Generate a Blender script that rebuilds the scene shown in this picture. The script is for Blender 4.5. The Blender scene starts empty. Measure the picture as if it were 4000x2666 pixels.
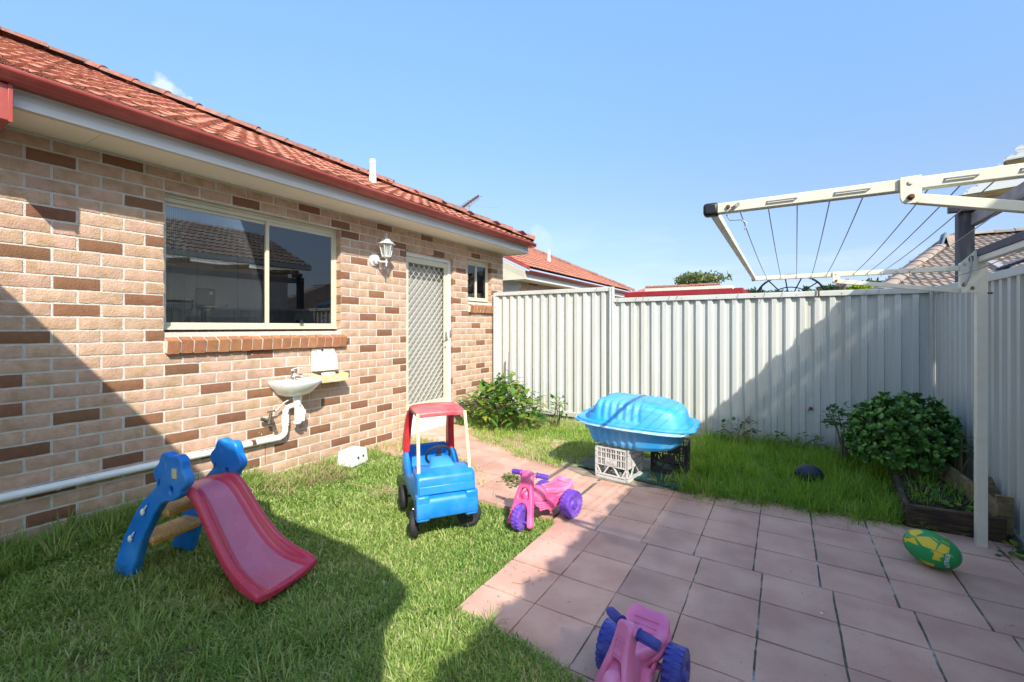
import bpy, bmesh, math, random
import numpy as np
from mathutils import Vector, Matrix, Euler
from math import radians, sin, cos, pi
random.seed(7); RNG = np.random.default_rng(11)
sc = bpy.context.scene
COL = sc.collection

# ------------------------------------------------------------------ camera
F_PX, CX, HY, HCAM = 1730.0, 2000.0, 1278.0, 1.34      # measured on the 4000 px wide photograph
ALPHA = math.atan(1062 / F_PX)
cam_d = bpy.data.cameras.new('camera'); cam = bpy.data.objects.new('camera', cam_d); COL.objects.link(cam)
cam.location = (0, 0, HCAM); cam.rotation_euler = (pi / 2, 0, ALPHA)
cam_d.sensor_width = 36; cam_d.lens = 36 * F_PX / 4000; cam_d.shift_y = -(1333 - HY) / 4000
cam_d.clip_start = 0.02; cam_d.clip_end = 2000
sc.camera = cam
# ------------------------------------------------------------------ sky and sun
SUN = Vector((-0.935, 0.781, -1.0)).normalized()          # direction the light travels
EL = math.asin(-SUN.z); AZ = math.atan2(-SUN.x, -SUN.y)
w = bpy.data.worlds.new('World'); sc.world = w; w.use_nodes = True
nt = w.node_tree; nt.nodes.clear()
out = nt.nodes.new('ShaderNodeOutputWorld'); bg = nt.nodes.new('ShaderNodeBackground')
sky = nt.nodes.new('ShaderNodeTexSky'); sky.sky_type = 'NISHITA'; sky.sun_disc = False
sky.sun_elevation = EL; sky.sun_rotation = AZ; sky.altitude = 20
sky.air_density = 1.0; sky.dust_density = 1.0; sky.ozone_density = 2.2
bg.inputs['Strength'].default_value = 0.15
# thin clouds low over the horizon and two small puffs
tc = nt.nodes.new('ShaderNodeTexCoord'); mp = nt.nodes.new('ShaderNodeMapping'); mp.inputs['Scale'].default_value = (1.2, 1.2, 6)
nz = nt.nodes.new('ShaderNodeTexNoise'); nz.inputs['Scale'].default_value = 2.2; nz.inputs['Detail'].default_value = 6; nz.inputs['Roughness'].default_value = .6
rp = nt.nodes.new('ShaderNodeValToRGB'); rp.color_ramp.elements[0].position = .5; rp.color_ramp.elements[1].position = .78
sep = nt.nodes.new('ShaderNodeSeparateXYZ')
hz = nt.nodes.new('ShaderNodeMapRange'); hz.inputs[1].default_value = .03; hz.inputs[2].default_value = .26; hz.inputs[3].default_value = .55; hz.inputs[4].default_value = 0
mul = nt.nodes.new('ShaderNodeMath'); mul.operation = 'MULTIPLY'
L = nt.links.new
L(tc.outputs['Generated'], mp.inputs[0]); L(mp.outputs[0], nz.inputs[0]); L(nz.outputs[0], rp.inputs[0])
L(tc.outputs['Generated'], sep.inputs[0]); L(sep.outputs[2], hz.inputs[0]); L(rp.outputs[0], mul.inputs[0]); L(hz.outputs[0], mul.inputs[1])
def sky_dir(px, py):
    u = (px - CX) / F_PX; v = (HY - py) / F_PX
    d = Vector((-sin(ALPHA), cos(ALPHA), 0)) + u * Vector((cos(ALPHA), sin(ALPHA), 0)) + Vector((0, 0, v))
    return d.normalized()
prev = mul.outputs[0]
nz2 = nt.nodes.new('ShaderNodeTexNoise'); nz2.inputs['Scale'].default_value = 26; nz2.inputs['Detail'].default_value = 7
L(tc.outputs['Generated'], nz2.inputs[0])
for (px, py, rad, amt) in ((632, 335, .020, .55), (662, 348, .019, .55), (700, 398, .011, .45), (2110, 930, .03, .2)):
    ds = nt.nodes.new('ShaderNodeVectorMath'); ds.operation = 'DISTANCE'; ds.inputs[1].default_value = sky_dir(px, py)
    L(tc.outputs['Generated'], ds.inputs[0])
    ad = nt.nodes.new('ShaderNodeMath'); ad.operation = 'MULTIPLY_ADD'; ad.inputs[1].default_value = .07; ad.inputs[2].default_value = -.035
    L(nz2.outputs[0], ad.inputs[0])
    sm = nt.nodes.new('ShaderNodeMath'); sm.operation = 'ADD'; L(ds.outputs['Value'], sm.inputs[0]); L(ad.outputs[0], sm.inputs[1])
    mr = nt.nodes.new('ShaderNodeMapRange'); mr.inputs[1].default_value = rad * .35; mr.inputs[2].default_value = rad; mr.inputs[3].default_value = amt; mr.inputs[4].default_value = 0
    L(sm.outputs[0], mr.inputs[0])
    mx = nt.nodes.new('ShaderNodeMath'); mx.operation = 'MAXIMUM'; L(prev, mx.inputs[0]); L(mr.outputs[0], mx.inputs[1]); prev = mx.outputs[0]
mixc = nt.nodes.new('ShaderNodeMix'); mixc.data_type = 'RGBA'; mixc.inputs['B'].default_value = (3.4, 3.5, 3.7, 1)
L(prev, mixc.inputs['Factor'])
tint = nt.nodes.new('ShaderNodeMix'); tint.data_type = 'RGBA'; tint.blend_type = 'MULTIPLY'; tint.inputs['Factor'].default_value = 1
tint.inputs['B'].default_value = (.92, 1.0, 1.12, 1)
hr = nt.nodes.new('ShaderNodeValToRGB'); hr.color_ramp.elements[0].position = 0; hr.color_ramp.elements[0].color = (.46, .50, .66, 1); hr.color_ramp.elements[1].position = .70; hr.color_ramp.elements[1].color = (1, 1.1, 1.12, 1)
for p_, c_ in ((.10, (.47, .46, .53)), (.265, (.64, .63, .64)), (.36, (.70, .76, .78)), (.58, (.95, 1.08, 1.1))): e_ = hr.color_ramp.elements.new(p_); e_.color = (*c_, 1)
L(sep.outputs[2], hr.inputs[0]); L(hr.outputs[0], tint.inputs['B'])
L(sky.outputs[0], tint.inputs['A']); L(tint.outputs['Result'], mixc.inputs['A']); L(mixc.outputs['Result'], bg.inputs[0]); L(bg.outputs[0], out.inputs[0])
sun_d = bpy.data.lights.new('sun', 'SUN'); sun_d.energy = 3.0; sun_d.angle = radians(.55); sun_d.color = (1, .95, .87)
sun = bpy.data.objects.new('sun', sun_d); COL.objects.link(sun); sun.rotation_euler = (-SUN).to_track_quat('Z', 'Y').to_euler()
sun.location = (8, -6, 10)
sc.view_settings.view_transform = 'Standard'; sc.view_settings.look = 'None'; sc.view_settings.exposure = 1.22; sc.view_settings.gamma = 1
sc.view_settings.use_curve_mapping = False
sc.render.engine = 'CYCLES'; sc.cycles.max_bounces = 8; sc.cycles.transparent_max_bounces = 24

# ------------------------------------------------------------------ pixel helpers (photograph pixels -> places)
FW = Vector((-sin(ALPHA), cos(ALPHA), 0)); RT = Vector((cos(ALPHA), sin(ALPHA), 0)); CAMP = Vector((0, 0, HCAM))
def ray(px, py): return FW + RT * ((px - CX) / F_PX) + Vector((0, 0, (HY - py) / F_PX))
def onz(px, py, z=0): r = ray(px, py); return CAMP + r * ((z - HCAM) / r.z)
def onx(px, py, x): r = ray(px, py); return CAMP + r * (x / r.x)
def ony(px, py, y): r = ray(px, py); return CAMP + r * (y / r.y)
def ond(px, py, d): return CAMP + ray(px, py) * d

# ------------------------------------------------------------------ object helpers
def tag(o, label=None, cat=None, group=None, kind=None):
    if label: o['label'] = label
    if cat: o['category'] = cat
    if group: o['group'] = group
    if kind: o['kind'] = kind
    return o
WM = {}
def thing(name, label, cat, loc=(0, 0, 0), rz=0, group=None, rot=None):
    o = bpy.data.objects.new(name, None); COL.objects.link(o); o.empty_display_size = .1
    o.location = loc; o.rotation_euler = rot if rot else (0, 0, rz)
    WM[o.name] = Matrix.LocRotScale(Vector(loc), Euler(o.rotation_euler), None)
    return tag(o, label, cat, group)
def link(name, me, parent=None, world=True, loc=None, rot=None, scale=None, label=None, kind=None):
    o = bpy.data.objects.new(name, me); COL.objects.link(o)
    if loc is not None: o.location = loc
    if rot is not None: o.rotation_euler = rot
    if scale is not None: o.scale = scale
    own = Matrix.LocRotScale(o.location, Euler(o.rotation_euler), o.scale)
    if parent is not None:
        o.parent = parent
        pm = WM.get(parent.name, Matrix.Identity(4))
        if world: o.matrix_parent_inverse = pm.inverted(); WM[o.name] = own
        else: WM[o.name] = pm @ own
    else: WM[o.name] = own
    if label: o['label'] = label
    if kind: o['kind'] = kind
    return o

class MB:
    def __init__(s): s.v = []; s.f = []; s.m = []; s.cm = 0
    def add(s, vs, fs):
        b = len(s.v); s.v += [tuple(v) for v in vs]; s.f += [tuple(i + b for i in f) for f in fs]; s.m += [s.cm] * len(fs); return s
    def box(s, x0, x1, y0, y1, z0, z1, M=None):
        vs = [(x, y, z) for x in (x0, x1) for y in (y0, y1) for z in (z0, z1)]
        if M: vs = [M @ Vector(v) for v in vs]
        return s.add(vs, [(0, 1, 3, 2), (4, 6, 7, 5), (0, 4, 5, 1), (2, 3, 7, 6), (0, 2, 6, 4), (1, 5, 7, 3)])
    def bar(s, a, b, w, h=None, up=(0, 0, 1)):
        a = Vector(a); b = Vector(b); h = h or w; d = (b - a); l = d.length; d.normalize(); u = Vector(up)
        if abs(d.dot(u)) > .98: u = Vector((1, 0, 0)) if abs(d.x) < .9 else Vector((0, 1, 0))
        sx = d.cross(u).normalized(); u = sx.cross(d).normalized()
        vs = [p + sx * (i * w / 2) + u * (j * h / 2) for p in (a, b) for i, j in ((-1, -1), (1, -1), (1, 1), (-1, 1))]
        return s.add(vs, [(3, 2, 1, 0), (4, 5, 6, 7), (0, 1, 5, 4), (1, 2, 6, 5), (2, 3, 7, 6), (3, 0, 4, 7)])
    def tube(s, pts, r, n=10, cap=True):
        pts = [Vector(p) for p in pts]; rs = r if isinstance(r, (list, tuple)) else [r] * len(pts)
        rings = []; prev = None
        for i, p in enumerate(pts):
            d = (pts[min(i + 1, len(pts) - 1)] - pts[max(i - 1, 0)]).normalized()
            if prev is None:
                u = Vector((0, 0, 1)) if abs(d.z) < .9 else Vector((1, 0, 0)); u = (u - d * u.dot(d)).normalized()
            else: u = (prev - d * prev.dot(d)).normalized()
            prev = u; v = d.cross(u)
            rings.append([p + (u * cos(2 * pi * k / n) + v * sin(2 * pi * k / n)) * rs[i] for k in range(n)])
        vs = [q for rg in rings for q in rg]; fs = []
        for i in range(len(pts) - 1):
            for k in range(n): fs.append((i * n + k, i * n + (k + 1) % n, (i + 1) * n + (k + 1) % n, (i + 1) * n + k))
        if cap: fs.append(tuple(range(n))[::-1]); fs.append(tuple(range((len(pts) - 1) * n, len(pts) * n)))
        return s.add(vs, fs)
    def lathe(s, prof, M=None, n=24, axis='z', cap=True):
        vs = []
        for (r, h) in prof:
            for k in range(n):
                a = 2 * pi * k / n; p = Vector((r * cos(a), r * sin(a), h))
                if axis == 'y': p = Vector((p.x, p.z, p.y))
                if axis == 'x': p = Vector((p.z, p.x, p.y))
                vs.append(M @ p if M else p)
        fs = []
        for i in range(len(prof) - 1):
            for k in range(n): fs.append((i * n + k, i * n + (k + 1) % n, (i + 1) * n + (k + 1) % n, (i + 1) * n + k))
        if cap: fs.append(tuple(range(n))[::-1]); fs.append(tuple(range((len(prof) - 1) * n, len(prof) * n)))
        return s.add(vs, fs)
    def loft(s, secs, closed=True, cap=True):
        n = len(secs[0]); vs = [p for sec in secs for p in sec]; fs = []
        for i in range(len(secs) - 1):
            for k in range(n if closed else n - 1): fs.append((i * n + k, i * n + (k + 1) % n, (i + 1) * n + (k + 1) % n, (i + 1) * n + k))
        if cap and closed: fs.append(tuple(range(n))[::-1]); fs.append(tuple(range((len(secs) - 1) * n, len(secs) * n)))
        return s.add(vs, fs)
    def prism(s, poly, a, b, axis='y', M=None):
        """polygon in the plane across axis, from a to b along it"""
        def pt(p, h): return {'y': (p[0], h, p[1]), 'x': (h, p[0], p[1]), 'z': (p[0], p[1], h)}[axis]
        n = len(poly); vs = [pt(p, a) for p in poly] + [pt(p, b) for p in poly]
        if M: vs = [M @ Vector(v) for v in vs]
        fs = [tuple(range(n)), tuple(range(n, 2 * n))[::-1]] + [(i, i + n, (i + 1) % n + n, (i + 1) % n) for i in range(n)]
        return s.add(vs, fs)
    def ell(s, c, r, M=None, nu=16, nv=10):
        vs = [];
        for j in range(nv + 1):
            t = pi * j / nv
            for i in range(nu):
                a = 2 * pi * i / nu; p = Vector((c[0] + r[0] * sin(t) * cos(a), c[1] + r[1] * sin(t) * sin(a), c[2] + r[2] * cos(t))); vs.append(M @ p if M else p)
        fs = [(j * nu + i, (j + 1) * nu + i, (j + 1) * nu + (i + 1) % nu, j * nu + (i + 1) % nu) for j in range(nv) for i in range(nu)]
        return s.add(vs, fs)
    def mesh(s, name, mats, smooth=35, fix=True, weld=False):
        me = bpy.data.meshes.new(name); me.from_pydata(s.v, [], s.f)
        for m in (mats if isinstance(mats, (list, tuple)) else [mats]): me.materials.append(m)
        if any(s.m): me.polygons.foreach_set('material_index', s.m)
        if fix or weld:
            bm = bmesh.new(); bm.from_mesh(me)
            if weld: bmesh.ops.remove_doubles(bm, verts=bm.verts, dist=1e-5)
            bmesh.ops.recalc_face_normals(bm, faces=bm.faces); bm.to_mesh(me); bm.free()
        if smooth:
            me.polygons.foreach_set('use_smooth', [True] * len(me.polygons)); me.set_sharp_from_angle(angle=radians(smooth))
        me.update(); return me
    def obj(s, name, mats, parent=None, world=True, bevel=0, sub=0, smooth=35, label=None, kind=None, fix=True, weld=False, loc=None, rot=None):
        o = link(name, s.mesh(name, mats, smooth, fix, weld), parent, world, label=label, kind=kind, loc=loc, rot=rot)
        if bevel:
            b = o.modifiers.new('bevel', 'BEVEL'); b.width = bevel; b.segments = 2; b.limit_method = 'ANGLE'; b.angle_limit = radians(40); b.harden_normals = False
        if sub:
            b = o.modifiers.new('sub', 'SUBSURF'); b.levels = sub; b.render_levels = sub
        return o

def curve_shape(name, outer, holes, thick, bev, mat, parent, world=False, loc=None, rot=None, label=None, M=None, off=1):
    """flat outline with holes, given thickness and a rounded edge; local plane XY, thickness along Z"""
    cu = bpy.data.curves.new(name, 'CURVE'); cu.dimensions = '2D'; cu.fill_mode = 'BOTH'; cu.extrude = thick / 2 - bev; cu.bevel_depth = bev; cu.bevel_resolution = 2; cu.offset = -bev * off
    for k, pl in enumerate([outer] + holes):
        sp = cu.splines.new('BEZIER'); sp.bezier_points.add(len(pl) - 1); sp.use_cyclic_u = True; sp.resolution_u = 4
        for bp, p in zip(sp.bezier_points, pl):
            bp.co = (p[0], p[1], 0); ht = 'VECTOR' if len(p) > 2 and p[2] else 'AUTO'; bp.handle_left_type = ht; bp.handle_right_type = ht
    tmp = bpy.data.objects.new('tmp', cu); COL.objects.link(tmp)
    dg = bpy.context.evaluated_depsgraph_get(); me = bpy.data.meshes.new_from_object(tmp.evaluated_get(dg))
    bpy.data.objects.remove(tmp); bpy.data.curves.remove(cu)
    if M: me.transform(M)
    me.materials.clear(); me.materials.append(mat); me.name = name
    me.polygons.foreach_set('use_smooth', [True] * len(me.polygons)); me.set_sharp_from_angle(angle=radians(40))
    return link(name, me, parent, world, loc=loc, rot=rot, label=label)
def text_mesh(txt, size, ext=0.0, sx=1.0):
    cu = bpy.data.curves.new('t', 'FONT'); cu.body = txt; cu.size = size; cu.extrude = ext; cu.align_x = 'CENTER'; cu.align_y = 'CENTER'; cu.resolution_u = 3; cu.offset = size * .02
    tmp = bpy.data.objects.new('tmp', cu); COL.objects.link(tmp)
    dg = bpy.context.evaluated_depsgraph_get(); me = bpy.data.meshes.new_from_object(tmp.evaluated_get(dg))
    bpy.data.objects.remove(tmp); bpy.data.curves.remove(cu); me.materials.clear()
    if sx != 1: me.transform(Matrix.Diagonal((sx, 1, 1, 1)))
    return me

# ------------------------------------------------------------------ materials
def nodes(name):
    m = bpy.data.materials.new(name); m.use_nodes = True; t = m.node_tree; t.nodes.clear()
    o = t.nodes.new('ShaderNodeOutputMaterial'); p = t.nodes.new('ShaderNodeBsdfPrincipled'); t.links.new(p.outputs[0], o.inputs[0])
    return m, t, p, o
def mat(name, col, rough=.6, var=.12, scale=8, bump=0, bscale=60, metal=0, spec=.5, col2=None, m2=.5, s2=5, rnd=0, coat=0, detail=4, stretch=None, hue=0, island=False, contrast=.12):
    m, t, p, o = nodes(name); N = t.nodes.new; K = t.links.new
    geo = N('ShaderNodeNewGeometry'); pos = geo.outputs['Position']
    if stretch:
        mp = N('ShaderNodeMapping'); mp.inputs['Scale'].default_value = stretch; K(pos, mp.inputs[0]); pos = mp.outputs[0]
    n1 = N('ShaderNodeTexNoise'); n1.inputs['Scale'].default_value = scale; n1.inputs['Detail'].default_value = detail; K(pos, n1.inputs[0])
    base = N('ShaderNodeRGB'); base.outputs[0].default_value = (*col, 1); cur = base.outputs[0]
    if col2:
        n2 = N('ShaderNodeTexNoise'); n2.inputs['Scale'].default_value = s2; n2.inputs['Detail'].default_value = 5; K(pos, n2.inputs[0])
        rr = N('ShaderNodeMapRange'); rr.inputs[1].default_value = m2 - contrast; rr.inputs[2].default_value = m2 + contrast; K(n2.outputs[0], rr.inputs[0])
        mx = N('ShaderNodeMix'); mx.data_type = 'RGBA'; mx.inputs['B'].default_value = (*col2, 1); K(rr.outputs[0], mx.inputs['Factor']); K(cur, mx.inputs['A']); cur = mx.outputs['Result']
    hs = N('ShaderNodeHueSaturation'); K(cur, hs.inputs['Color'])
    vr = N('ShaderNodeMapRange'); vr.inputs[3].default_value = 1 - var; vr.inputs[4].default_value = 1 + var; vr.inputs[1].default_value = .3; vr.inputs[2].default_value = .7; K(n1.outputs[0], vr.inputs[0])
    val = vr.outputs[0]
    if rnd or hue:
        oi = N('ShaderNodeObjectInfo'); r = oi.outputs['Random']
        if island:
            ad = N('ShaderNodeMath'); ad.operation = 'ADD'; K(r, ad.inputs[0]); K(geo.outputs['Random Per Island'], ad.inputs[1])
            fr = N('ShaderNodeMath'); fr.operation = 'FRACT'; K(ad.outputs[0], fr.inputs[0]); r = fr.outputs[0]
        rm = N('ShaderNodeMapRange'); rm.inputs[3].default_value = 1 - rnd; rm.inputs[4].default_value = 1 + rnd; K(r, rm.inputs[0])
        ml = N('ShaderNodeMath'); ml.operation = 'MULTIPLY'; K(val, ml.inputs[0]); K(rm.outputs[0], ml.inputs[1]); val = ml.outputs[0]
        if hue:
            f2 = N('ShaderNodeMath'); f2.operation = 'MULTIPLY'; f2.inputs[1].default_value = 7.13; K(r, f2.inputs[0])
            f3 = N('ShaderNodeMath'); f3.operation = 'FRACT'; K(f2.outputs[0], f3.inputs[0])
            hm = N('ShaderNodeMapRange'); hm.inputs[3].default_value = .5 - hue; hm.inputs[4].default_value = .5 + hue; K(f3.outputs[0], hm.inputs[0]); K(hm.outputs[0], hs.inputs['Hue'])
    K(val, hs.inputs['Value']); K(hs.outputs[0], p.inputs['Base Color'])
    p.inputs['Roughness'].default_value = rough; p.inputs['Metallic'].default_value = metal; p.inputs['Specular IOR Level'].default_value = spec
    p.inputs['Coat Weight'].default_value = coat
    rv = N('ShaderNodeMapRange'); rv.inputs[3].default_value = max(.02, rough - .08); rv.inputs[4].default_value = min(1, rough + .1); K(n1.outputs[0], rv.inputs[0]); K(rv.outputs[0], p.inputs['Roughness'])
    if bump:
        n3 = N('ShaderNodeTexNoise'); n3.inputs['Scale'].default_value = bscale; n3.inputs['Detail'].default_value = 5; K(pos, n3.inputs[0])
        b = N('ShaderNodeBump'); b.inputs['Strength'].default_value = bump; b.inputs['Distance'].default_value = .01; K(n3.outputs[0], b.inputs['Height']); K(b.outputs[0], p.inputs['Normal'])
    return m
def leafmat(name, cols, transl=.35, rough=.55, attr=True):
    m, t, p, o = nodes(name); N = t.nodes.new; K = t.links.new
    r = N('ShaderNodeValToRGB'); e = r.color_ramp.elements
    e[0].position = 0; e[1].position = 1
    for i in range(1, len(cols) - 1): e.new(i / (len(cols) - 1))
    for i, c in enumerate(cols): e[i].color = (*c, 1)
    if attr:
        a = N('ShaderNodeAttribute'); a.attribute_name = 'tint'; K(a.outputs['Fac'], r.inputs[0])
    else:
        g = N('ShaderNodeNewGeometry'); K(g.outputs['Random Per Island'], r.inputs[0])
    K(r.outputs[0], p.inputs['Base Color']); p.inputs['Roughness'].default_value = rough; p.inputs['Specular IOR Level'].default_value = .35
    tr = N('ShaderNodeBsdfTranslucent'); hs = N('ShaderNodeHueSaturation'); hs.inputs['Value'].default_value = 1.3; hs.inputs['Hue'].default_value = .485; K(r.outputs[0], hs.inputs['Color']); K(hs.outputs[0], tr.inputs[0])
    mx = N('ShaderNodeMixShader'); mx.inputs[0].default_value = transl; K(p.outputs[0], mx.inputs[1]); K(tr.outputs[0], mx.inputs[2]); K(mx.outputs[0], o.inputs[0])
    return m
def glassmat(name, ior=1.65, tintc=(.86, .9, .88)):
    m, t, p, o = nodes(name); N = t.nodes.new; K = t.links.new; t.nodes.remove(p)
    fr = N('ShaderNodeFresnel'); fr.inputs[0].default_value = ior
    tr = N('ShaderNodeBsdfTransparent'); tr.inputs[0].default_value = (*tintc, 1); gl = N('ShaderNodeBsdfGlossy'); gl.inputs['Roughness'].default_value = .01
    nz = N('ShaderNodeTexNoise'); nz.inputs['Scale'].default_value = 1.2; b = N('ShaderNodeBump'); b.inputs['Strength'].default_value = .03; b.inputs['Distance'].default_value = .02
    K(nz.outputs[0], b.inputs['Height']); K(b.outputs[0], gl.inputs['Normal'])
    mx = N('ShaderNodeMixShader'); K(fr.outputs[0], mx.inputs[0]); K(tr.outputs[0], mx.inputs[1]); K(gl.outputs[0], mx.inputs[2]); K(mx.outputs[0], o.inputs[0])
    return m
def sheetmat(name, col, thru, rough=.5, transl=0, vary=1):
    m, t, p, o = nodes(name); N = t.nodes.new; K = t.links.new
    p.inputs['Base Color'].default_value = (*col, 1); p.inputs['Roughness'].default_value = rough
    tr = N('ShaderNodeBsdfTransparent'); nz = N('ShaderNodeTexNoise'); nz.inputs['Scale'].default_value = 6
    mr = N('ShaderNodeMapRange'); mr.inputs[3].default_value = thru * (1 - .15 * vary); mr.inputs[4].default_value = thru * (1 + .1 * vary); K(nz.outputs[0], mr.inputs[0])
    ps = p.outputs[0]
    if transl:
        tl = N('ShaderNodeBsdfTranslucent'); tl.inputs[0].default_value = (*[min(1, c * 1.2) for c in col], 1); m0 = N('ShaderNodeMixShader'); m0.inputs[0].default_value = transl; K(ps, m0.inputs[1]); K(tl.outputs[0], m0.inputs[2]); ps = m0.outputs[0]
    mx = N('ShaderNodeMixShader'); K(mr.outputs[0], mx.inputs[0]); K(ps, mx.inputs[1]); K(tr.outputs[0], mx.inputs[2]); K(mx.outputs[0], o.inputs[0])
    return m

M_brick = mat('brick_light', (.52, .34, .235), .88, .10, 25, .6, 90, rnd=.08, hue=.006, col2=(.42, .27, .15), m2=.56, s2=11, island=True)
M_brickd = mat('brick_dark', (.215, .098, .048), .85, .12, 25, .5, 90, rnd=.16, hue=.008, island=True)
M_mortar = mat('mortar', (.62, .58, .49), .95, .08, 40, .7, 160, col2=(.54, .49, .41), m2=.62, s2=3)
M_tile = mat('terracotta_tile', (.48, .20, .13), .92, .22, 30, .9, 110, spec=.2, rnd=.14, hue=.008, col2=(.27, .115, .065), m2=.60, s2=22, island=True)
M_cap = mat('ridge_cap', (.30, .105, .065), .85, .25, 15, .5, 60, rnd=.12, col2=(.2, .12, .09), m2=.5, s2=9)
M_redmetal = mat('red_gutter', (.33, .060, .045), .42, .10, 6, .05, 40, col2=(.42, .10, .075), m2=.6, s2=4)
M_fascia = mat('fascia_paint', (.62, .61, .56), .5, .05, 3, .08, 20, stretch=(1, .3, 6), col2=(.50, .47, .38), m2=.66, s2=3)
M_soffit = mat('soffit_paint', (.88, .83, .72), .7, .04, 3, .05, 30)
M_alu = mat('cream_aluminium', (.60, .55, .40), .45, .04, 5)
M_white = mat('white_paint', (.70, .69, .63), .5, .05, 5, .05, 30, col2=(.68, .66, .58), m2=.66, s2=5)
M_rubber = mat('black_rubber', (.02, .02, .022), .7, .2, 20, .3, 120)
M_glass = glassmat('window_glass', 2.05, (.95, .96, .95))
M_screen = sheetmat('fly_screen', (.13, .135, .13), .72, .8)
M_cab = mat('cabinet', (.84, .80, .68), .5, .05, 4)
M_inwall = mat('inside_wall', (.82, .80, .74), .8, .05, 3)
M_dark = mat('dark_plastic', (.015, .015, .018), .45, .2, 8)
M_colorbond = mat('fence_steel', (.545, .55, .50), .42, .05, 2, .05, 9, stretch=(1, 1, .2), col2=(.49, .48, .41), m2=.60, s2=3.5)
# dirt splashed up the foot of the fence sheets
t_ = M_colorbond.node_tree; p_ = [n for n in t_.nodes if n.type == 'BSDF_PRINCIPLED'][0]; ol = p_.inputs['Base Color'].links[0].from_socket
geo_ = t_.nodes.new('ShaderNodeNewGeometry'); sp_ = t_.nodes.new('ShaderNodeSeparateXYZ'); n_ = t_.nodes.new('ShaderNodeTexNoise'); n_.inputs['Scale'].default_value = 9; n_.inputs['Detail'].default_value = 6
ad_ = t_.nodes.new('ShaderNodeMath'); ad_.operation = 'MULTIPLY_ADD'; ad_.inputs[1].default_value = .5; r_ = t_.nodes.new('ShaderNodeMapRange'); r_.inputs[1].default_value = .52; r_.inputs[2].default_value = .22; r_.inputs[4].default_value = .55
t_.links.new(geo_.outputs['Position'], sp_.inputs[0]); t_.links.new(n_.outputs[0], ad_.inputs[0]); t_.links.new(geo_.outputs['Position'], n_.inputs[0]); t_.links.new(sp_.outputs[2], ad_.inputs[2]); t_.links.new(ad_.outputs[0], r_.inputs[0])
mx_ = t_.nodes.new('ShaderNodeMix'); mx_.data_type = 'RGBA'; mx_.inputs['B'].default_value = (.33, .29, .21, 1); t_.links.new(r_.outputs[0], mx_.inputs['Factor']); t_.links.new(ol, mx_.inputs['A']); t_.links.new(mx_.outputs['Result'], p_.inputs['Base Color'])
M_cream = mat('clothesline_cream', (.71, .67, .53), .42, .06, 9, .05, 60, col2=(.55, .49, .34), m2=.68, s2=9)
M_rust = mat('rust', (.13, .055, .03), .9, .4, 60, .4, 200)
M_steel = mat('steel', (.45, .45, .43), .35, .15, 30, metal=.9)
M_chrome = mat('chrome', (.8, .8, .8), .12, .05, 10, metal=1)
M_wire = mat('line_wire', (.30, .31, .31), .5, .1, 30, metal=.2)
M_pvc = mat('white_pvc', (.82, .82, .76), .35, .05, 6, col2=(.62, .60, .50), m2=.68, s2=7)
M_ceramic = mat('ceramic', (.86, .86, .83), .12, .02, 6, col2=(.62, .61, .50), m2=.72, s2=8)
M_brass = mat('old_brass', (.13, .11, .085), .55, .4, 60, .4, 120, metal=.5)
M_yellowed = mat('yellowed_plastic', (.68, .54, .26), .45, .08, 8, col2=(.74, .66, .42), m2=.5, s2=9)
M_paleplast = mat('pale_plastic', (.74, .73, .60), .45, .05, 8)
M_blue = mat('blue_plastic', (.006, .15, .50), .38, .10, 6, .03, 220, col2=(.05, .24, .58), m2=.58, s2=7, contrast=.12)
M_bluef = mat('faded_blue_plastic', (.006, .19, .60), .36, .10, 5, .03, 220, col2=(.05, .28, .66), m2=.56, s2=6, contrast=.12)
M_red = mat('red_plastic', (.62, .018, .022), .36, .10, 6, .10, 220, col2=(.56, .06, .06), m2=.58, s2=6)
M_redf = mat('faded_pink_red_plastic', (.56, .07, .08), .40, .10, 6, .05, 220, col2=(.50, .20, .19), m2=.5, s2=5)
M_slide = mat('faded_slide_plastic', (.56, .14, .22), .26, .10, 4, .03, 220, col2=(.56, .19, .25), m2=.56, s2=5, contrast=.2)
M_slide_side = mat('slide_side_plastic', (.56, .04, .085), .28, .08, 6, .03, 220, col2=(.46, .05, .07), m2=.6, s2=6)
M_pink = mat('pink_plastic', (.78, .10, .27), .35, .08, 6, .06, 220, col2=(.80, .20, .36), m2=.6, s2=6)
M_pinks = mat('sun_faded_pink_plastic', (.80, .17, .34), .35, .08, 6, .03, 220, col2=(.80, .28, .42), m2=.55, s2=6)
M_pinkf = mat('faded_pink_plastic', (.78, .20, .42), .33, .08, 6, .03, 220, col2=(.80, .30, .50), m2=.54, s2=6)
M_purple = mat('purple_plastic', (.14, .055, .42), .38, .12, 10, .10, 200, col2=(.30, .20, .52), m2=.62, s2=14)
M_navyw = mat('blue_violet_plastic', (.035, .045, .30), .38, .12, 10, .10, 200, col2=(.12, .12, .40), m2=.6, s2=12)
M_pole = mat('faded_yellow_pole', (.78, .72, .38), .42, .05, 9)
M_wood = mat('wood_look_plastic', (.62, .42, .17), .5, .10, 12, .15, 60, stretch=(1, 8, 8), col2=(.46, .27, .09), m2=.6, s2=9)
M_orange = mat('orange_plastic', (.60, .26, .02), .45, .08, 8)
M_pool = mat('pool_blue_plastic', (.03, .33, .70), .40, .06, 4, .10, 220, col2=(.13, .44, .74), m2=.55, s2=3, contrast=.15)
M_poolrim = mat('pale_pool_rim', (.30, .52, .70), .45, .06, 6, .1, 200, col2=(.48, .62, .72), m2=.5, s2=9)
M_crate = mat('grey_white_crate', (.60, .58, .54), .55, .08, 12, .1, 120, col2=(.42, .39, .34), m2=.62, s2=10)
M_crateb = mat('black_crate', (.018, .018, .02), .6, .2, 12)
M_tarp = mat('green_tarp', (.012, .07, .062), .6, .2, 14, .4, 60)
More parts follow.
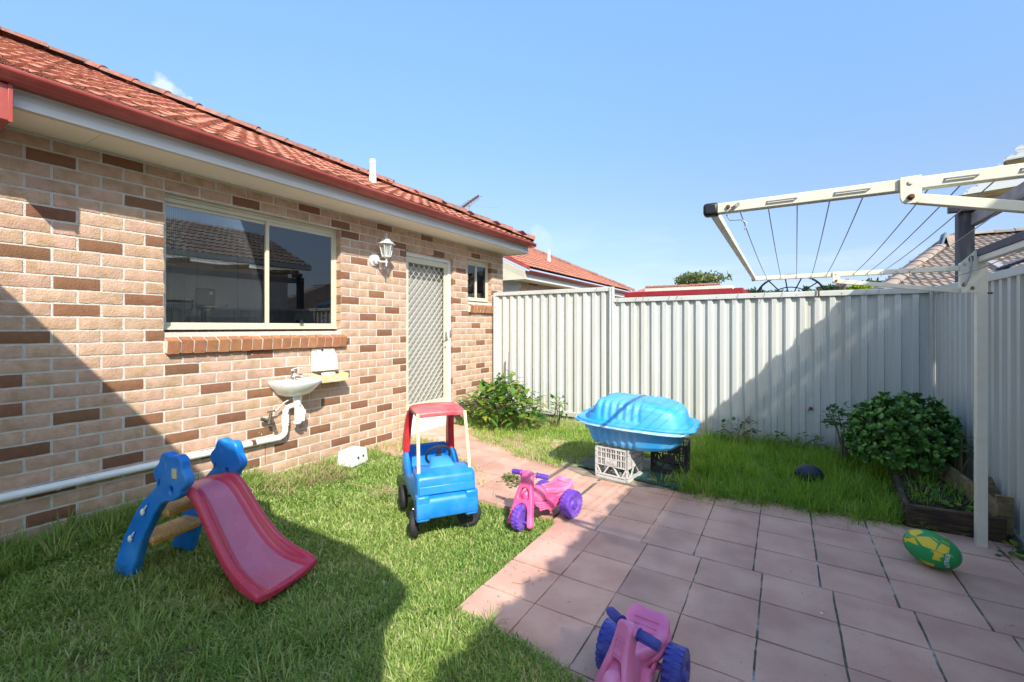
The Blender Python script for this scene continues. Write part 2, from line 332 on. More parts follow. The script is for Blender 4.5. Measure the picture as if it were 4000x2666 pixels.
M_conc = mat('old_concrete', (.30, .25, .19), .95, .2, 14, .6, 50, col2=(.14, .13, .09), m2=.52, s2=8)
M_timber = mat('weathered_timber', (.10, .062, .032), .9, .3, 9, .7, 40, stretch=(1.5, 1.5, 14), col2=(.035, .026, .018), m2=.52, s2=4)
M_timber2 = mat('pale_timber', (.25, .19, .09), .9, .25, 9, .5, 40, stretch=(2, 2, 12), col2=(.13, .10, .05), m2=.55, s2=5)
M_slate = mat('slate_painted_timber', (.075, .075, .092), .7, .18, 9, .4, 40, stretch=(4, 4, .6), col2=(.16, .14, .13), m2=.63, s2=6)
M_greybeam = mat('grey_painted_beam', (.34, .31, .31), .75, .12, 9, .3, 40, col2=(.22, .20, .2), m2=.58, s2=5)
M_soil = mat('garden_soil', (.045, .032, .025), 1, .5, 60, 1, 60, col2=(.09, .065, .045), m2=.6, s2=40)
M_earth = mat('lawn_soil', (.13, .10, .052), 1, .3, 25, .8, 60, col2=(.07, .085, .028), m2=.5, s2=6)
M_stalk = mat('plant_stem', (.16, .13, .07), .8, .2, 20)
M_dry = mat('dry_stalk', (.36, .26, .15), .9, .2, 20)
M_bark = mat('tree_bark', (.16, .13, .10), .9, .3, 10, .5, 20)
M_tileb = mat('brown_concrete_tile', (.22, .185, .15), .85, .2, 9, .4, 40, rnd=.16, hue=.01, col2=(.29, .205, .155), m2=.5, s2=3, island=True)
M_bluebarge = mat('blue_grey_barge', (.16, .22, .28), .6, .1, 6)
M_redroof = mat('red_steel_fascia', (.28, .016, .018), .4, .08, 6)
M_milky = sheetmat('milky_roof_sheet', (.70, .69, .66), .02, .5, .75, 0)
M_poly = sheetmat('tinted_roof_sheet', (.60, .57, .48), .09, .35, .8, 0)
M_opaque = sheetmat('translucent_roof_sheet', (.84, .82, .76), .03, .5, .85, 0)
M_oldglass = sheetmat('lamp_glass', (.55, .55, .50), .62, .12)
M_navy = mat('navy_ball_rubber', (.012, .018, .05), .45, .15, 12, .25, 260)
M_ballg = mat('ball_green', (.008, .30, .085), .4, .08, 9, .15, 320)
M_bally = mat('ball_yellow', (.72, .55, .02), .4, .06, 9)
M_ballw = mat('ball_white', (.75, .77, .78), .5, .03, 9)
M_lampwhite = mat('lamp_paint', (.62, .62, .60), .45, .08, 12)
M_step = mat('white_step_paint', (.78, .75, .68), .6, .06, 8, .15, 40, col2=(.62, .56, .46), m2=.66, s2=8)
M_stool = mat('white_stool', (.62, .63, .60), .45, .04, 8)
# textured pavers
def paver_mat():
    m, t, p, o = nodes('clay_paver'); N = t.nodes.new; K = t.links.new
    geo = N('ShaderNodeNewGeometry'); oi = N('ShaderNodeObjectInfo')
    off = N('ShaderNodeVectorMath'); off.operation = 'MULTIPLY_ADD'; off.inputs[1].default_value = (37, 53, 11); comb = N('ShaderNodeCombineXYZ')
    K(oi.outputs['Random'], comb.inputs[0]); K(oi.outputs['Random'], comb.inputs[1]); K(comb.outputs[0], off.inputs[0]); K(geo.outputs['Position'], off.inputs[2])
    n1 = N('ShaderNodeTexNoise'); n1.inputs['Scale'].default_value = 3.5; n1.inputs['Detail'].default_value = 6; K(geo.outputs['Position'], n1.inputs[0])
    r = N('ShaderNodeValToRGB'); e = r.color_ramp.elements; e[0].position = .36; e[0].color = (.51, .285, .21, 1); e[1].position = .66; e[1].color = (.64, .40, .30, 1); K(n1.outputs[0], r.inputs[0])
    hs = N('ShaderNodeHueSaturation'); rm = N('ShaderNodeMapRange'); rm.inputs[3].default_value = .92; rm.inputs[4].default_value = 1.08; K(oi.outputs['Random'], rm.inputs[0]); K(rm.outputs[0], hs.inputs['Value']); K(r.outputs[0], hs.inputs['Color'])
    # speckled dirt
    n2 = N('ShaderNodeTexNoise'); n2.inputs['Scale'].default_value = 130; n2.inputs['Detail'].default_value = 2; K(off.outputs[0], n2.inputs[0])
    mr = N('ShaderNodeMapRange'); mr.inputs[1].default_value = .62; mr.inputs[2].default_value = .78; mr.inputs[3].default_value = 0; mr.inputs[4].default_value = .5; K(n2.outputs[0], mr.inputs[0])
    mx = N('ShaderNodeMix'); mx.data_type = 'RGBA'; mx.inputs['B'].default_value = (.20, .12, .09, 1); K(mr.outputs[0], mx.inputs['Factor']); K(hs.outputs[0], mx.inputs['A'])
    K(mx.outputs['Result'], p.inputs['Base Color']); p.inputs['Roughness'].default_value = .62; p.inputs['Specular IOR Level'].default_value = .5
    # riven slate relief: warped, stretched noise ridges
    wv = N('ShaderNodeTexNoise'); wv.inputs['Scale'].default_value = 4; wv.inputs['Detail'].default_value = 9; wv.inputs['Distortion'].default_value = .6
    mp = N('ShaderNodeMapping'); mp.inputs['Scale'].default_value = (1, 1.5, 1); K(off.outputs[0], mp.inputs[0]); K(mp.outputs[0], wv.inputs[0])
    st = N('ShaderNodeMath'); st.operation = 'MULTIPLY'; st.inputs[1].default_value = 5; K(wv.outputs[0], st.inputs[0])
    pp = N('ShaderNodeMath'); pp.operation = 'PINGPONG'; pp.inputs[1].default_value = .5; K(st.outputs[0], pp.inputs[0])
    b = N('ShaderNodeBump'); b.inputs['Strength'].default_value = .26; b.inputs['Distance'].default_value = .005; K(pp.outputs[0], b.inputs['Height']); K(b.outputs[0], p.inputs['Normal'])
    return m
M_paver = paver_mat()
M_grout = mat('mossy_grout', (.12, .12, .09), 1, .4, 30, .6, 90, col2=(.42, .42, .40), m2=.56, s2=7, contrast=.07)
M_grass = leafmat('lawn_blades', [(.07, .15, .02), (.15, .27, .04), (.28, .40, .085), (.42, .49, .16), (.56, .50, .28)], .35)
M_tall = leafmat('tall_grass_blades', [(.06, .17, .010), (.13, .28, .018), (.23, .40, .03), (.34, .45, .07), (.46, .42, .18)], .4)
M_drygrass = leafmat('dry_grass', [(.20, .14, .06), (.34, .25, .12), (.45, .36, .2)], .2)
M_jade = leafmat('jade_leaf', [(.035, .11, .025), (.07, .185, .035), (.13, .28, .05), (.24, .40, .08)], .08, .32, False)
M_leaf = leafmat('shrub_leaf', [(.035, .11, .02), (.06, .17, .03), (.12, .25, .03), (.30, .33, .04)], .35, .5, False)
M_geran = leafmat('round_leaf', [(.022, .085, .02), (.05, .15, .03), (.09, .22, .045)], .2, .5, False)
M_treed = leafmat('far_leaf_dark', [(.02, .05, .018), (.04, .085, .025), (.07, .12, .035)], .2, .6, False)
M_treey = leafmat('far_leaf_yellow', [(.14, .22, .012), (.24, .34, .02), (.34, .44, .04)], .3, .6, False)
M_treeo = leafmat('far_leaf_olive', [(.08, .11, .035), (.15, .19, .06), (.24, .26, .10)], .25, .6, False)
# ================================================================== THE SETTING: ground and paving
g = MB(); g.box(-400, 400, -400, 400, -.30, -.10); link('ground', g.mesh('ground', M_earth), kind='structure')
def lawn_z(x, y): return -.035 + .02 * sin(x * 2.1 + 1) * cos(y * 1.7) + (.05 * max(0, (-3.2 - x) / .77) if y < 2.2 else 0)
g = MB(); NX, NY = 70, 80; X0, X1, Y0, Y1 = -4.0, 1.3, -2.5, 5.86
vs = []; fs = []
for j in range(NY + 1):
    for i in range(NX + 1):
        x = X0 + (X1 - X0) * i / NX; y = Y0 + (Y1 - Y0) * j / NY
        z = lawn_z(x, y)
        if (x > -1.45 and 1.30 < y < 3.98) or (x > -.5 and y < 3): z = -.06
        if 2.7 < y < 4.9 and x <= -1.3: z = -.045
        vs.append((x, y, z))
for j in range(NY):
    for i in range(NX): a = j * (NX + 1) + i; fs.append((a, a + 1, a + NX + 2, a + NX + 1))
g.add(vs, fs); link('lawn_soil', g.mesh('lawn_soil', M_earth, fix=False), kind='structure')
g = MB(); g.box(-1.334, 1.22, 1.29, 3.94, -.05, -.0068); g.box(-1.374, -1.335, 2.78, 3.94, -.05, -.0068); g.box(-.42, 1.22, -2.0, 1.289, -.05, -.0068); g.prism([(-3.968, 4.80), (-3.968, 3.97), (-3.4, 3.97), (-2.5, 3.46), (-1.9, 3.12), (-1.376, 2.86), (-1.376, 3.94), (-1.8, 3.9), (-2.4, 4.15), (-3.2, 4.5), (-3.5, 4.8)], -.05, -.0085, 'z')
pav = link('patio_paving', g.mesh('patio_paving', M_grout), kind='structure')
def paver_mesh(k):
    bm = bmesh.new(); r = random.Random(k); n = 3
    lx, ly = .5, .5
    def P(u, v, z): return bm.verts.new((u, v, z))
    top = [[P(-.5 + i / n, -.5 + j / n, (0 if 0 < i < n and 0 < j < n else -.045) + r.uniform(-.04, .015)) for i in range(n + 1)] for j in range(n + 1)]
    for j in range(n + 1):
        for i in range(n + 1):
            v = top[j][i]
            if i in (0, n): v.co.x += r.uniform(-.006, .006)
            if j in (0, n): v.co.y += r.uniform(-.006, .006)
    for j in range(n):
        for i in range(n): bm.faces.new((top[j][i], top[j][i + 1], top[j + 1][i + 1], top[j + 1][i]))
    ring = [top[0][i] for i in range(n + 1)] + [top[j][n] for j in range(1, n + 1)] + [top[n][i] for i in range(n - 1, -1, -1)] + [top[j][0] for j in range(n - 1, 0, -1)]
    low = [bm.verts.new((v.co.x * 1.003, v.co.y * 1.003, -1)) for v in ring]
    for i in range(len(ring)): bm.faces.new((ring[i], low[i], low[(i + 1) % len(ring)], ring[(i + 1) % len(ring)]))
    me = bpy.data.meshes.new('paver'); bmesh.ops.recalc_face_normals(bm, faces=bm.faces); bm.to_mesh(me); bm.free(); me.materials.append(M_paver)
    me.polygons.foreach_set('use_smooth', [True] * len(me.polygons)); me.set_sharp_from_angle(angle=radians(25)); return me
PM = [paver_mesh(k) for k in range(6)]
def paver(x0, x1, y0, y1, gx=.007, gy=.006):
    x0 += gx; x1 -= gx; y0 += gy; y1 -= gy
    if x1 - x0 < .03 or y1 - y0 < .03: return
    o = link('paver', random.choice(PM), pav, loc=((x0 + x1) / 2, (y0 + y1) / 2, random.uniform(-.0015, .0015)), rot=(random.uniform(-.002, .002), random.uniform(-.002, .002), random.uniform(-.003, .003)), scale=(x1 - x0, y1 - y0, .028))
rowsF = [-.18, .125, .42, .717, 1.01, 1.303, 1.596, 1.889, 2.18, 2.484, 2.773]; rowsB = [2.773, 3.068, 3.347, 3.645, 3.94]
xF = [-1.395, -1.337, -1.028, -.72, -.41, -.10, .211, .524, .845, 1.165, 1.22]
xB = [-1.395, -1.372, -1.066, -.76, -.453, -.145, .162, .473, .79, 1.11, 1.22]
for a, b in zip(rowsF[:-1], rowsF[1:]):
    for k, (c, d) in enumerate(zip(xF[:-1], xF[1:])):
        if b < 1.3 and d < -.40: continue
        if d - c > .1: paver(c, d, a, b, .003 + (.0016 if k > 4 else 0), .004)
for a, b in zip(rowsB[:-1], rowsB[1:]):
    for k, (c, d) in enumerate(zip(xB[:-1], xB[1:])):
        if d - c > .1: paver(c, d, a, b, .003 + (.0016 if k > 4 else 0), .004)
xP = [-3.965 + .3 * k for k in range(0, 9)] + [-1.395]
for j, (a, b) in enumerate(zip([2.80, 3.068, 3.347, 3.645, 3.94, 4.235, 4.53], [3.068, 3.347, 3.645, 3.94, 4.235, 4.53, 4.79])):
    for c, d in zip(xP[:-1], xP[1:]):
        if a > 3.9 and c > -2.4: continue
        if a < 3.3 and c < -2.8: continue
        paver(c, d, a, b, .0035, .0035)
# old concrete pad under the crates
g = MB(); g.prism([(-1.86, 3.90), (-1.55, 3.74), (-1.10, 3.70), (-.80, 3.80), (-.62, 4.25), (-.9, 4.6), (-1.6, 4.5), (-1.9, 4.2)], -.05, .006, 'z')
link('concrete_pad', g.mesh('concrete_pad', M_conc), kind='structure')

# ------------------------------------------------------------------ grass (blades nobody could count)
def in_poly(P, x, y):
    c = np.zeros(len(x), bool); n = len(P)
    for i in range(n):
        x1, y1 = P[i]; x2, y2 = P[(i + 1) % n]
        if y1 == y2: continue
        k = ((y1 > y) != (y2 > y)) & (x < (x2 - x1) * (y - y1) / (y2 - y1) + x1); c ^= k
    return c
def visible(x, y, m=.24):
    d = -x * sin(ALPHA) + y * cos(ALPHA); u = x * cos(ALPHA) + y * sin(ALPHA)
    return (d > .6) & (np.abs(u) < (2000 / F_PX + m) * d + .1)
def sample(poly, n, edge=.0):
    P = np.array(poly); lo = P.min(0); hi = P.max(0); out = np.zeros((0, 2))
    while len(out) < n:
        q = RNG.uniform(lo, hi, (n * 2, 2)); q2 = q + RNG.normal(0, 1, q.shape) * edge if edge else q
        k = in_poly(poly, q[:, 0], q[:, 1]) & visible(q[:, 0], q[:, 1])
        if k.sum() == 0: break
        out = np.vstack([out, q2[k]])
    return out[:n]
def noise2(x, y, s, seed=0):
    r = np.random.default_rng(seed); v = np.zeros_like(x)
    for k in range(6):
        a = r.uniform(0, 2 * pi); f = s * r.uniform(.6, 1.7); v += np.sin((x * cos(a) + y * sin(a)) * f + r.uniform(0, 6))
    return v / 3.4
def blades(name, xy, z0, length, width, lean, m, tint, curve=.5, label=None, az=None):
    n = len(xy); az = RNG.uniform(0, 2 * pi, n) if az is None else az; L_ = length; ln = lean
    dx = np.cos(az); dy = np.sin(az); px = -dy; py = dx
    x = xy[:, 0]; y = xy[:, 1]; V = np.zeros((n, 5, 3))
    tw = RNG.uniform(-.8, .8, n); cx_ = px * np.cos(tw) + dx * np.sin(tw); cy_ = py * np.cos(tw) + dy * np.sin(tw)
    for k, (t, wf) in enumerate(((0, .8), (0, .8), (.55, 1), (.55, 1), (1, 0))):
        a1 = ln * (.55 + curve * t)
        h = L_ * t * np.cos(np.minimum(a1, 1.5)); r = L_ * t * np.sin(np.minimum(a1, 1.5))
        sgn = -1 if k % 2 == 0 else 1
        V[:, k, 0] = x + dx * r + cx_ * width * .5 * wf * sgn; V[:, k, 1] = y + dy * r + cy_ * width * .5 * wf * sgn; V[:, k, 2] = z0 + h
    me = bpy.data.meshes.new(name); nv = n * 5; me.vertices.add(nv); me.vertices.foreach_set('co', V.reshape(-1))
    base = np.arange(n) * 5
    loops = np.stack([base, base + 1, base + 3, base + 2, base + 2, base + 3, base + 4], 1).reshape(-1)
    starts = (np.arange(n)[:, None] * 7 + np.array([0, 4])).reshape(-1); tot = np.tile([4, 3], n)
    me.loops.add(len(loops)); me.loops.foreach_set('vertex_index', loops); me.polygons.add(2 * n)
    me.polygons.foreach_set('loop_start', starts); me.polygons.foreach_set('loop_total', tot)
    at = me.attributes.new('tint', 'FLOAT', 'POINT'); at.data.foreach_set('value', np.repeat(np.clip(tint, 0, 1), 5).astype(np.float32))
    me.materials.append(m); me.update(calc_edges=True); me.polygons.foreach_set('use_smooth', [True] * (2 * n))
    return tag(link(name, me, label=label, kind='stuff'), cat='grass')
LAWN = [(-3.965, -.6), (-.30, -.6), (-.35, 1.30), (-.44, 1.40), (-.60, 1.53), (-.85, 1.60), (-1.10, 1.615), (-1.33, 1.63), (-1.36, 1.95), (-1.34, 2.3), (-1.365, 2.60), (-1.34, 2.79), (-1.55, 2.92), (-1.85, 3.02), (-2.20, 3.22), (-2.48, 3.42), (-2.9, 3.66), (-3.30, 3.93), (-3.55, 3.99), (-3.965, 3.97)]
MID = [(-3.965, 4.86), (-3.5, 4.75), (-3.25, 4.36), (-2.85, 4.15), (-2.42, 4.0), (-2.1, 3.86), (-1.78, 3.83), (-1.62, 3.95), (-1.72, 4.25), (-1.2, 4.65), (-.85, 4.5), (-.80, 5.83), (-3.965, 5.83)]
RIGHT = [(-.93, 3.80), (-.60, 3.79), (-.29, 3.82), (0, 3.86), (.26, 3.89), (.50, 3.90), (.66, 3.93), (.69, 4.1), (.76, 4.45), (.95, 4.75), (1.12, 4.9), (1.1, 5.82), (-.82, 5.82), (-.80, 4.5), (-.72, 4.1)]
def zlawn(x, y): return -.035 + .036 * np.clip((1.72 - y) / .1, 0, 1) * np.clip((x + 1.6) / .2, 0, 1) + .02 * np.sin(x * 2.1 + 1) * np.cos(y * 1.7) + np.where(y < 2.2, .05 * np.maximum(0, (-3.2 - x) / .77), 0)
# lawn: short broad blades, thicker near the camera
dist = lambda p: np.hypot(p[:, 0], p[:, 1])
p = sample(LAWN, 360000, .012); d = dist(p)
k = RNG.random(len(p)) < np.clip(1.25 - .26 * (d - 1.6), .42, 1); p = p[k]; d = d[k]
patch = noise2(p[:, 0], p[:, 1], 5, 3); fine = noise2(p[:, 0], p[:, 1], 22, 5); bare = noise2(p[:, 0], p[:, 1], 7.5, 21)
BARE = [(-1.62, .85, .17), (-2.12, .80, .12), (-2.75, .70, .12), (-1.35, .72, .12), (-2.4, .62, .10)]
nb_ = np.zeros(len(p), bool)
for bx, by, br in BARE: nb_ |= np.hypot(p[:, 0] - bx, (p[:, 1] - by) * 1.3) < br * (1 + .4 * fine)
k = ~(nb_ & (RNG.random(len(p)) < .72)); p, d, patch, fine = p[k], d[k], patch[k], fine[k]
n = len(p); ln = RNG.gamma(9, .0031, n) * (1 + .18 * patch) * np.where(p[:, 0] < -3.55, 1.45, 1)
blades('lawn_grass', p, zlawn(p[:, 0], p[:, 1]), ln, RNG.uniform(.0035, .0068, n) * np.clip(d / 2.2, .9, 1.6), RNG.uniform(.35, 1.6, n), M_grass, .48 + .12 * patch + .10 * fine + RNG.normal(0, .20, n) + np.where(RNG.random(n) < .06, .45, 0), label='short green lawn grass')
# longer tufts in the lawn
def tufts(poly, nt_, per, lr, wr, spread, lean, m, name, tintc, label, zf=None, tpts=None, edge=0):
    c = sample(poly, nt_) if tpts is None else tpts; nt2 = len(c); idx = np.repeat(np.arange(nt2), per); n = len(idx)
    q = c[idx] + RNG.normal(0, spread, (n, 2)); sc_ = np.repeat(RNG.uniform(.65, 1.2, nt2), per)
    az = np.arctan2(q[:, 1] - c[idx][:, 1], q[:, 0] - c[idx][:, 0]) + RNG.normal(0, .6, n)
    z = zf(q[:, 0], q[:, 1]) if zf else np.full(n, -.03)
    tn = np.repeat(RNG.normal(tintc, .12, nt2), per) + RNG.normal(0, .12, n)
    return blades(name, q, z, RNG.uniform(*lr, n) * sc_, RNG.uniform(*wr, n), RNG.uniform(*lean, n), m, tn, .9, label, az)
tufts(LAWN, 300, 20, (.05, .10), (.003, .0055), .018, (.2, 1.1), M_grass, 'lawn_tuft_grass', .42, 'longer tufts of grass in the lawn', zlawn)
tufts([(-3.3, .2), (-1.0, .2), (-1.2, 1.3), (-2.0, 1.35), (-3.2, 1.0)], 150, 20, (.06, .15), (.0028, .0052), .022, (.2, 1.15), M_grass, 'long_lawn_grass', .48, 'long arching grass blades in the shaded lawn', zlawn)
tufts([(-3.96, .2), (-3.55, .2), (-3.6, 1.5), (-3.62, 2.0), (-3.96, 2.1)], 230, 26, (.08, .19), (.003, .0055), .02, (.15, .9), M_grass, 'wall_edge_grass', .42, 'longer grass against the foot of the brick wall', zlawn)
tufts([(-3.96, 2.7), (-3.6, 2.9), (-3.45, 3.9), (-3.96, 3.95)], 110, 24, (.06, .13), (.003, .0055), .02, (.15, 1.0), M_grass, 'wall_edge_grass', .5, 'sunlit grass against the brick wall near the door', zlawn)
tufts([(-3.93, 1.9), (-3.45, 2.0), (-3.3, 2.7), (-3.9, 2.75)], 90, 26, (.05, .13), (.002, .004), .03, (.5, 1.5), M_drygrass, 'dry_grass', .5, 'dry brown grass and twigs at the foot of the wall', zlawn)
S_ = np.vstack([np.array([bx, by]) + RNG.normal(0, br * .5, (34, 2)) for bx, by, br in BARE])
tufts(None, 0, 12, (.02, .07), (.0015, .003), .03, (1.1, 1.57), M_drygrass, 'dry_grass', .35, 'dead straw showing in bare patches of the shaded lawn', zlawn, S_)
# strip between path and back fence
p = sample(MID, 62000, .02); n = len(p); pt = noise2(p[:, 0], p[:, 1], 5, 9)
blades('verge_grass', p, np.full(n, -.03), RNG.gamma(8, .0066, n) * (1 + .3 * pt), RNG.uniform(.004, .007, n), RNG.uniform(.2, 1.3, n), M_grass, .62 + .15 * pt + RNG.normal(0, .15, n), label='sunlit rough grass between path and fence')
tufts(MID, 240, 24, (.06, .14), (.004, .007), .03, (.15, .9), M_tall, 'verge_tuft_grass', .6, 'longer grass tufts in front of the fence')
# tall grass bed on the right
p = sample(RIGHT, 62000, .02); n = len(p); pt = noise2(p[:, 0], p[:, 1], 5, 12)
blades('bed_grass', p, np.full(n, -.03), RNG.gamma(8, .0068, n) * (1 + .3 * pt), RNG.uniform(.004, .007, n), RNG.uniform(.2, 1.5, n), M_grass, .45 + .2 * pt + RNG.normal(0, .2, n), label='low grass under the tall bright grass')
tufts(RIGHT, 620, 30, (.09, .22), (.0035, .007), .035, (.1, 1.15), M_tall, 'tall_bed_grass', .42, 'tall bright green grass in the garden bed')
p = np.array([[-.15, 3.90], [-.9, 3.9], [-.35, 3.88], [.63, 3.98], [.60, 4.02], [-.72, 3.95], [-.70, 4.2]])
tufts(None, 0, 34, (.14, .26), (.005, .009), .03, (.25, 1.0), M_tall, 'arching_grass', .5, 'broad arching grass clumps at the paving edge', tpts=p)
# runners creeping over the paving edges
edge = [(-1.33, 1.9), (-1.32, 2.4), (-1.31, 2.75), (-1.7, 2.97), (-2.1, 3.15), (-2.45, 3.4), (-2.4, 3.98), (-1.8, 3.80), (-2.9, 4.17), (-.5, 3.77), (0, 3.83), (.4, 3.87), (-1.0, 1.57), (-.7, 1.52)]
E_ = np.vstack([np.array(edge)[RNG.integers(0, len(edge), 150)] + RNG.normal(0, .05, (150, 2)), np.stack([RNG.uniform(-1.32, -.60, 80), 1.60 + RNG.normal(0, .012, 80)], 1), np.stack([-1.355 + RNG.normal(0, .012, 130), RNG.uniform(1.68, 2.8, 130)], 1)])
tufts(None, 0, 16, (.03, .075), (.0035, .006), .03, (.8, 1.5), M_grass, 'creeping_grass', .45, 'grass runners creeping over the paving edge', tpts=E_)
def moss_line():
    pts = []
    for x in (.162, .473, .79, 1.11): pts += [(x + random.gauss(0, .003), random.uniform(2.8, 3.9)) for _ in range(26)]
    for x in (.524, .845, 1.165): pts += [(x + random.gauss(0, .003), random.uniform(1.2, 2.77)) for _ in range(22)]
    for y in (3.347, 3.645, 3.068): pts += [(random.uniform(-2.7, -1.4), y + random.gauss(0, .006)) for _ in range(26)]
    for x in (-1.865, -2.165, -1.565): pts += [(x + random.gauss(0, .006), random.uniform(3.1, 3.9)) for _ in range(16)]
    return np.array(pts)
tufts(None, 0, 7, (.008, .022), (.003, .005), .006, (.5, 1.5), M_grass, 'joint_weeds', .3, 'tiny weeds growing in the paving joints', tpts=moss_line())

tufts([(.76, 4.02), (1.10, 4.05), (1.08, 4.7), (.80, 4.7)], 26, 14, (.05, .16), (.003, .006), .02, (.2, 1.2), M_tall, 'planter_grass', .35, 'weedy grass sprouting in the timber planter', lambda x, y: np.full(len(x), .10))
# ================================================================== THE HOUSE
M_ruststreak = sheetmat('rust_streak', (.36, .14, .05), .55, .9)
WX = -3.97
house = thing('brick_house', 'low house of mixed tan and brown bricks with red tiled hip roof and red gutter', 'house', (-6, 3, 0))
WIN = (1.474, 3.03, 1.318, 2.362); DOOR = (3.978, 4.885, -.05, 2.30); WIN2 = (5.232, 5.85, 1.735, 2.362)
YA, YB, ZT = -.6, 6.185, 2.548
wm = MB(); X0, X1 = WX - .22, WX - .007
for a, b, c, d in ((YA, WIN[0], -.12, ZT), (WIN[0], WIN[1], -.12, WIN[2] - .02), (WIN[0], WIN[1], WIN[3], ZT), (WIN[1], DOOR[0], -.12, ZT), (DOOR[0], DOOR[1], DOOR[3], ZT), (DOOR[1], WIN2[0], -.12, ZT), (WIN2[0], WIN2[1], -.12, WIN2[2] - .02), (WIN2[0], WIN2[1], WIN2[3], ZT), (WIN2[1], YB - .007, -.12, ZT)):
    wm.box(X0, X1, a + (.007 if a > YA else 0) * (1 if a in (WIN[1], DOOR[1], WIN2[1]) else -1) * 1, b - (.007 if b in (WIN[0], DOOR[0], WIN2[0]) else -.007 if b != YB - .007 else 0), c, d)
wall = wm.obj('wall', M_mortar, house)
def brick_mesh(k, m, w=.228, h=.0745, dep=.05, rough=.0022):
    r = random.Random(k); bm = bmesh.new(); nu, nv = 7, 3; gr = []
    for j in range(nv + 1):
        row = []
        for i in range(nu + 1):
            e = i in (0, nu) or j in (0, nv)
            y = -.5 + i / nu; z = -.5 + j / nv
            x = -(.0035 if e else 0) + r.uniform(-rough, rough) * .6
            if j == 0: z += r.uniform(0, .045)
            if j == nv: z -= r.uniform(0, .02)
            if i in (0, nu): y += (1 if i == 0 else -1) * r.uniform(0, .006)
            row.append(bm.verts.new((x, y * w, z * h)))
        gr.append(row)
    for j in range(nv):
        for i in range(nu): bm.faces.new((gr[j][i], gr[j][i + 1], gr[j + 1][i + 1], gr[j + 1][i]))
    ring = gr[0][:] + [gr[j][nu] for j in range(1, nv + 1)] + gr[nv][-2::-1] + [gr[j][0] for j in range(nv - 1, 0, -1)]
    low = [bm.verts.new((-dep, v.co.y, v.co.z)) for v in ring]
    for i in range(len(ring)): bm.faces.new((ring[i], ring[(i + 1) % len(ring)], low[(i + 1) % len(ring)], low[i]))
    bmesh.ops.recalc_face_normals(bm, faces=bm.faces)
    me = bpy.data.meshes.new('brick'); bm.to_mesh(me); bm.free(); me.materials.append(m)
    me.polygons.foreach_set('use_smooth', [True] * len(me.polygons)); me.set_sharp_from_angle(angle=radians(50)); return me
BL = [brick_mesh(k, M_brick) for k in range(9)]; BD = [brick_mesh(50 + k, M_brickd, rough=.0012) for k in range(4)]
# where the photograph shows a dark brick: centres read in its pixels
DK = []
def dk(ox, oy, s, pts): DK.extend([(ox + s * x, oy + s * y) for x, y in pts])
dk(0, 0, .595, [(350, 1040), (820, 1065), (960, 1330), (350, 1395), (1630, 1335), (2040, 1375), (2250, 1480)])
dk(0, 800, .595, [(175, 300), (665, 270), (1020, 235), (510, 515), (505, 690), (950, 620), (170, 870), (1020, 865), (1180, 1080), (1870, 1095), (70, 1165), (800, 1190), (1415, 1205), (1700, 1240), (70, 1355), (505, 1390), (930, 1410), (1510, 1395), (1190, 1525), (1700, 1495), (2100, 1475), (2190, 1545), (2250, 130), (2270, 455), (2290, 625), (1710, 990), (2340, 360)])
dk(0, 1733, .595, [(160, 50), (800, 110), (1000, 230), (340, 480), (320, 265), (1380, 50), (1865, 30)])
dk(1300, 700, .425, [(95, 420), (170, 510), (495, 440), (625, 605), (660, 680), (885, 540), (990, 685), (1335, 705), (250, 745), (100, 875), (625, 870), (405, 1055), (140, 1110), (550, 1200), (325, 1265), (480, 1410), (650, 1475), (130, 1490), (320, 1545), (1195, 835), (1105, 945), (1225, 1005), (1130, 1115), (1240, 1230), (1105, 1285), (1330, 1345), (1450, 1395), (1375, 1500), (1480, 840), (1500, 1035), (1130, 1555)])
dk(1300, 1400, .51, [(265, 165), (510, 240), (195, 355), (390, 375), (265, 520), (60, 640), (405, 605), (275, 640), (540, 75), (990, 75), (1140, 55), (1175, 92), (915, 175), (990, 252), (1115, 180), (95, 115)])
dk(800, 1360, .3825, [(830, 235), (560, 465), (130, 405), (260, 710), (1280, 540), (1570, 580), (1830, 605), (1990, 430), (1665, 320), (1990, 130), (2030, 200), (1430, 260), (1660, 15), (565, 75)])
dk(900, 1600, .34, [(85, 80), (330, 265), (630, 430), (1030, 225), (1575, 195), (1260, 370), (1595, 370), (1780, 325), (240, 620)])
DK = [onx(x, y, WX) for x, y in DK]
def holes(z0, z1):
    return [(o[0], o[1]) for o in (WIN, DOOR, WIN2) if z0 < o[3] - .02 and z1 > o[2] + (.02 if o is DOOR else -.12)]
pieces = []
for kk in range(-1, 30):
    zt = 2.456 - .0875 * kk - .005; zb = zt - .0775; zc = (zt + zb) / 2
    if kk == -1: zt = 2.53; zb = 2.461; zc = (zt + zb) / 2
    off = .87 if kk % 2 else .75
    s0 = off - 7 * .24
    segs = [(s0 + .24 * i + .006, s0 + .24 * (i + 1) - .006) for i in range(32)]
    for a, b in segs:
        cur = [(max(a, YA), min(b, YB))]
        for h0, h1 in holes(zb, zt):
            nx = []
            for c, d in cur:
                if d <= h0 or c >= h1: nx.append((c, d))
                else:
                    if c < h0: nx.append((c, h0))
                    if d > h1: nx.append((h1, d))
            cur = nx
        for c, d in cur:
            if d - c < .025: continue
            dark = any(c - .008 < q.y < d + .008 and zb - .008 < q.z < zt + .008 for q in DK) or (c > 5.9 and random.random() < .15)
            pieces.append((c, d, zb, zt, dark))
def vis_rank(p):
    y = (p[0] + p[1]) / 2; dep = 3.97 * sin(ALPHA) + y * cos(ALPHA); x = CX + F_PX * (-3.97 * cos(ALPHA) + y * sin(ALPHA)) / dep
    return (0 if x > -40 and p[3] > .03 else 1, dep)
pieces.sort(key=vis_rank)
rest = MB(); rest_m = []
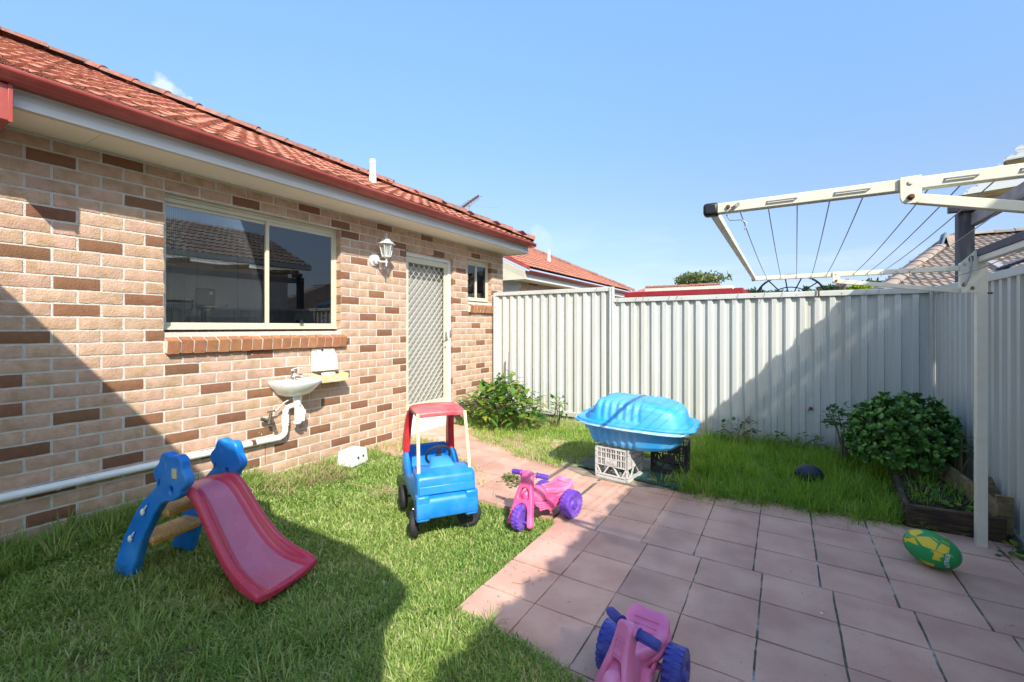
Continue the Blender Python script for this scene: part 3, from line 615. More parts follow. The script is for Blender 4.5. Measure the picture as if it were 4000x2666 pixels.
for i, (a, b, zb, zt, dark) in enumerate(pieces):
    me = random.choice(BD if dark else BL)
    loc = Vector((WX + random.uniform(-.0012, .0012), (a + b) / 2, (zb + zt) / 2)); sc_ = ((1), (b - a - .002) / .228, (zt - zb - .001) / .0745)
    rot = (random.uniform(-.003, .003), random.uniform(-.003, .003), random.uniform(-.004, .004))
    if random.random() < .5: rot = (rot[0] + pi, rot[1], rot[2]) if False else rot
    if i < 299: link('brick', me, wall, loc=loc, rot=rot, scale=sc_)
    else:
        rest.cm = 1 if dark else 0; rest.add([(loc.x + v.co.x, loc.y + v.co.y * sc_[1], loc.z + v.co.z * sc_[2]) for v in me.vertices], [tuple(f.vertices) for f in me.polygons])
rest.obj('brick', [M_brick, M_brickd], wall, kind='stuff', smooth=50)
# reveal returns beside the openings (brick ends seen in the right hand jambs)
for (yy, z0, z1) in ((WIN[1], WIN[2], WIN[3]), (DOOR[1], .0, DOOR[3]), (WIN2[1], WIN2[2], WIN2[3])):
    rv = MB()
    for kk in range(-1, 30):
        zt = 2.456 - .0875 * kk - .005; zb = zt - .0775
        if zb > z0 - .01 and zt < z1 + .03:
            rv.cm = 1 if any(abs(q.y - yy) < .12 and zb < q.z < zt for q in DK) else 0
            rv.box(WX - .11, WX - .010, yy - .0015, yy + .05, zb, min(zt, z1))
    rv.obj('reveal_brick', [M_brick, M_brickd], wall, bevel=.002, kind='stuff')
mb = MB(); mb.box(-10.4, WX - .225, -.6, 6.1, 2.44, ZT); mb.box(-5.85, -5.76, -.5, 3.55, 0, 2.44); mb.box(-10.4, -10.3, -.6, 6.1, 0, 2.44); mb.box(-10.3, WX - .225, 6.0, 6.12, 0, 2.44); mb.box(-10.3, WX - .225, -.6, -.5, 0, 2.44); mb.box(-10.3, WX - .225, -.5, 6.0, -.08, -.02)
mb.box(-10.3, -7.2, 3.55, 3.65, 0, 2.44); mb.box(-7.2, WX - .225, 3.60, 3.70, 0, 2.44)
mb.obj('inner_walls', M_inwall, house)
pt = MB(); rp = random.Random(9)
for (px, py) in ((1190, 1392), (1213, 1383), (960, 1380), (984, 1386), (980, 1508), (1064, 1502), (1135, 1456), (1521, 1240), (1567, 1238), (1522, 1328), (1566, 1328), (1493, 1338), (1022, 1697), (1093, 1680), (1078, 1672), (1148, 1690), (1012, 1690), (1120, 1760), (955, 1762), (1045, 1668)):
    q = onx(px, py, WX + .0015); r0 = rp.uniform(.002, .0055); pt.lathe([(r0, -.001), (r0, .0006), (r0 * .3, .0012)], Matrix.Translation(q) @ Matrix.Rotation(pi / 2, 4, 'Y'), 7)
pt.obj('paint_spots', M_white, wall, kind='stuff')
st_ = MB(); q0 = onx(1036, 1775, WX + .001); st_.add([(WX + .0015, q0.y - .006, .30), (WX + .0015, q0.y + .006, .30), (WX + .0015, q0.y + .004, .10), (WX + .0015, q0.y - .003, .10)], [(0, 1, 2, 3)]); st_.obj('rust_streak', M_ruststreak, wall, smooth=0, fix=False)
# ---- sloping sill bricks
def sills(y0, y1, n, zt, parent, name='sill_brick'):
    wdt = (y1 - y0) / n; pm = MB(); pm.prism([(WX - .14, zt + .0), (WX + .047, zt - .086), (WX + .030, zt - .172), (WX - .14, zt - .15)], y0 + .004, y1 - .004, 'y'); pm.obj('sill_mortar', M_mortar, parent)
    ms = []
    for k in range(4):
        m_ = MB(); r = random.Random(k); j = lambda: r.uniform(-.003, .003)
        m_.prism([(-.135, .004), (.054 + j(), -.080 + j()), (.036 + j(), -.176 + j()), (-.13, -.16)], -.5, .5, 'y'); me = m_.mesh(name, M_brickd if 0 else M_sill, 0); ms.append(me)
    for i in range(n):
        link(name, ms[i % 4], parent, loc=(WX + random.uniform(-.002, .003), y0 + (i + .5) * wdt, zt + random.uniform(-.003, .003)), rot=(random.uniform(-.006, .006), 0, random.uniform(-.004, .004)), scale=(1, wdt - .014, 1))
M_sill = mat('sill_brick_orange', (.36, .155, .068), .8, .14, 22, .5, 90, rnd=.10, hue=.006)
# ---- windows
def window(y0, y1, z0, z1, name, screen_right=True):
    wn = MB(); xf = WX - .125; xb = WX - .075; t = .030
    wn.box(xf, xb, y0, y1, z1 - .055, z1); wn.box(xf, xb, y0, y1, z0, z0 + .03); wn.box(xf, xb, y0, y0 + t, z0 + .03, z1 - .055); wn.box(xf, xb, y1 - t, y1, z0 + .03, z1 - .055)
    wn.box(xb, xb + .022, y0, y1, z1 - .02, z1 - .002); wn.box(xb, xb + .014, y0, y1, z0 + .001, z0 + .012)
    wo = wn.obj(name, M_alu, house, bevel=.002)
    ym = (y0 + y1) / 2 + (.045 if y1 - y0 > 1 else 0); s = .026
    for k, (a, b, x) in enumerate(((y0 + t, ym + s / 2, xb - .018), (ym - s / 2, y1 - t, xb - .004))):
        f = MB(); zz0, zz1 = z0 + .031, z1 - .056
        f.box(x - .016, x, a, b, zz1 - s, zz1); f.box(x - .016, x, a, b, zz0, zz0 + s); f.box(x - .016, x, a, a + (s * 1.1 if k else .012), zz0 + s, zz1 - s); f.box(x - .016, x, b - s * 1.1, b, zz0 + s, zz1 - s)
        f.obj('sash', M_alu, wo, bevel=.0015)
        p = MB(); p.box(x - .010, x - .006, a + (s if k else .011), b - s, zz0 + s, zz1 - s); p.obj('pane', M_glass, wo, smooth=0)
        if k == 1 and screen_right: q = MB(); q.box(x - .0145, x - .0135, a + s, b - s, zz0 + s, zz1 - s); q.obj('insect_screen', M_screen, wo, smooth=0)
    return wo
wo = window(*WIN, 'window'); sills(WIN[0] - .004, 3.075, 18, WIN[2] - .004, wo)
w2 = window(*WIN2, 'window'); sills(WIN2[0] + .0, 5.92, 8, WIN2[2] - .004, w2)
lk = MB(); lk.box(WX - .06, WX - .045, 2.60, 2.63, WIN[2] + .06, WIN[2] + .085); lk.obj('latch', M_dark, wo)
# ---- kitchen seen through the glass
kt = thing('kitchen_cabinets', 'cream kitchen cupboards seen through the big window', 'cabinets', (-5.5, 1.9, 0))
for i in range(9):
    y = -.2 + i * .42; c = MB(); c.box(-5.75, -5.45, y + .004, y + .416, 1.45, 2.2); d_ = c.obj('cupboard_door', M_cab, kt, bevel=.004)
    h = MB(); h.tube([(-5.44, y + (.36 if i % 2 else .06), 1.52), (-5.42, y + (.36 if i % 2 else .06), 1.54), (-5.42, y + (.36 if i % 2 else .06), 1.62), (-5.44, y + (.36 if i % 2 else .06), 1.64)], .005, 6); h.obj('handle', M_dark, d_)
    c = MB(); c.box(-5.75, -5.18, y + .004, y + .416, .1, .88); c.obj('base_cupboard', M_cab, kt, bevel=.004)
c = MB(); c.box(-5.752, -5.13, -.1, 3.55, .9, .94); c.obj('worktop', M_greybeam, kt)
fr = MB(); fr.box(-5.12, -4.62, 3.02, 3.52, 0, 1.82); fr.cm = 0; fo = fr.obj('fridge', M_paleplast, bevel=.01); tag(fo, 'grey fridge behind the right window pane', 'fridge')
nt_ = MB(); nt_.box(-4.618, -4.616, 3.16, 3.25, 1.55, 1.63); nt_.obj('paper_note', M_white, fo)
tb = thing('tablet_holder', 'black rounded screen on a stand just inside the window', 'screen stand', (-4.55, 1.85, .0))
m_ = MB(); m_.box(-4.60, -4.56, 1.93, 2.10, 1.50, 1.70); m_.obj('screen', M_dark, tb, bevel=.02)
m_ = MB(); m_.tube([(-4.58, 2.0, .9), (-4.58, 2.0, 1.5)], .022, 10); m_.tube([(-4.58, 2.0, 1.36), (-4.58, 2.0, 1.39)], .032, 10); m_.obj('stand', M_dark, tb)
m_ = MB(); m_.lathe([(.026, 1.33), (.03, 1.335), (.03, 1.365), (.026, 1.37)], Matrix.Translation((-4.58, 2.0, 0))); m_.obj('collar', M_bluef, tb)
m_ = MB(); m_.lathe([(.001, 0), (.014, 0), (.014, .002), (.001, .002)], Matrix.Translation((-4.559, 2.055, 1.655)) @ Matrix.Rotation(pi / 2, 4, 'Y')); m_.obj('dial', M_white, tb)
vb = thing('vertical_blind', 'bunch of grey vertical blind slats at the left of the window', 'blind', (-4.15, 1.52, 1.34))
for i in range(13):
    m_ = MB(); m_.box(-4.20, -4.115, 1.515 + i * .0125, 1.517 + i * .0125, 1.37, 2.30, Matrix.Rotation(0, 4, 'Z')); m_.obj('slat', M_paleplast, vb, smooth=0)
# ---- door
M_innerdoor = mat('inner_door_paint', (.33, .33, .31), .6, .04, 5)
dr = MB(); xf = WX - .10; xb = WX - .045
dr.box(xf, xb, DOOR[0], DOOR[1], 2.235, 2.298); dr.box(xf, xb, DOOR[0], DOOR[0] + .045, .265, 2.235); dr.box(xf, xb, DOOR[1] - .06, DOOR[1], .01, 2.235)
door = dr.obj('door', M_white, house, bevel=.003)
m_ = MB(); m_.box(WX - .19, WX - .15, DOOR[0] + .02, DOOR[1] - .03, .28, 2.23); m_.obj('inner_door', M_innerdoor, door)
m_ = MB(); a, b, z0, z1, x0, x1 = DOOR[0] + .047, DOOR[1] - .062, .285, 2.233, WX - .085, WX - .062
m_.box(x0, x1, a, b, z1 - .075, z1); m_.box(x0, x1, a, b, z0, z0 + .075); m_.box(x0, x1, a, a + .05, z0 + .075, z1 - .075); m_.box(x0, x1, b - .055, b, z0 + .075, z1 - .075)
sd = m_.obj('screen_door_frame', M_alu, door, bevel=.002)
m_ = MB(); ga, gb, gz0, gz1 = a + .05, b - .055, z0 + .075, z1 - .075; pw, ph = .098, .104; t = .0045
def clipseg(y1, z1_, y2, z2):
    d_ = [y2 - y1, z2 - z1_]; t0, t1 = 0, 1
    for p_, q_ in ((-d_[0], y1 - ga), (d_[0], gb - y1), (-d_[1], z1_ - gz0), (d_[1], gz1 - z1_)):
        if p_ == 0: continue
        r = q_ / p_
        if p_ < 0: t0 = max(t0, r)
        else: t1 = min(t1, r)
    return None if t0 >= t1 - .02 else (y1 + t0 * d_[0], z1_ + t0 * d_[1], y1 + t1 * d_[0], z1_ + t1 * d_[1])
for j in range(-2, int((gz1 - gz0) / (ph / 2)) + 3):
    for i in range(-1, int((gb - ga) / pw) + 3):
        yy = ga + i * pw + (j % 2) * pw / 2; zz = gz0 + j * ph / 2
        for sgn in (-1, 1):
            # each strand: short upright node, then a slanted run
            c = clipseg(yy, zz + .007, yy + sgn * pw / 2, zz + ph / 2 - .007)
            if c: m_.bar((xb - .028, c[0], c[1]), (xb - .028, c[2], c[3]), t, .006, up=(1, 0, 0))
        if ga < yy < gb and gz0 < zz - .008 and zz + .008 < gz1: m_.bar((xb - .0275, yy, zz - .009), (xb - .0275, yy, zz + .009), .009, .006, up=(1, 0, 0))
m_.obj('diamond_grille', M_alu, door, smooth=0, kind='stuff')
m_ = MB(); ly = DOOR[1] - .085; m_.box(WX - .062, WX - .055, ly - .018, ly + .018, 1.14, 1.27); m_.tube([(WX - .055, ly, 1.20), (WX - .015, ly, 1.20), (WX - .012, ly - .09, 1.195)], .007, 8); m_.box(WX - .045, WX - .03, DOOR[1] - .035, DOOR[1] - .005, 1.20, 1.30)
m_.lathe([(.016, 0), (.016, .008), (.001, .009)], Matrix.Translation((WX - .062, ly - .02, 1.06)) @ Matrix.Rotation(pi / 2, 4, 'Y'), 12); m_.obj('handle', M_steel, door, bevel=.001)
st = MB(); st.box(WX - .14, WX - .030, DOOR[0] + .003, DOOR[1] - .003, -.03, .262); so = st.obj('door_step', M_step, house, bevel=.006)
st = MB(); st.box(WX - .13, WX - .024, DOOR[0] + .003, DOOR[0] + .40, .012, .125); st.box(WX - .13, WX - .024, DOOR[0] + .405, DOOR[1] - .003, .012, .125); st.box(WX - .13, WX - .024, DOOR[0] + .003, DOOR[0] + .21, .130, .225); st.box(WX - .13, WX - .024, DOOR[0] + .215, DOOR[0] + .64, .130, .225); st.box(WX - .13, WX - .024, DOOR[0] + .645, DOOR[1] - .003, .130, .225); st.obj('painted_bricks', M_step, so, bevel=.002)
# ---- eave: soffit, fascia, gutter
m_ = MB()
for a, b in ((-.6, 1.02), (1.023, 2.78), (2.783, 4.52), (4.523, 6.325)): m_.box(WX - .02, -3.592, a, b, 2.550, 2.560)
sf = m_.obj('soffit', M_soffit, house, smooth=0)
m_ = MB(); m_.box(WX - .4, WX + .001, 6.186, 6.325, 2.550, 2.560); m_.obj('soffit_return', M_soffit, house, smooth=0)
gz = lambda P: [(x_, 2.640 + (z_ - 2.640) * .56) for x_, z_ in P]
fprof = [(-3.625, 2.545), (-3.580, 2.545), (-3.580, 2.590), (-3.587, 2.594), (-3.587, 2.635), (-3.580, 2.641), (-3.580, 2.70), (-3.625, 2.70)]
m_ = MB(); m_.prism(fprof, -.6, 6.345, 'y'); m_.obj('fascia', M_fascia, house)
m_ = MB(); m_.prism([(y_ if False else -x_ + (6.345 - 3.580), z_) for x_, z_ in fprof], -8.0, -3.626, 'x'); m_.obj('fascia', M_fascia, house)
gprof = [(-3.578, 2.648), (-3.508, 2.640), (-3.490, 2.646), (-3.480, 2.662), (-3.472, 2.690), (-3.455, 2.712), (-3.448, 2.735), (-3.450, 2.752), (-3.462, 2.758), (-3.466, 2.750), (-3.460, 2.735), (-3.468, 2.716), (-3.484, 2.694), (-3.492, 2.665), (-3.50, 2.655), (-3.574, 2.658), (-3.574, 2.745), (-3.578, 2.745)]
gprof = gz(gprof)
m_ = MB(); m_.prism(gprof, -.6, 6.38, 'y'); m_.obj('gutter', M_redmetal, house, smooth=50)
m_ = MB(); m_.prism([(6.38 + (x_ + 3.448), z_) for x_, z_ in gprof], -8.0, -3.470, 'x'); m_.obj('gutter', M_redmetal, house, smooth=50)
m_ = MB(); m_.box(-3.58, -3.449, 6.378, 6.384, 2.645, 2.703); m_.obj('gutter_end_cap', M_redmetal, house, smooth=0)
m_ = MB(); m_.box(-3.97, -3.523, .507, .618, 2.44, 2.635); gbx = m_.obj('rain_head', M_redmetal, house, bevel=.004)
m_ = MB(); m_.box(-3.532, -3.518, .606, .624, 2.434, 2.641); m_.obj('flange', M_redmetal, gbx, bevel=.002)
# ---- roof with separate tiles
SL = math.tan(radians(25)); CS, SN = cos(radians(25)), sin(radians(25)); EX, EZ, EY = -3.50, 2.722, 6.40
ridge_s = 4.35
roof = MB(); RX = EX - ridge_s; RZ = EZ + ridge_s * SL; RYE = EY - ridge_s
o_ = .03
roof.add([(EX, -1.2, EZ - o_), (EX, EY, EZ - o_), (RX, RYE, RZ - o_), (RX, -1.2, RZ - o_), (2 * RX - EX, EY, EZ - o_), (2 * RX - EX, -1.2, EZ - o_)], [(0, 1, 2, 3), (1, 4, 2), (3, 2, 4, 5)])
ro = roof.obj('roof', M_cap, house, smooth=0, fix=False)
def tile_mesh(name, m, w=.30, l=.345, seg=4, amp=.014, th=.019):
    t_ = MB(); n = seg * 4; top = []; 
    prof = []
    for i in range(n + 1):
        u = i / n; ph_ = (u * 2) % 1 if u < 1 else 1
        a = max(0, sin(pi * min(1, ph_ / .62))) if ph_ < .62 else 0
        prof.append((u * w - w / 2, amp * a + (.004 if .62 <= ph_ < .66 or ph_ > .96 else 0)))
    vs = [(x, 0, z + th) for x, z in prof] + [(x, l, z - .004) for x, z in prof] + [(x, .004, z * .75) for x, z in prof]
    n1 = n + 1; fs = [(i, i + 1, n1 + i + 1, n1 + i) for i in range(n)] + [(2 * n1 + i, 2 * n1 + i + 1, i + 1, i) for i in range(n)]
    t_.add(vs, fs); return t_.mesh(name, m, 40, fix=False)
TL = tile_mesh('roof_tile', M_tile); RM = Matrix(((0, -CS, SN), (1, 0, 0), (0, SN, CS)))
cands = []
for c in range(16):
    s = c * .318
    ymax = EY - s * CS
    ncol = int((EY + 1.2) / .30) + 1
    for k in range(ncol):
        y = ymax_k = EY - .17 - .30 * k - (0 if c % 2 == 0 else 0)
        if y > ymax - .13 or y < -1.0: continue
        P = Vector((EX - s * CS, y, EZ - .008 + s * SN)); cands.append((P, (P - CAMP).length))
cands.sort(key=lambda t: t[1]); rt = MB(); re = RM.to_euler()
tv = [v.co.copy() for v in TL.vertices]; tf = [tuple(f.vertices) for f in TL.polygons]
for i, (P, d_) in enumerate(cands):
    q = P + Vector((random.uniform(-.003, .003), random.uniform(-.004, .004), random.uniform(-.003, .004)))
    if i < 299: link('roof_tile', TL, ro, loc=q, rot=(re.x + random.uniform(-.01, .01), re.y + random.uniform(-.008, .008), re.z))
    else: rt.add([RM @ v + q for v in tv], tf)
# hip end faces away from the camera
RM2 = Matrix(((-1, 0, 0), (0, -CS, SN), (0, SN, CS)))
for c in range(16):
    s = c * .318
    for k in range(30):
        x = EX - .17 - .3 * k
        if x > EX - s * CS - .17 or x < 2 * RX - EX + s * CS + .17: continue
        rt.add([RM2 @ v + Vector((x, EY - s * CS, EZ + s * SN)) for v in tv], tf)
rt.obj('roof_tile', M_tile, ro, kind='stuff', fix=False, smooth=40)
cap = MB(); n = 8
cap.add([(.0 + (.02 if e else 0), .105 * cos(pi * k / n) * (1.0 if not e else .9), .075 * sin(pi * k / n) * (1.0 if not e else .85)) if False else ((0 if not e else .42), .14 * cos(pi * k / n) * (1 if not e else .9), .095 * sin(pi * k / n) * (1 if not e else .8)) for e in (0, 1) for k in range(n + 1)], [(k, k + 1, n + 1 + k + 1, n + 1 + k) for k in range(n)] + [tuple(range(n + 1))])
CAPM = cap.mesh('ridge_cap', M_cap, 40)
def caps(a, b, parent, me=CAPM, up=(0, 0, 1)):
    a = Vector(a); b = Vector(b); d_ = (b - a); L_ = d_.length; d_.normalize(); sx = Vector(up).cross(d_).normalized(); u = d_.cross(sx); n = int(L_ / .39)
    R = Matrix((d_, sx, u)).transposed()
    for i in range(n + 1):
        link('ridge_cap', me, parent, loc=a + d_ * (i * .39) + Vector((0, 0, random.uniform(-.004, .008))), rot=R.to_euler())
caps((EX - .02, EY - .02, EZ + .022), (RX, RYE, RZ + .022), ro); caps((RX, RYE, RZ + .025), (RX, -1.2, RZ + .025), ro)
# ---- things on the roof
vp_ = thing('roof_vent_pipe', 'white vent pipe standing on the near tiled roof', 'vent pipe', (-4.44, 3.86, 3.15))
m_ = MB(); m_.lathe([(.044, -.1), (.044, .10), (.038, .115), (.036, .26)], Matrix.Translation((-4.44, 3.86, 3.15)), 14); m_.obj('pipe', M_pvc, vp_)
m_ = MB(); m_.lathe([(.036, .26), (.041, .262), (.041, .285), (.032, .31), (.02, .318)], Matrix.Translation((-4.44, 3.86, 3.15)), 14); m_.obj('cap', M_pvc, vp_)

# ================================================================== second house beyond the fence
h2 = thing('brick_house', 'neighbouring brick house with red tiled roof behind the left of the fence', 'house', (-8, 12, 0))
E2X, E2Z, E2Y, S2 = -5.04, 2.70, 9.0, 5.4; sl2 = math.tan(radians(25.5)); c2, s2_ = cos(radians(25.5)), sin(radians(25.5))
m_ = MB(); m_.box(E2X - 8.5, E2X - .47, E2Y + .3, 20.5, -.1, 2.69); m_.obj('wall', M_mortar, h2)
bk = MB(); r = random.Random(5)
for kk in range(0, 14):
    zt = 2.66 - .0875 * kk
    for i in range(48):
        y = E2Y + .3 + (.12 if kk % 2 else 0) + i * .24; bk.cm = 1 if r.random() < .2 else 0
        bk.box(E2X - .475, E2X - .460, y + .005, y + .235, zt - .0775, zt)
bk.obj('brick', [M_brick, M_brickd], h2, kind='stuff', smooth=0)
def gut2(y0, y1): return [(x_ - (-3.448) + E2X + .02, z_ - .04) for x_, z_ in gprof]
m_ = MB(); m_.prism(gut2(0, 0), E2Y - .02, 17.3, 'y'); m_.obj('gutter', M_redmetal, h2, smooth=50)
m_ = MB(); m_.box(E2X - .16, E2X - .115, E2Y, 17.3, 2.46, 2.66); m_.obj('fascia', M_fascia, h2)
m_ = MB(); m_.box(E2X - .48, E2X - .161, E2Y, 17.3, 2.455, 2.465); m_.obj('soffit', M_soffit, h2)
# raking gable boards
m_ = MB(); m_.prism([(E2X - .11, 2.46), (E2X - .11, 2.66), (E2X - 5.4, 2.66 + 5.29 * sl2), (E2X - 5.4, 2.42 + 5.29 * sl2), (E2X - .8, 2.46)], E2Y - .03, E2Y + .02, 'y'); m_.obj('bargeboard', M_alu, h2)
for k in range(3):
    m_ = MB(); m_.prism([(E2X - .112, 2.50 + .05 * k), (E2X - .112, 2.506 + .05 * k), (E2X - 2.0, 2.506 + .05 * k + 1.89 * sl2), (E2X - 2.0, 2.50 + .05 * k + 1.89 * sl2)], E2Y - .034, E2Y - .031, 'y'); m_.obj('board_joint', M_greybeam, h2)
m_ = MB(); m_.prism([(E2X + .02, 2.66), (E2X + .02, 2.76), (E2X - 5.4, 2.80 + 5.4 * sl2), (E2X - 5.4, 2.68 + 5.4 * sl2)], E2Y - .06, E2Y - .031, 'y'); m_.obj('barge_cap', M_redmetal, h2)
rf = MB(); RZ2 = E2Z + S2 * sl2; YE2 = 17.4
rf.add([(E2X, E2Y, E2Z), (E2X, YE2, E2Z), (E2X - S2, YE2 - S2 * .55, RZ2), (E2X - S2, E2Y, RZ2)], [(0, 1, 2, 3)]); r2 = rf.obj('roof', M_cap, h2, smooth=0, fix=False)
TS = tile_mesh('small_tile', M_tile, seg=2); tsv = [v.co.copy() for v in TS.vertices]; tsf = [tuple(f.vertices) for f in TS.polygons]
R2 = Matrix(((0, -c2, s2_), (1, 0, 0), (0, s2_, c2))); rt = MB()
for c in range(19):
    s = c * .318
    for k in range(28):
        y = E2Y + .12 + .3 * k
        if y > YE2 - s * c2 * .55: continue
        rt.add([R2 @ v + Vector((E2X + .05 - s * c2, y, E2Z + .03 + s * s2_)) for v in tsv], tsf)
rt.obj('roof_tile', M_tile, r2, kind='stuff', fix=False, smooth=40)
caps((E2X - S2, E2Y, RZ2 + .06), (E2X - S2, YE2 - S2 * .55, RZ2 + .06), r2); caps((E2X, YE2, E2Z + .05), (E2X - S2, YE2 - S2 * .55, RZ2 + .06), r2)
P = Vector((0, 0, 0)); rr = ray(2144, 1030); t = (E2Z + sl2 * E2X - HCAM) / (rr.z + sl2 * rr.x); P = CAMP + rr * t; hh = (1030 - 975) / F_PX * t
vp_ = thing('roof_vent_pipe', 'white vent pipe on the roof of the neighbouring house', 'vent pipe', P)
m_ = MB(); m_.lathe([(.055, -.15), (.055, hh * .35), (.045, hh * .4), (.045, hh * .85)], Matrix.Translation(P), 12); m_.obj('pipe', M_pvc, vp_)
m_ = MB(); m_.lathe([(.045, hh * .85), (.052, hh * .86), (.052, hh * .94), (.03, hh)], Matrix.Translation(P), 12); m_.obj('cap', M_pvc, vp_)
# ---- aerial behind the near roof
A = ond(1835, 830, 12.5); an = thing('television_aerial', 'thin television aerial rising behind the near roof', 'aerial', (A.x, A.y, 2.5))
q = lambda px, py, d=12.5: ond(px, py, d)
m_ = MB(); m_.tube([(A.x, A.y, 2.5), q(1834, 796)], .026, 6); m_.obj('mast', M_steel, an)
m_ = MB(); m_.bar(q(1806, 812), q(1871, 765), .055); m_.obj('boom', M_dark, an)
for k in range(7):
    c = q(1812 + 9 * k, 808 - 6.5 * k); dv = Vector((.9, .35, 0)).normalized() * (.18 if k < 5 else .12); m_ = MB(); m_.tube([c - dv, c + dv], .014, 5); m_.obj('element', M_wire, an)
m_ = MB(); m_.tube([q(1786, 800), q(1951, 813, 13.4)], .006, 5); m_.obj('element', M_wire, an)
# ================================================================== FENCES
def rib_profile(pitch=.1347, d=.032):
    # (offset along, depth): flat outer face with two fine creases, sloped side, inner pan
    return [(0, 0), (.016, 0), (.018, .002), (.020, 0), (.046, 0), (.060, d * .92), (.078, d * .92), (.080, d), (.082, d * .92), (.100, d * .92), (.102, d), (.104, d * .92), (.116, d * .92), (.1345, .001)]
def sheet(name, P0, dirv, nrm, n, z0, z1, parent, m=M_colorbond):
    """n ribs of trapezoid steel starting at P0 along dirv; nrm points to the viewer"""
    P0 = Vector(P0); dirv = Vector(dirv); nrm = Vector(nrm); pr = rib_profile(); pts = []
    for k in range(n):
        for a, d_ in pr: pts.append(P0 + dirv * (k * .1347 + a) - nrm * d_)
        pts.append(P0 + dirv * ((k + 1) * .1347 + .0005) - nrm * pr[-1][1]) if k == n - 1 else None
    vs = [(p.x, p.y, z0) for p in pts] + [(p.x, p.y, z1) for p in pts]; N_ = len(pts)
    m_ = MB(); m_.add(vs, [(i, i + 1, N_ + i + 1, N_ + i) for i in range(N_ - 1)]); return m_.obj(name, m, parent, smooth=0, fix=False)
FY = 5.85
def rail(parent, a, b, z, h=.052, w=.05, name='top_rail'):
    m_ = MB(); a = Vector(a); b = Vector(b); m_.bar((a.x, a.y, z), (b.x, b.y, z), w, h); m_.bar((a.x, a.y, z + h / 2 + .003), (b.x, b.y, z + h / 2 + .003), w * .8, .006); return m_.obj(name, M_colorbond, parent, bevel=.003)
f1 = thing('steel_fence', 'taller section of pale ribbed steel fence beside the house', 'fence', (-2.95, FY, 0))
x = -3.90
for k in range(2): sheet('fence_sheet', (-3.895 + k * 7 * .1347 - .0, FY, 0), (1, 0, 0), (0, -1, 0), 7, .10, 1.85, f1)
rail(f1, (-3.90, FY + .01, 0), (-2.025, FY + .01, 0), 1.855); rail(f1, (-3.90, FY + .01, 0), (-2.03, FY + .01, 0), .085, .06, name='bottom_rail')
m_ = MB(); m_.box(-3.925, -3.895, FY - .025, FY + .04, 0, 1.872); m_.obj('post', M_colorbond, f1, bevel=.003)
def post(parent, x, y, z0, z1, w=.055, d_=.06):
    m_ = MB(); m_.prism([(x - w / 2, y - d_ / 2), (x - w * .12, y - d_ / 2), (x - w * .06, y - d_ * .3), (x + w * .06, y - d_ * .3), (x + w * .12, y - d_ / 2), (x + w / 2, y - d_ / 2), (x + w / 2, y + d_ / 2), (x - w / 2, y + d_ / 2)], z0, z1, 'z'); o = m_.obj('post', M_colorbond, parent, bevel=.002)
    s_ = MB(); s_.lathe([(.006, 0), (.006, .003), (.001, .004)], Matrix.Translation((x, y - d_ * .5, z1 - .05)) @ Matrix.Rotation(pi / 2, 4, 'X'), 8); s_.obj('screw', M_steel, o); return o
post(f1, -1.995, FY, -.1, 1.885)
f2 = thing('steel_fence', 'lower long section of pale ribbed steel fence behind the blue sandpit', 'fence', (-.4, FY, 0))
for k in range(4): sheet('fence_sheet', (-2.003 + k * 6 * .1347, FY + .002, 0), (1, 0, 0), (0, -1, 0), 6, -.02, 1.70, f2)
rail(f2, (-1.965, FY + .012, 0), (1.215, FY + .012, 0), 1.70); rail(f2, (-1.965, FY + .012, 0), (1.215, FY + .012, 0), .0, .05, name='bottom_rail')
post(f2, 1.245, FY, -.1, 1.735, .06)
m_ = MB(); m_.box(-.85, 1.2, FY - .06, FY - .02, -.12, .012); m_.obj('sleeper', M_timber, f2, bevel=.004)
f3 = thing('steel_fence', 'pale ribbed steel fence along the right side behind the clothes line', 'fence', (1.27, 3, 0))
for k in range(10): sheet('fence_sheet', (1.255, FY - .04 - k * 6 * .1347, 0), (0, -1, 0), (-1, 0, 0), 6, -.04, 1.69, f3)
rail(f3, (1.27, FY - .03, 0), (1.27, -2.2, 0), 1.69)
rail(f3, (1.27, FY - .03, 0), (1.27, -2.2, 0), .0, .06, name='bottom_rail')
for yy in (3.42, .98):
    m_ = MB(); m_.box(1.215, 1.285, yy - .03, yy + .03, -.05, 1.725); m_.obj('post', M_colorbond, f3, bevel=.003)
for fen, xa, xb, zz in ((f1, -3.85, -2.1, 1.852), (f2, -1.9, 1.15, 1.697)):
    m_ = MB(); x = xa
    while x < xb: m_.lathe([(.0065, 0), (.0065, .002), (.004, .005), (.001, .006)], Matrix.Translation((x, FY - (.0155 if fen is f1 else .0135), zz)) @ Matrix.Rotation(pi / 2, 4, 'X'), 6); x += .4041
    m_.obj('rail_screws', M_steel, fen, kind='stuff')
# wire ties over the rails
for px, py, lean in ((2330, 1140, 6), (2412, 1182, 5), (2484, 1175, 4), (2512, 1172, 3), (2613, 1168, 3), (2644, 1165, 3), (2882, 1150, 4), (2986, 1148, 4), (3055, 1146, 4), (3383, 1135, 3), (3433, 1134, 4)):
    c = ony(px, py, FY - .022); z = (1.886 if px < 2390 else 1.731)
    m_ = MB(); m_.tube([(c.x + .012, FY - .02, z + .012), (c.x, FY - .024, z - .03), (c.x - .014, FY - .03, z - .085)], .0022, 5); tag(m_.obj('wire_tie', M_wire), 'short wire hooked over the fence rail', 'wire', 'wire ties hooked over the fence rail')
c = ony(3198, 1150, FY - .03); m_ = MB(); m_.tube([(c.x, c.y, 1.76), (c.x, c.y - .01, 1.69), (c.x + .005, c.y, 1.66)], .008, 6); tag(m_.obj('rusty_hook', M_rust), 'rusty hook on the fence rail right of the dish', 'hook')
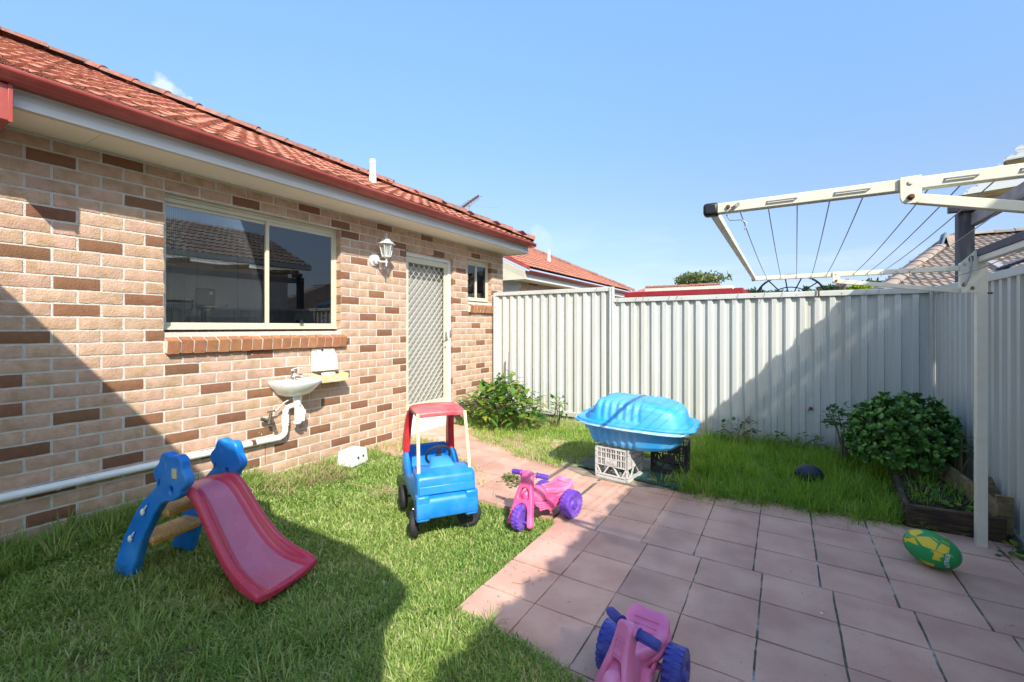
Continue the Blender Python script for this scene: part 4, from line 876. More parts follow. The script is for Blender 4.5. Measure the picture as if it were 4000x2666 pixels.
c = ony(3168, 1597, FY - .01); m_ = MB(); m_.ell(c, (.02, .015, .02), nu=8, nv=6); m_.tube([c, c + Vector((-.03, -.01, -.03))], .005, 5); tag(m_.obj('mud_nest', M_rust), 'small brown wasp nest stuck on the fence', 'nest')
m_ = MB(); a = ony(1990, 1375, 5.72); m_.bar((a.x - .02, 5.70, 0), a, .035, .014); tag(m_.obj('garden_stake', M_greybeam), 'thin grey timber stake leaning behind the leafy bush', 'stake')

# ================================================================== CLOTHES LINE
PX_, PYN, PYF = 1.03, 1.51, 3.82; ZF = 1.706
cl = thing('clothes_line', 'cream folding clothes line on posts with thin grey lines', 'clothes line', (PX_, PYF, 0))
def cbox(name, m, *a, parent=cl, bevel=.003): m_ = MB(); m_.box(*a); return m_.obj(name, m, parent, bevel=bevel)
for yy in (PYF, PYN):
    po = cbox('post', M_cream, PX_ - .025, PX_ + .025, yy - .025, yy + .025, -.01, 1.79); cbox('post_cap', M_slate, PX_ - .03, PX_ + .03, yy - .03, yy + .03, 1.79, 1.815, parent=po)
cbox('cross_rail', M_cream, PX_ - .02, PX_ + .02, PYN + .03, PYF - .03, 1.735, 1.770); cbox('rail_cover', M_slate, PX_ - .026, PX_ + .026, PYN + .03, PYF - .03, 1.771, 1.815)
FX0 = -.20; HX = .27
armF = cbox('frame_arm', M_cream, FX0, .935, PYF - .013, PYF + .013, ZF - .016, ZF + .016)
armN = cbox('frame_arm', M_cream, FX0, PX_, PYN - .013, PYN + .013, ZF - .0155, ZF + .0155)
m_ = MB(); m_.bar((FX0 + .012, PYN + .013, ZF - .004), (FX0 + .012, PYF - .013, ZF - .004), .022, .026); m_.obj('end_tube', M_cream, cl, bevel=.002)
for yy, s_ in ((PYN, 1), (PYF, .6)):
    m_ = MB(); m_.box(FX0 - .016 * s_, FX0 + .028 * s_, yy - .018 * s_, yy + .020 * s_, ZF - .020, ZF + .020); m_.obj('corner_cap', M_dark if yy == PYN else M_rust, cl, bevel=.009)
m_ = MB(); m_.bar((HX + .0, PYN - .003, ZF - .034), (PX_ - .02, PYN - .003, 1.485), .020, .025); m_.obj('brace', M_cream, armN, bevel=.002)
m_ = MB(); m_.bar((HX + .02, PYF - .003, ZF - .045), (.935, PYF - .003, 1.565), .020, .028); m_.obj('brace', M_cream, armF, bevel=.002)
for yy, hx, dz, s_ in ((PYN, .275, .036, 1), (PYF, .31, .045, .8)):
    x0, x1 = hx - .028 * s_, hx + .028 * s_
    hp = curve_shape('hinge_plate', [(-.021, .0175, 1), (.021, .0175, 1), (.021, -dz, 1), (.017, -dz - .011, 1), (.010, -dz - .016, 1), (-.010, -dz - .016, 1), (-.017, -dz - .011, 1), (-.021, -dz, 1)], [], .006, .0012, M_cream, armN if yy == PYN else armF, world=True, loc=(hx, yy - .018, ZF), rot=(pi / 2, 0, 0))
    m_ = MB(); m_.lathe([(.0075, 0), (.0075, .003), (.005, .004), (.005, .014), (.001, .015)], Matrix.Translation((hx, yy - .021, ZF - dz)) @ Matrix.Rotation(pi / 2, 4, 'X'), 12); m_.obj('bolt', M_rust, hp)
    m_ = MB(); m_.lathe([(.006, 0), (.006, .003), (.001, .004)], Matrix.Translation((hx, yy - .021, ZF + .002)) @ Matrix.Rotation(pi / 2, 4, 'X'), 12); m_.obj('rivet', M_cream, hp)
# wheel bolts at the near corner
m_ = MB(); m_.lathe([(.006, 0), (.006, .005), (.001, .006)], Matrix.Translation((FX0 + .055, PYN - .013, ZF)) @ Matrix.Rotation(pi / 2, 4, 'X'), 10); m_.obj('bolt', M_rust, armN)
m_ = MB(); m_.tube([(FX0 + .085, PYN - .014, ZF + .006), (FX0 + .075, PYN - .022, ZF - .002), (FX0 + .065, PYN - .018, ZF - .006)], .004, 6); m_.obj('wing_nut', M_steel, armN)
m_ = MB(); m_.tube([(FX0 + .05, PYN - .005, ZF - .022), (FX0 + .06, PYN - .01, ZF - .04), (FX0 + .09, PYN - .01, ZF - .042), (FX0 + .105, PYN - .01, ZF - .055), (FX0 + .10, PYN - .01, ZF - .075)], .0022, 5); m_.obj('loose_string', M_wire, armN)
# lines; each weaves through the near arm
fx = [ony(px, 1050, PYF).x for px in (2995.6, 3050.8, 3111.6, 3169.6, 3227.6, 3335, 3388, 3440, 3551)]; nx = []
for px, py in ((2884, 835), (2998, 824), (3114, 812), (3246, 800), (3381, 785), (3648, 760), (3780, 742), (3920, 730)): nx.append(ony(px, py, PYN).x)
nx.append(nx[-1] + .09)
for k, (a, b) in enumerate(zip(nx, fx)):
    m_ = MB(); A_ = Vector((a, PYN, ZF)); B_ = Vector((b, PYF - .014, ZF)); pts = [A_.lerp(B_, t) - Vector((0, 0, .016 * 4 * t * (1 - t))) for t in [i / 8 for i in range(9)]]
    m_.tube(pts + [B_ + Vector((0, -.002, -.03))], .0017, 6); m_.obj('line', M_wire, cl)
def loopwire(a, b):
    m_ = MB(); m_.tube([(a, PYN - .008, ZF + .003), (a + .006, PYN - .018, ZF), (b - .006, PYN - .018, ZF), (b, PYN - .008, ZF + .003)], .0021, 6); o = m_.obj('line_stitch', M_wire, armN)
for (p0, q0), (p1, q1) in (((2992, 799), (3118, 784)), ((3253, 770), (3402, 754)), ((3678, 724), (3823, 707)), ((3972, 690), (4060, 682))): loopwire(ony(p0, q0, PYN).x, ony(p1, q1, PYN).x)
m_ = MB(); P0 = Vector((ony(3495, 1040, PYF).x, PYF - .02, ZF)); P1 = Vector((PX_ - .01, 2.2, 1.80)); pts = []
for i in range(17):
    t = i / 16; p = P0.lerp(P1, t); p.z -= .36 * (t * (1 - t)) * (1 - .75 * t) * 4 * .55; pts.append(p)
m_.tube(pts, .0024, 6); m_.obj('slack_line', M_wire, cl)
# bracket plate with crank slot
curve_shape('bracket_plate', [(-.037, -.13, 1), (.037, -.13, 1), (.037, .125, 1), (.024, .125, 1), (-.037, .06, 1)], [[(.008, .055), (.020, .088), (.006, .096), (-.002, .06)], [(-.022 + .008 * cos(a), .043 + .010 * sin(a)) for a in np.arange(0, 6.2, .8)][::-1], [(.013 + .010 * cos(a), -.105 + .012 * sin(a)) for a in np.arange(0, 6.2, .8)][::-1], [(-.030, -.092), (-.030, -.072), (-.018, -.066), (-.018, -.09)]], .004, .001, M_cream, cl, world=True, loc=(.972, PYF - .030, 1.681), rot=(pi / 2, 0, 0))
m_ = MB(); bx, bz, by = .972, 1.681, PYF - .034; m_.tube([(bx + .006, by, bz + .09), (bx + .008, by, bz + .04), (bx, by, bz - .02), (bx - .010, by, bz - .055), (bx - .022, by, bz - .085)], .005, 8); m_.obj('crank_rod', M_steel, cl)
cbox('bracket_edge', M_cream, .934, .938, PYF - .027, PYF + .02, 1.555, 1.74); cbox('bracket_back', M_cream, .939, 1.004, PYF + .014, PYF + .018, 1.555, 1.74)
m_ = MB(); m_.tube([(PX_ + .02, PYF - .02, 1.545), (PX_ + .045, PYF - .02, 1.545)], .006, 6); m_.obj('bolt', M_rust, cl)

# ================================================================== HOUSES AND ROOFS TO THE RIGHT AND BEHIND (they cast the long shadows)
vr = thing('veranda_roof', 'low veranda roof with timber post and beam rising at the right edge', 'veranda', (2.4, 3, 0))
y0v, y1v = -3.2, 6.28
def edge_x(y): return 1.35 + .028 * (y + .4)
def corr(xa, xb, za, zb, m, name):
    m_ = MB(); n = int((y1v - y0v) / .019); vs = []; fs = []
    for i in range(n + 1):
        y = y0v + (y1v - y0v) * i / n; w = .009 * sin(2 * pi * y / .076); e = edge_x(y) - 1.5 + .012 * sin(2 * pi * y / .076 * .25) + (.020 * sin(2 * pi * y / .23) if xa < 1.6 else 0)
        vs += [(xa + e, y, za + w), (xb + e, y, zb + w)]
    for i in range(n): fs.append((2 * i, 2 * i + 2, 2 * i + 3, 2 * i + 1))
    m_.add(vs, fs); return m_.obj(name, m, vr, fix=False)
corr(1.5, 2.13, 2.67, 2.72, M_poly, 'clear_roof_sheet'); corr(2.10, 2.95, 2.722, 2.79, M_opaque, 'roof_sheet')
m_ = MB(); m_.box(1.60, 1.66, y0v, y1v, 2.36, 2.48); m_.obj('beam', M_greybeam, vr, bevel=.004)

for k in range(9):
    y = y1v - .12 - k * 1.1; m_ = MB(); m_.bar((1.50, y, 2.615), (2.9, y, 2.72), .045, .09); m_.obj('rafter', M_timber2, vr, bevel=.003)
for y in (6.26, 3.0, -.2, -3.0): m_ = MB(); m_.box(1.51, 1.63, y - .06, y + .06, -.1, 2.50); m_.obj('post', M_slate, vr, bevel=.006)
m_ = MB(); m_.box(1.43, 1.72, 6.14, 6.22, 2.50, 2.58); m_.obj('post_head', M_slate, vr, bevel=.004)
bh = thing('tiled_house', 'brown tiled house with gutter reflected in the kitchen window', 'house', (7, 2, 0))
m_ = MB(); m_.box(3.9, 9, -6, 7.4, -.1, 3.0); m_.obj('wall', M_soffit, bh)
m_ = MB(); m_.box(3.42, 3.55, -6.3, 7.8, 2.96, 3.08); m_.obj('gutter', M_paleplast, bh, bevel=.01)
rf = MB(); rf.add([(3.5, -6.3, 3.05), (3.5, 7.8, 3.05), (6.1, 7.8, 4.26), (6.1, -6.3, 4.26), (8.7, 7.8, 3.05), (8.7, -6.3, 3.05)], [(0, 1, 2, 3), (3, 2, 4, 5), (1, 4, 2), (0, 3, 5)]); rb = rf.obj('roof', M_tileb, bh, smooth=0)
TB = tile_mesh('brown_tile', M_tileb, seg=2, amp=.035); tbv = [v.co.copy() for v in TB.vertices]; tbf = [tuple(f.vertices) for f in TB.polygons]
def tile_plane(origin, along, up, cols, rows, parent, keep=None, m=M_tileb):
    along = Vector(along).normalized(); up = Vector(up).normalized(); nrm = along.cross(up).normalized(); R = Matrix((along, up, nrm)).transposed(); t_ = MB(); O = Vector(origin)
    for c in range(rows):
        for k in range(cols):
            P = O + along * (.15 + .3 * k) + up * (.318 * c)
            if keep and not keep(P): continue
            t_.add([R @ v + P for v in tbv], tbf)
    return t_.obj('roof_tile', m, parent, kind='stuff', fix=False, smooth=40)
tile_plane((3.45, 7.8, 3.07), (0, -1, 0), (2.6, 0, 1.21), 46, 9, rb)
# unseen slab added behind the camera: outline cut for lawn shadow, white for bounce
pr = thing('patio_roof', 'unseen flat roof slab behind the viewer, added and shaped to shade the lawn', 'patio roof', (-1.5, -2, 0))
m_ = MB(); m_.prism([(-3.97, -.12), (-3.0, -.13), (.14, -.21), (.55, -.28), (.76, -.35), (.80, -.48), (.88, -.62), (1.07, -.80), (1.10, -2.3), (-3.97, -2.3)], 2.50, 2.60, 'z'); m_.obj('shade_slab', M_white, pr, bevel=.01)
for xx, yy in ((-3.8, -2.2), (1.0, -2.2)): m_ = MB(); m_.box(xx - .04, xx + .04, yy - .04, yy + .04, 0, 2.50); m_.obj('post', M_cream, pr)

# brown tiled neighbour at the far right
nh = thing('tiled_house', 'brown tiled neighbouring house with a small blue gable behind the corner of the fence', 'house', (6.5, 15, 0))
Y1, Y2 = 12.5, 17.0
L1 = ony(3440, 1150, Y1); T1 = ony(3705, 935, Y2)
zr = T1.z; ze = L1.z
m_ = MB(); m_.box(L1.x + .6, L1.x + 14, Y1 + .6, 24, -.1, ze); m_.obj('wall', M_greybeam, nh)
xl = L1.x; hipx = T1.x + .1
rf = MB(); rf.add([(xl, Y1, ze), (xl + 15, Y1, ze), (xl + 15, Y2, zr), (hipx, Y2, zr), (xl, Y2 + 4.5, ze)], [(0, 1, 2, 3), (0, 3, 4)]); rn = rf.obj('roof', M_tileb, nh, smooth=0, fix=False)
upv = Vector((0, Y2 - Y1, zr - ze)); rows = int(upv.length / .318) + 1
def keep(P):
    t = (P.y - Y1) / (Y2 - Y1); return t < 1.0 and P.x > xl + (hipx - xl) * t
tile_plane((xl, Y1, ze + .02), (1, 0, 0), upv, 46, rows, rn, keep)
capb = CAPM.copy(); capb.materials.clear(); capb.materials.append(M_tileb)
caps((xl, Y1, ze + .05), (hipx, Y2, zr + .06), rn, capb); caps((hipx, Y2, zr + .06), (xl + 15, Y2, zr + .06), rn, capb)
G1, G2, G3 = ony(3690, 930, Y2 - 1.0), ony(3655, 1028, Y2 - 1.0), ony(3722, 1022, Y2 - 1.0)
m_ = MB(); m_.prism([(G1.x, G1.z), (G2.x, G2.z), (G3.x, G3.z)], Y2 - .98, Y2 - .9, 'y'); gb = m_.obj('gable', M_bluebarge, nh, smooth=0)
m_ = MB(); m_.bar(G1, G2, .05, .14); m_.bar(G1, G3, .05, .14); m_.bar(G1 + Vector((0, .05, .12)), G2 + Vector((0, .05, .05)), .4, .04); m_.obj('barge', M_bluebarge, gb)
m_ = MB(); m_.add([tuple(G1 + Vector((0, -.1, .05))), tuple(G3 + Vector((0, -.1, .02))), (G3.x + 1.6, Y2 + .8, G3.z + .1), (G1.x + 1.5, Y2 + .6, zr + .02)], [(0, 1, 2, 3)]); m_.obj('gable_roof', M_tileb, gb, fix=False)
m_ = MB(); m_.box(xl - .1, xl + 15, Y1 - .14, Y1 - .02, ze - .12, ze + .01); m_.obj('gutter', M_slate, nh)
A1, A2 = Vector((xl, Y1, ze + .02)), Vector((hipx, Y2, zr + .05)); m_ = MB(); m_.bar(A1 + Vector((-.12, 0, .0)), A2 + Vector((-.12, 0, .0)), .12, .10); m_.obj('barge', M_slate, nh)
# white skylight panel roof of another outbuilding between veranda and fence
ob = thing('patio_cover', 'pale ribbed patio cover just over the right fence', 'patio cover', (3.2, 7.2, 0))
A_, B_, C_, D_ = ond(3925, 1055, 6.2), ond(4080, 1010, 5.6), ond(4120, 1075, 4.9), ond(3905, 1075, 5.9)
m_ = MB(); m_.add([A_, B_, C_, D_], [(0, 1, 2, 3)]); m_.add([p - Vector((0, 0, .04)) for p in (A_, B_, C_, D_)], [(3, 2, 1, 0)]); m_.obj('sheet', M_poolrim, ob, smooth=0, fix=False)
for k in range(9): t = k / 8; m_ = MB(); m_.bar(ond(3900 + 16 * k, 1052 - 5.5 * k, 6.0 - .08 * k), ond(3935 + 20 * k, 1028 - 5 * k, 6.6), .05, .03); m_.obj('rib', M_slate, ob)
m_ = MB(); m_.bar(ond(3868, 1030, 6.6), ond(3935, 1065, 5.9), .09, .09); m_.obj('beam', M_greybeam, ob); m_ = MB(); m_.box(C_.x + .2, C_.x + .28, C_.y + .3, C_.y + .38, -.1, C_.z); m_.obj('post', M_greybeam, ob)
# red patio roof beyond the fence
rp_ = thing('patio_roof', 'red steel edged patio roof with cream posts behind the middle of the fence', 'patio roof', (-3, 9, 0))
Yp = 10.0; a = ony(2440, 1140, Yp); b = ony(2902, 1120, Yp); zt, zb = ony(2600, 1132, Yp).z, ony(2600, 1148, Yp).z
zt = 1.34 + (1278 - 1124) / F_PX * ((b - CAMP).dot(FW)); zb = 1.34 + (1278 - 1146) / F_PX * ((b - CAMP).dot(FW))
m_ = MB(); m_.box(a.x, b.x, Yp, Yp + .05, zb, zt); m_.box(b.x - .05, b.x, Yp + .05, Yp + 3, zb - .05, zt); m_.obj('fascia', M_redroof, rp_, bevel=.006)
for px in (2448, 2660, 2742): c = ony(px, 1140, Yp + .1); m_ = MB(); m_.box(c.x - .06, c.x + .06, Yp + .06, Yp + .16, -.1, zb + .02); m_.obj('post', M_alu, rp_)
m_ = MB(); m_.box(a.x + .02, b.x - .3, Yp + .052, Yp + .10, zb - .07, zb - .005); m_.obj('beam', M_alu, rp_)
m_ = MB(); m_.box(a.x, b.x - .06, Yp + .06, Yp + 3, zt - .08, zt - .03); m_.obj('roof_sheet', M_redroof, rp_)
for k in range(9): c = a.x + .45 + k * .22; m_ = MB(); m_.box(c, c + .03, Yp + .2, Yp + 2.9, zb - .06, zb); m_.obj('rafter', M_alu, rp_)
for px, py in ((2466, 1138), (2674, 1132), (2863, 1128)): c = ony(px, py, Yp - .004); m_ = MB(); m_.ell(c, (.014, .008, .014), nu=8, nv=5); m_.obj('screw', M_white, rp_)
# mossy far tiled roof peeping above it
fr_ = thing('tiled_house', 'orange tiled roof peeping over the red patio fascia', 'house', (-4, 19, 0))
Yr = 19; a = ony(2520, 1120, Yr); b = ony(2860, 1118, Yr); rz = ony(2700, 1106, Yr).z
m_ = MB(); m_.box(a.x, b.x, Yr, Yr + 4, 0, a.z - .1); m_.obj('wall', M_mortar, fr_)
m_ = MB(); m_.add([(a.x - .5, Yr - .5, a.z - .35), (b.x + .6, Yr - .5, a.z - .35), (b.x - .8, Yr + 2, rz), (a.x - .5, Yr + 2, rz), (b.x + .6, Yr + 4.5, a.z - .35)], [(0, 1, 2, 3), (1, 4, 2)]); rr_ = m_.obj('roof', M_tile, fr_, smooth=0, fix=False)
tile_plane((a.x - .5, Yr - .5, a.z - .33), (1, 0, 0), (0, 2.5, rz - a.z + .35), int((b.x - a.x) / .3), 8, rr_, m=M_tile)
caps((a.x - .5, Yr + 2, rz + .05), (b.x - .8, Yr + 2, rz + .05), rr_)
# big mesh satellite dish
sd_ = thing('satellite_dish', 'large black mesh satellite dish ring showing above the fence', 'satellite dish', (ony(3085, 1140, 12).x, 12, 0))
c = ony(3085, 1160, 12); R_ = (3195 - 2975) / 2 / F_PX * ((c - CAMP).dot(FW)) * 1.03; ht = (1160 - 1079) / F_PX * ((c - CAMP).dot(FW))
m_ = MB(); ring = [c + Vector((cos(t) * R_, -.25 * sin(t), sin(t) * ht)) for t in np.linspace(0, 2 * pi, 41)]; m_.tube(ring, .022, 6); m_.obj('rim', M_dark, sd_)
m_ = MB(); ring2 = [c + Vector((cos(t) * R_ * .55, .25, sin(t) * ht * .5)) for t in np.linspace(0, 2 * pi, 31)]; m_.tube(ring2, .014, 5); m_.obj('inner_ring', M_dark, sd_)
for t in np.linspace(.15, 2 * pi + .15, 13)[:-1]: m_ = MB(); m_.tube([c + Vector((cos(t) * R_, -.25 * sin(t), sin(t) * ht)), c + Vector((cos(t) * R_ * .55, .25, sin(t) * ht * .5)), c + Vector((0, .35, -.1))], .014, 5); m_.obj('rib', M_dark, sd_)
m_ = MB(); m_.tube([c + Vector((0, .35, -.1)), (c.x, c.y + .35, -.1)], .05, 8); m_.obj('mast', M_dark, sd_)
# ================================================================== THINGS ON THE WALL
bs = thing('hand_basin', 'small white ceramic hand basin with chrome tap on the brick wall', 'basin', (WX, 2.50, .8))
def basin_ring(t, inset, z, n=40):
    """D-shaped outline: flat at the wall, curved out; t scales it"""
    out = []
    for k in range(n):
        a = 2 * pi * k / n; c, s = cos(a), sin(a)
        y = .225 * t * (abs(s) ** .9) * (1 if s > 0 else -1); x = (.30 * t * (max(0, c) ** .85) if c > 0 else -.012 * (abs(c) ** .5) * 1)
        out.append((WX + .012 + max(.0, x) * 1 + (.0 if c > 0 else .0) + inset * (1 if c <= 0 else 0), 2.475 + y, z))
    return out
BZ = .845
m_ = MB(); secs = [basin_ring(t, i_, z) for t, i_, z in ((.22, .07, BZ - .155), (.42, .04, BZ - .150), (.66, .015, BZ - .120), (.88, 0, BZ - .06), (.985, 0, BZ - .02), (1.0, 0, BZ - .004), (.985, 0, BZ + .004), (.93, .012, BZ + .002), (.88, .075, BZ - .006), (.80, .085, BZ - .03), (.62, .10, BZ - .075), (.30, .12, BZ - .10), (.10, .13, BZ - .105))]
m_.loft(secs); bo = m_.obj('bowl', M_ceramic, bs, smooth=60)
m_ = MB(); m_.loft([[(WX + .10 + r * cos(a), 2.475 + r * sin(a), z) for a in np.linspace(0, 2 * pi, 17)[:-1]] for r, z in ((.045, BZ - .14), (.04, BZ - .17), (.034, BZ - .215), (.03, BZ - .22))]); m_.obj('waste_neck', M_ceramic, bs)
m_ = MB(); m_.lathe([(.014, 0), (.014, .003), (.009, .004)], Matrix.Translation((WX + .112, 2.475, BZ - .035)) @ Matrix.Rotation(pi / 2, 4, 'Y'), 14); m_.obj('overflow', M_steel, bs)
tp = MB(); tx, ty = WX + .055, 2.455
tp.tube([(tx, ty, BZ), (tx, ty, BZ + .055), (tx, ty, BZ + .085)], [.022, .019, .020], 14); tp.tube([(tx, ty, BZ + .035), (tx + .06, ty + .01, BZ + .055), (tx + .115, ty + .018, BZ + .05), (tx + .12, ty + .018, BZ + .035)], [.018, .013, .011, .011], 10); tp.ell((tx, ty, BZ + .088), (.021, .021, .014))
tap = tp.obj('tap', M_chrome, bs, smooth=60)
m_ = MB(); m_.tube([(tx - .005, ty, BZ + .098), (tx + .05, ty + .02, BZ + .118), (tx + .10, ty + .04, BZ + .128)], [.009, .006, .005], 8); m_.obj('lever', M_chrome, tap)
# waste trap
m_ = MB(); cx, cy = WX + .10, 2.475
m_.tube([(cx, cy, BZ - .215), (cx, cy, BZ - .235)], .034, 16); m_.tube([(cx, cy, BZ - .235), (cx, cy, BZ - .40)], .0255, 16); m_.ell((cx, cy, BZ - .395), (.036, .036, .022))
m_.tube([(cx + .012, cy + .045, BZ - .385), (cx + .012, cy + .048, BZ - .30)], .021, 14); m_.tube([(cx + .012, cy + .048, BZ - .325), (cx + .012, cy + .048, BZ - .285)], .027, 14)
m_.tube([(cx + .01, cy + .047, BZ - .30), (cx - .01, cy + .03, BZ - .245), (cx - .03, cy - .03, BZ - .235), (cx - .045, cy - .07, BZ - .25), (cx - .055, cy - .082, BZ - .30)], .024, 14)
m_.obj('bottle_trap', M_pvc, bs, smooth=60)
m_ = MB(); wy = 2.395; wx = WX + .04
m_.tube([(wx, wy, BZ - .27), (wx, wy, .47), (wx, wy, .385)], .025, 16); m_.tube([(wx, wy, .525), (wx, wy, .47)], .033, 16); m_.tube([(wx, wy, .462), (wx, wy, .455)], .035, 16); m_.tube([(wx, wy, .45), (wx, wy, .425)], .030, 16)
up_ = m_.obj('waste_pipe', M_pvc, bs, smooth=60)
m_ = MB(); m_.tube([(WX + .085, 2.44, BZ - .16), (WX + .07, 2.36, BZ - .20), (WX + .055, 2.30, BZ - .26), (WX + .05, 2.275, BZ - .285)], .006, 8); m_.obj('supply_hose', M_steel, bs, smooth=60)
dp = thing('drain_pipe', 'long white plastic drain pipe running along the foot of the brick wall', 'pipe', (WX + .04, 1, .34))
pts = [(WX + .04, wy, .385), (WX + .04, wy - .008, .358), (WX + .04, wy - .03, .336), (WX + .04, wy - .06, .328), (WX + .04, -.6, .335)]
m_ = MB(); m_.tube(pts, .026, 18); m_.obj('pipe', M_pvc, dp, smooth=60)
m_ = MB(); m_.tube([(WX + .04, wy - .05, .328), (WX + .04, wy - .14, .3285)], .0285, 18); m_.obj('joint', M_pvc, dp, smooth=60)
m_ = MB(); m_.tube([(WX + .04, 2.12, .3295), (WX + .04, 2.085, .3297)], .0266, 18); m_.obj('rust_stain', M_rust, dp, smooth=60)
for yy in (1.9, .9): m_ = MB(); m_.tube([(WX + .04, yy, .330), (WX + .04, yy - .018, .330)], .029, 14); m_.obj('clip', M_pvc, dp)
wt = thing('garden_tap', 'old dark brass garden tap on the brick wall below the basin', 'tap', (WX, 2.21, .5))
m_ = MB(); m_.tube([(WX, 2.23, .50), (WX + .06, 2.23, .50), (WX + .075, 2.225, .475)], [.016, .014, .013], 10); m_.tube([(WX + .055, 2.23, .50), (WX + .055, 2.20, .515), (WX + .055, 2.165, .53)], [.015, .013, .016], 10); m_.tube([(WX + .058, 2.232, .49), (WX + .058, 2.245, .545), (WX + .058, 2.25, .575)], [.018, .013, .010], 10); m_.tube([(WX + .075, 2.25, .49), (WX + .078, 2.265, .455), (WX + .08, 2.268, .425)], [.019, .016, .018], 12)
wb = m_.obj('body', M_brass, wt, smooth=60)
m_ = MB(); m_.tube([(WX + .058, 2.222, .582), (WX + .058, 2.28, .586)], .006, 8); m_.ell((WX + .058, 2.222, .582), (.009, .009, .009)); m_.ell((WX + .058, 2.28, .586), (.009, .009, .009)); m_.obj('handle', M_brass, wt)
# paper towel box hanging open
bx_ = thing('dispenser_box', 'open pale plastic dispenser box with yellowed tray beside the basin', 'dispenser', (WX, 2.85, .9))
y0, y1 = 2.685, 2.945
m_ = MB(); m_.box(WX + .002, WX + .010, y0, y1, .895, 1.125); bp = m_.obj('back_plate', M_paleplast, bx_, bevel=.003)
m_ = MB(); m_.prism([(WX + .010, .905), (WX + .07, .905), (WX + .062, .935), (WX + .045, 1.06), (WX + .010, 1.08)], y1 - .006, y1, 'y'); m_.prism([(WX + .010, .905), (WX + .07, .905), (WX + .07, .913), (WX + .010, .913)], y0, y1 - .006, 'y'); m_.obj('side_wall', M_paleplast, bx_, bevel=.002)
for yy, zz in ((2.735, 1.08), (2.885, 1.085), (2.735, .955), (2.885, .96)): m_ = MB(); m_.box(WX + .0095, WX + .0112, yy, yy + .006, zz, zz + .022); m_.obj('keyhole', M_dark, bp)
m_ = MB(); m_.lathe([(.013, 0), (.013, .0015), (.001, .0016)], Matrix.Translation((WX + .0105, 2.80, 1.105)) @ Matrix.Rotation(pi / 2, 4, 'Y') , 14); m_.obj('lock_tab', M_brass, bp)
m_ = MB(); T = Matrix.Translation((WX + .06, 2.835, .845)) @ Matrix.Rotation(radians(8), 4, 'Y')
w_, d_, h_, t = .16, .105, .075, .004
for bb in ((-.05, d_, -w_, w_, -h_ / 2, -h_ / 2 + t), (d_ - t, d_, -w_, w_, -h_ / 2 + t, h_ / 2), (-.05, -.05 + t, -w_, w_, -h_ / 2 + t, h_ * .1), (-.05 + t, d_ - t, -w_, -w_ + t, -h_ / 2 + t, h_ / 2), (-.05 + t, d_ - t, w_ - t, w_, -h_ / 2 + t, h_ / 2)): m_.box(*bb, M=T)
tr_ = m_.obj('tray', M_yellowed, bx_, bevel=.002)
m_ = MB(); m_.lathe([(.013, 0), (.012, .003), (.001, .004)], T @ Matrix.Translation((d_, .01, .008)) @ Matrix.Rotation(pi / 2, 4, 'Y'), 14); m_.obj('lens', M_white, tr_)
m_ = MB(); m_.tube([T @ Vector((.0, -.08, .02)), T @ Vector((.03, -.02, .03)), T @ Vector((.02, .05, .025))], .018, 8); m_.obj('paper', M_paleplast, tr_)
# wall lamp
lp = thing('wall_lantern', 'white coach style wall lantern between the window and the door', 'wall lamp', (WX, 3.5, 2.1))
lx, ly = WX + .15, 3.515
m_ = MB(); m_.loft([[(WX + d_, 3.47 + r * cos(a), 2.105 + r * 1.15 * sin(a)) for a in np.linspace(pi / 8, 2 * pi + pi / 8, 9)[:-1]] for r, d_ in ((.072, 0), (.07, .010), (.05, .020), (.045, .045), (.02, .05))]); m_.obj('wall_plate', M_lampwhite, lp, smooth=30)
m_ = MB(); m_.tube([(WX + .04, 3.475, 2.10), (WX + .09, 3.49, 2.075), (lx - .01, ly, 2.075), (lx, ly, 2.09)], [.014, .012, .012, .012], 10); m_.tube([(lx, ly, 2.02), (lx, ly, 2.035), (lx, ly, 2.05), (lx, ly, 2.075), (lx, ly, 2.095), (lx, ly, 2.12)], [.004, .011, .007, .016, .009, .02], 12); m_.obj('arm', M_lampwhite, lp, smooth=60)
m_ = MB(); m_.lathe([(.02, 2.118), (.050, 2.128), (.050, 2.135), (.03, 2.14)], Matrix.Translation((lx, ly, 0)), 6); m_.lathe([(.098, 2.268), (.104, 2.272), (.085, 2.290), (.055, 2.305), (.045, 2.325), (.022, 2.335), (.010, 2.345), (.014, 2.355), (.007, 2.365), (.009, 2.378), (.001, 2.405)], Matrix.Translation((lx, ly, 0)), 6); m_.obj('lamp_cap', M_lampwhite, lp, smooth=30)
m_ = MB()
for k in range(6): a = 2 * pi * k / 6; m_.bar((lx + .046 * cos(a), ly + .046 * sin(a), 2.135), (lx + .078 * cos(a), ly + .078 * sin(a), 2.272), .008, .008)
m_.obj('lamp_frame', M_lampwhite, lp)
m_ = MB(); m_.lathe([(.043, 2.137), (.073, 2.27)], Matrix.Translation((lx, ly, 0)), 6, cap=False); m_.obj('lamp_glass', M_oldglass, lp, smooth=0, fix=False)
m_ = MB(); m_.tube([(lx, ly, 2.13), (lx, ly, 2.20)], .012, 8); m_.ell((lx, ly, 2.215), (.02, .02, .028)); m_.obj('bulb', M_lampwhite, lp)

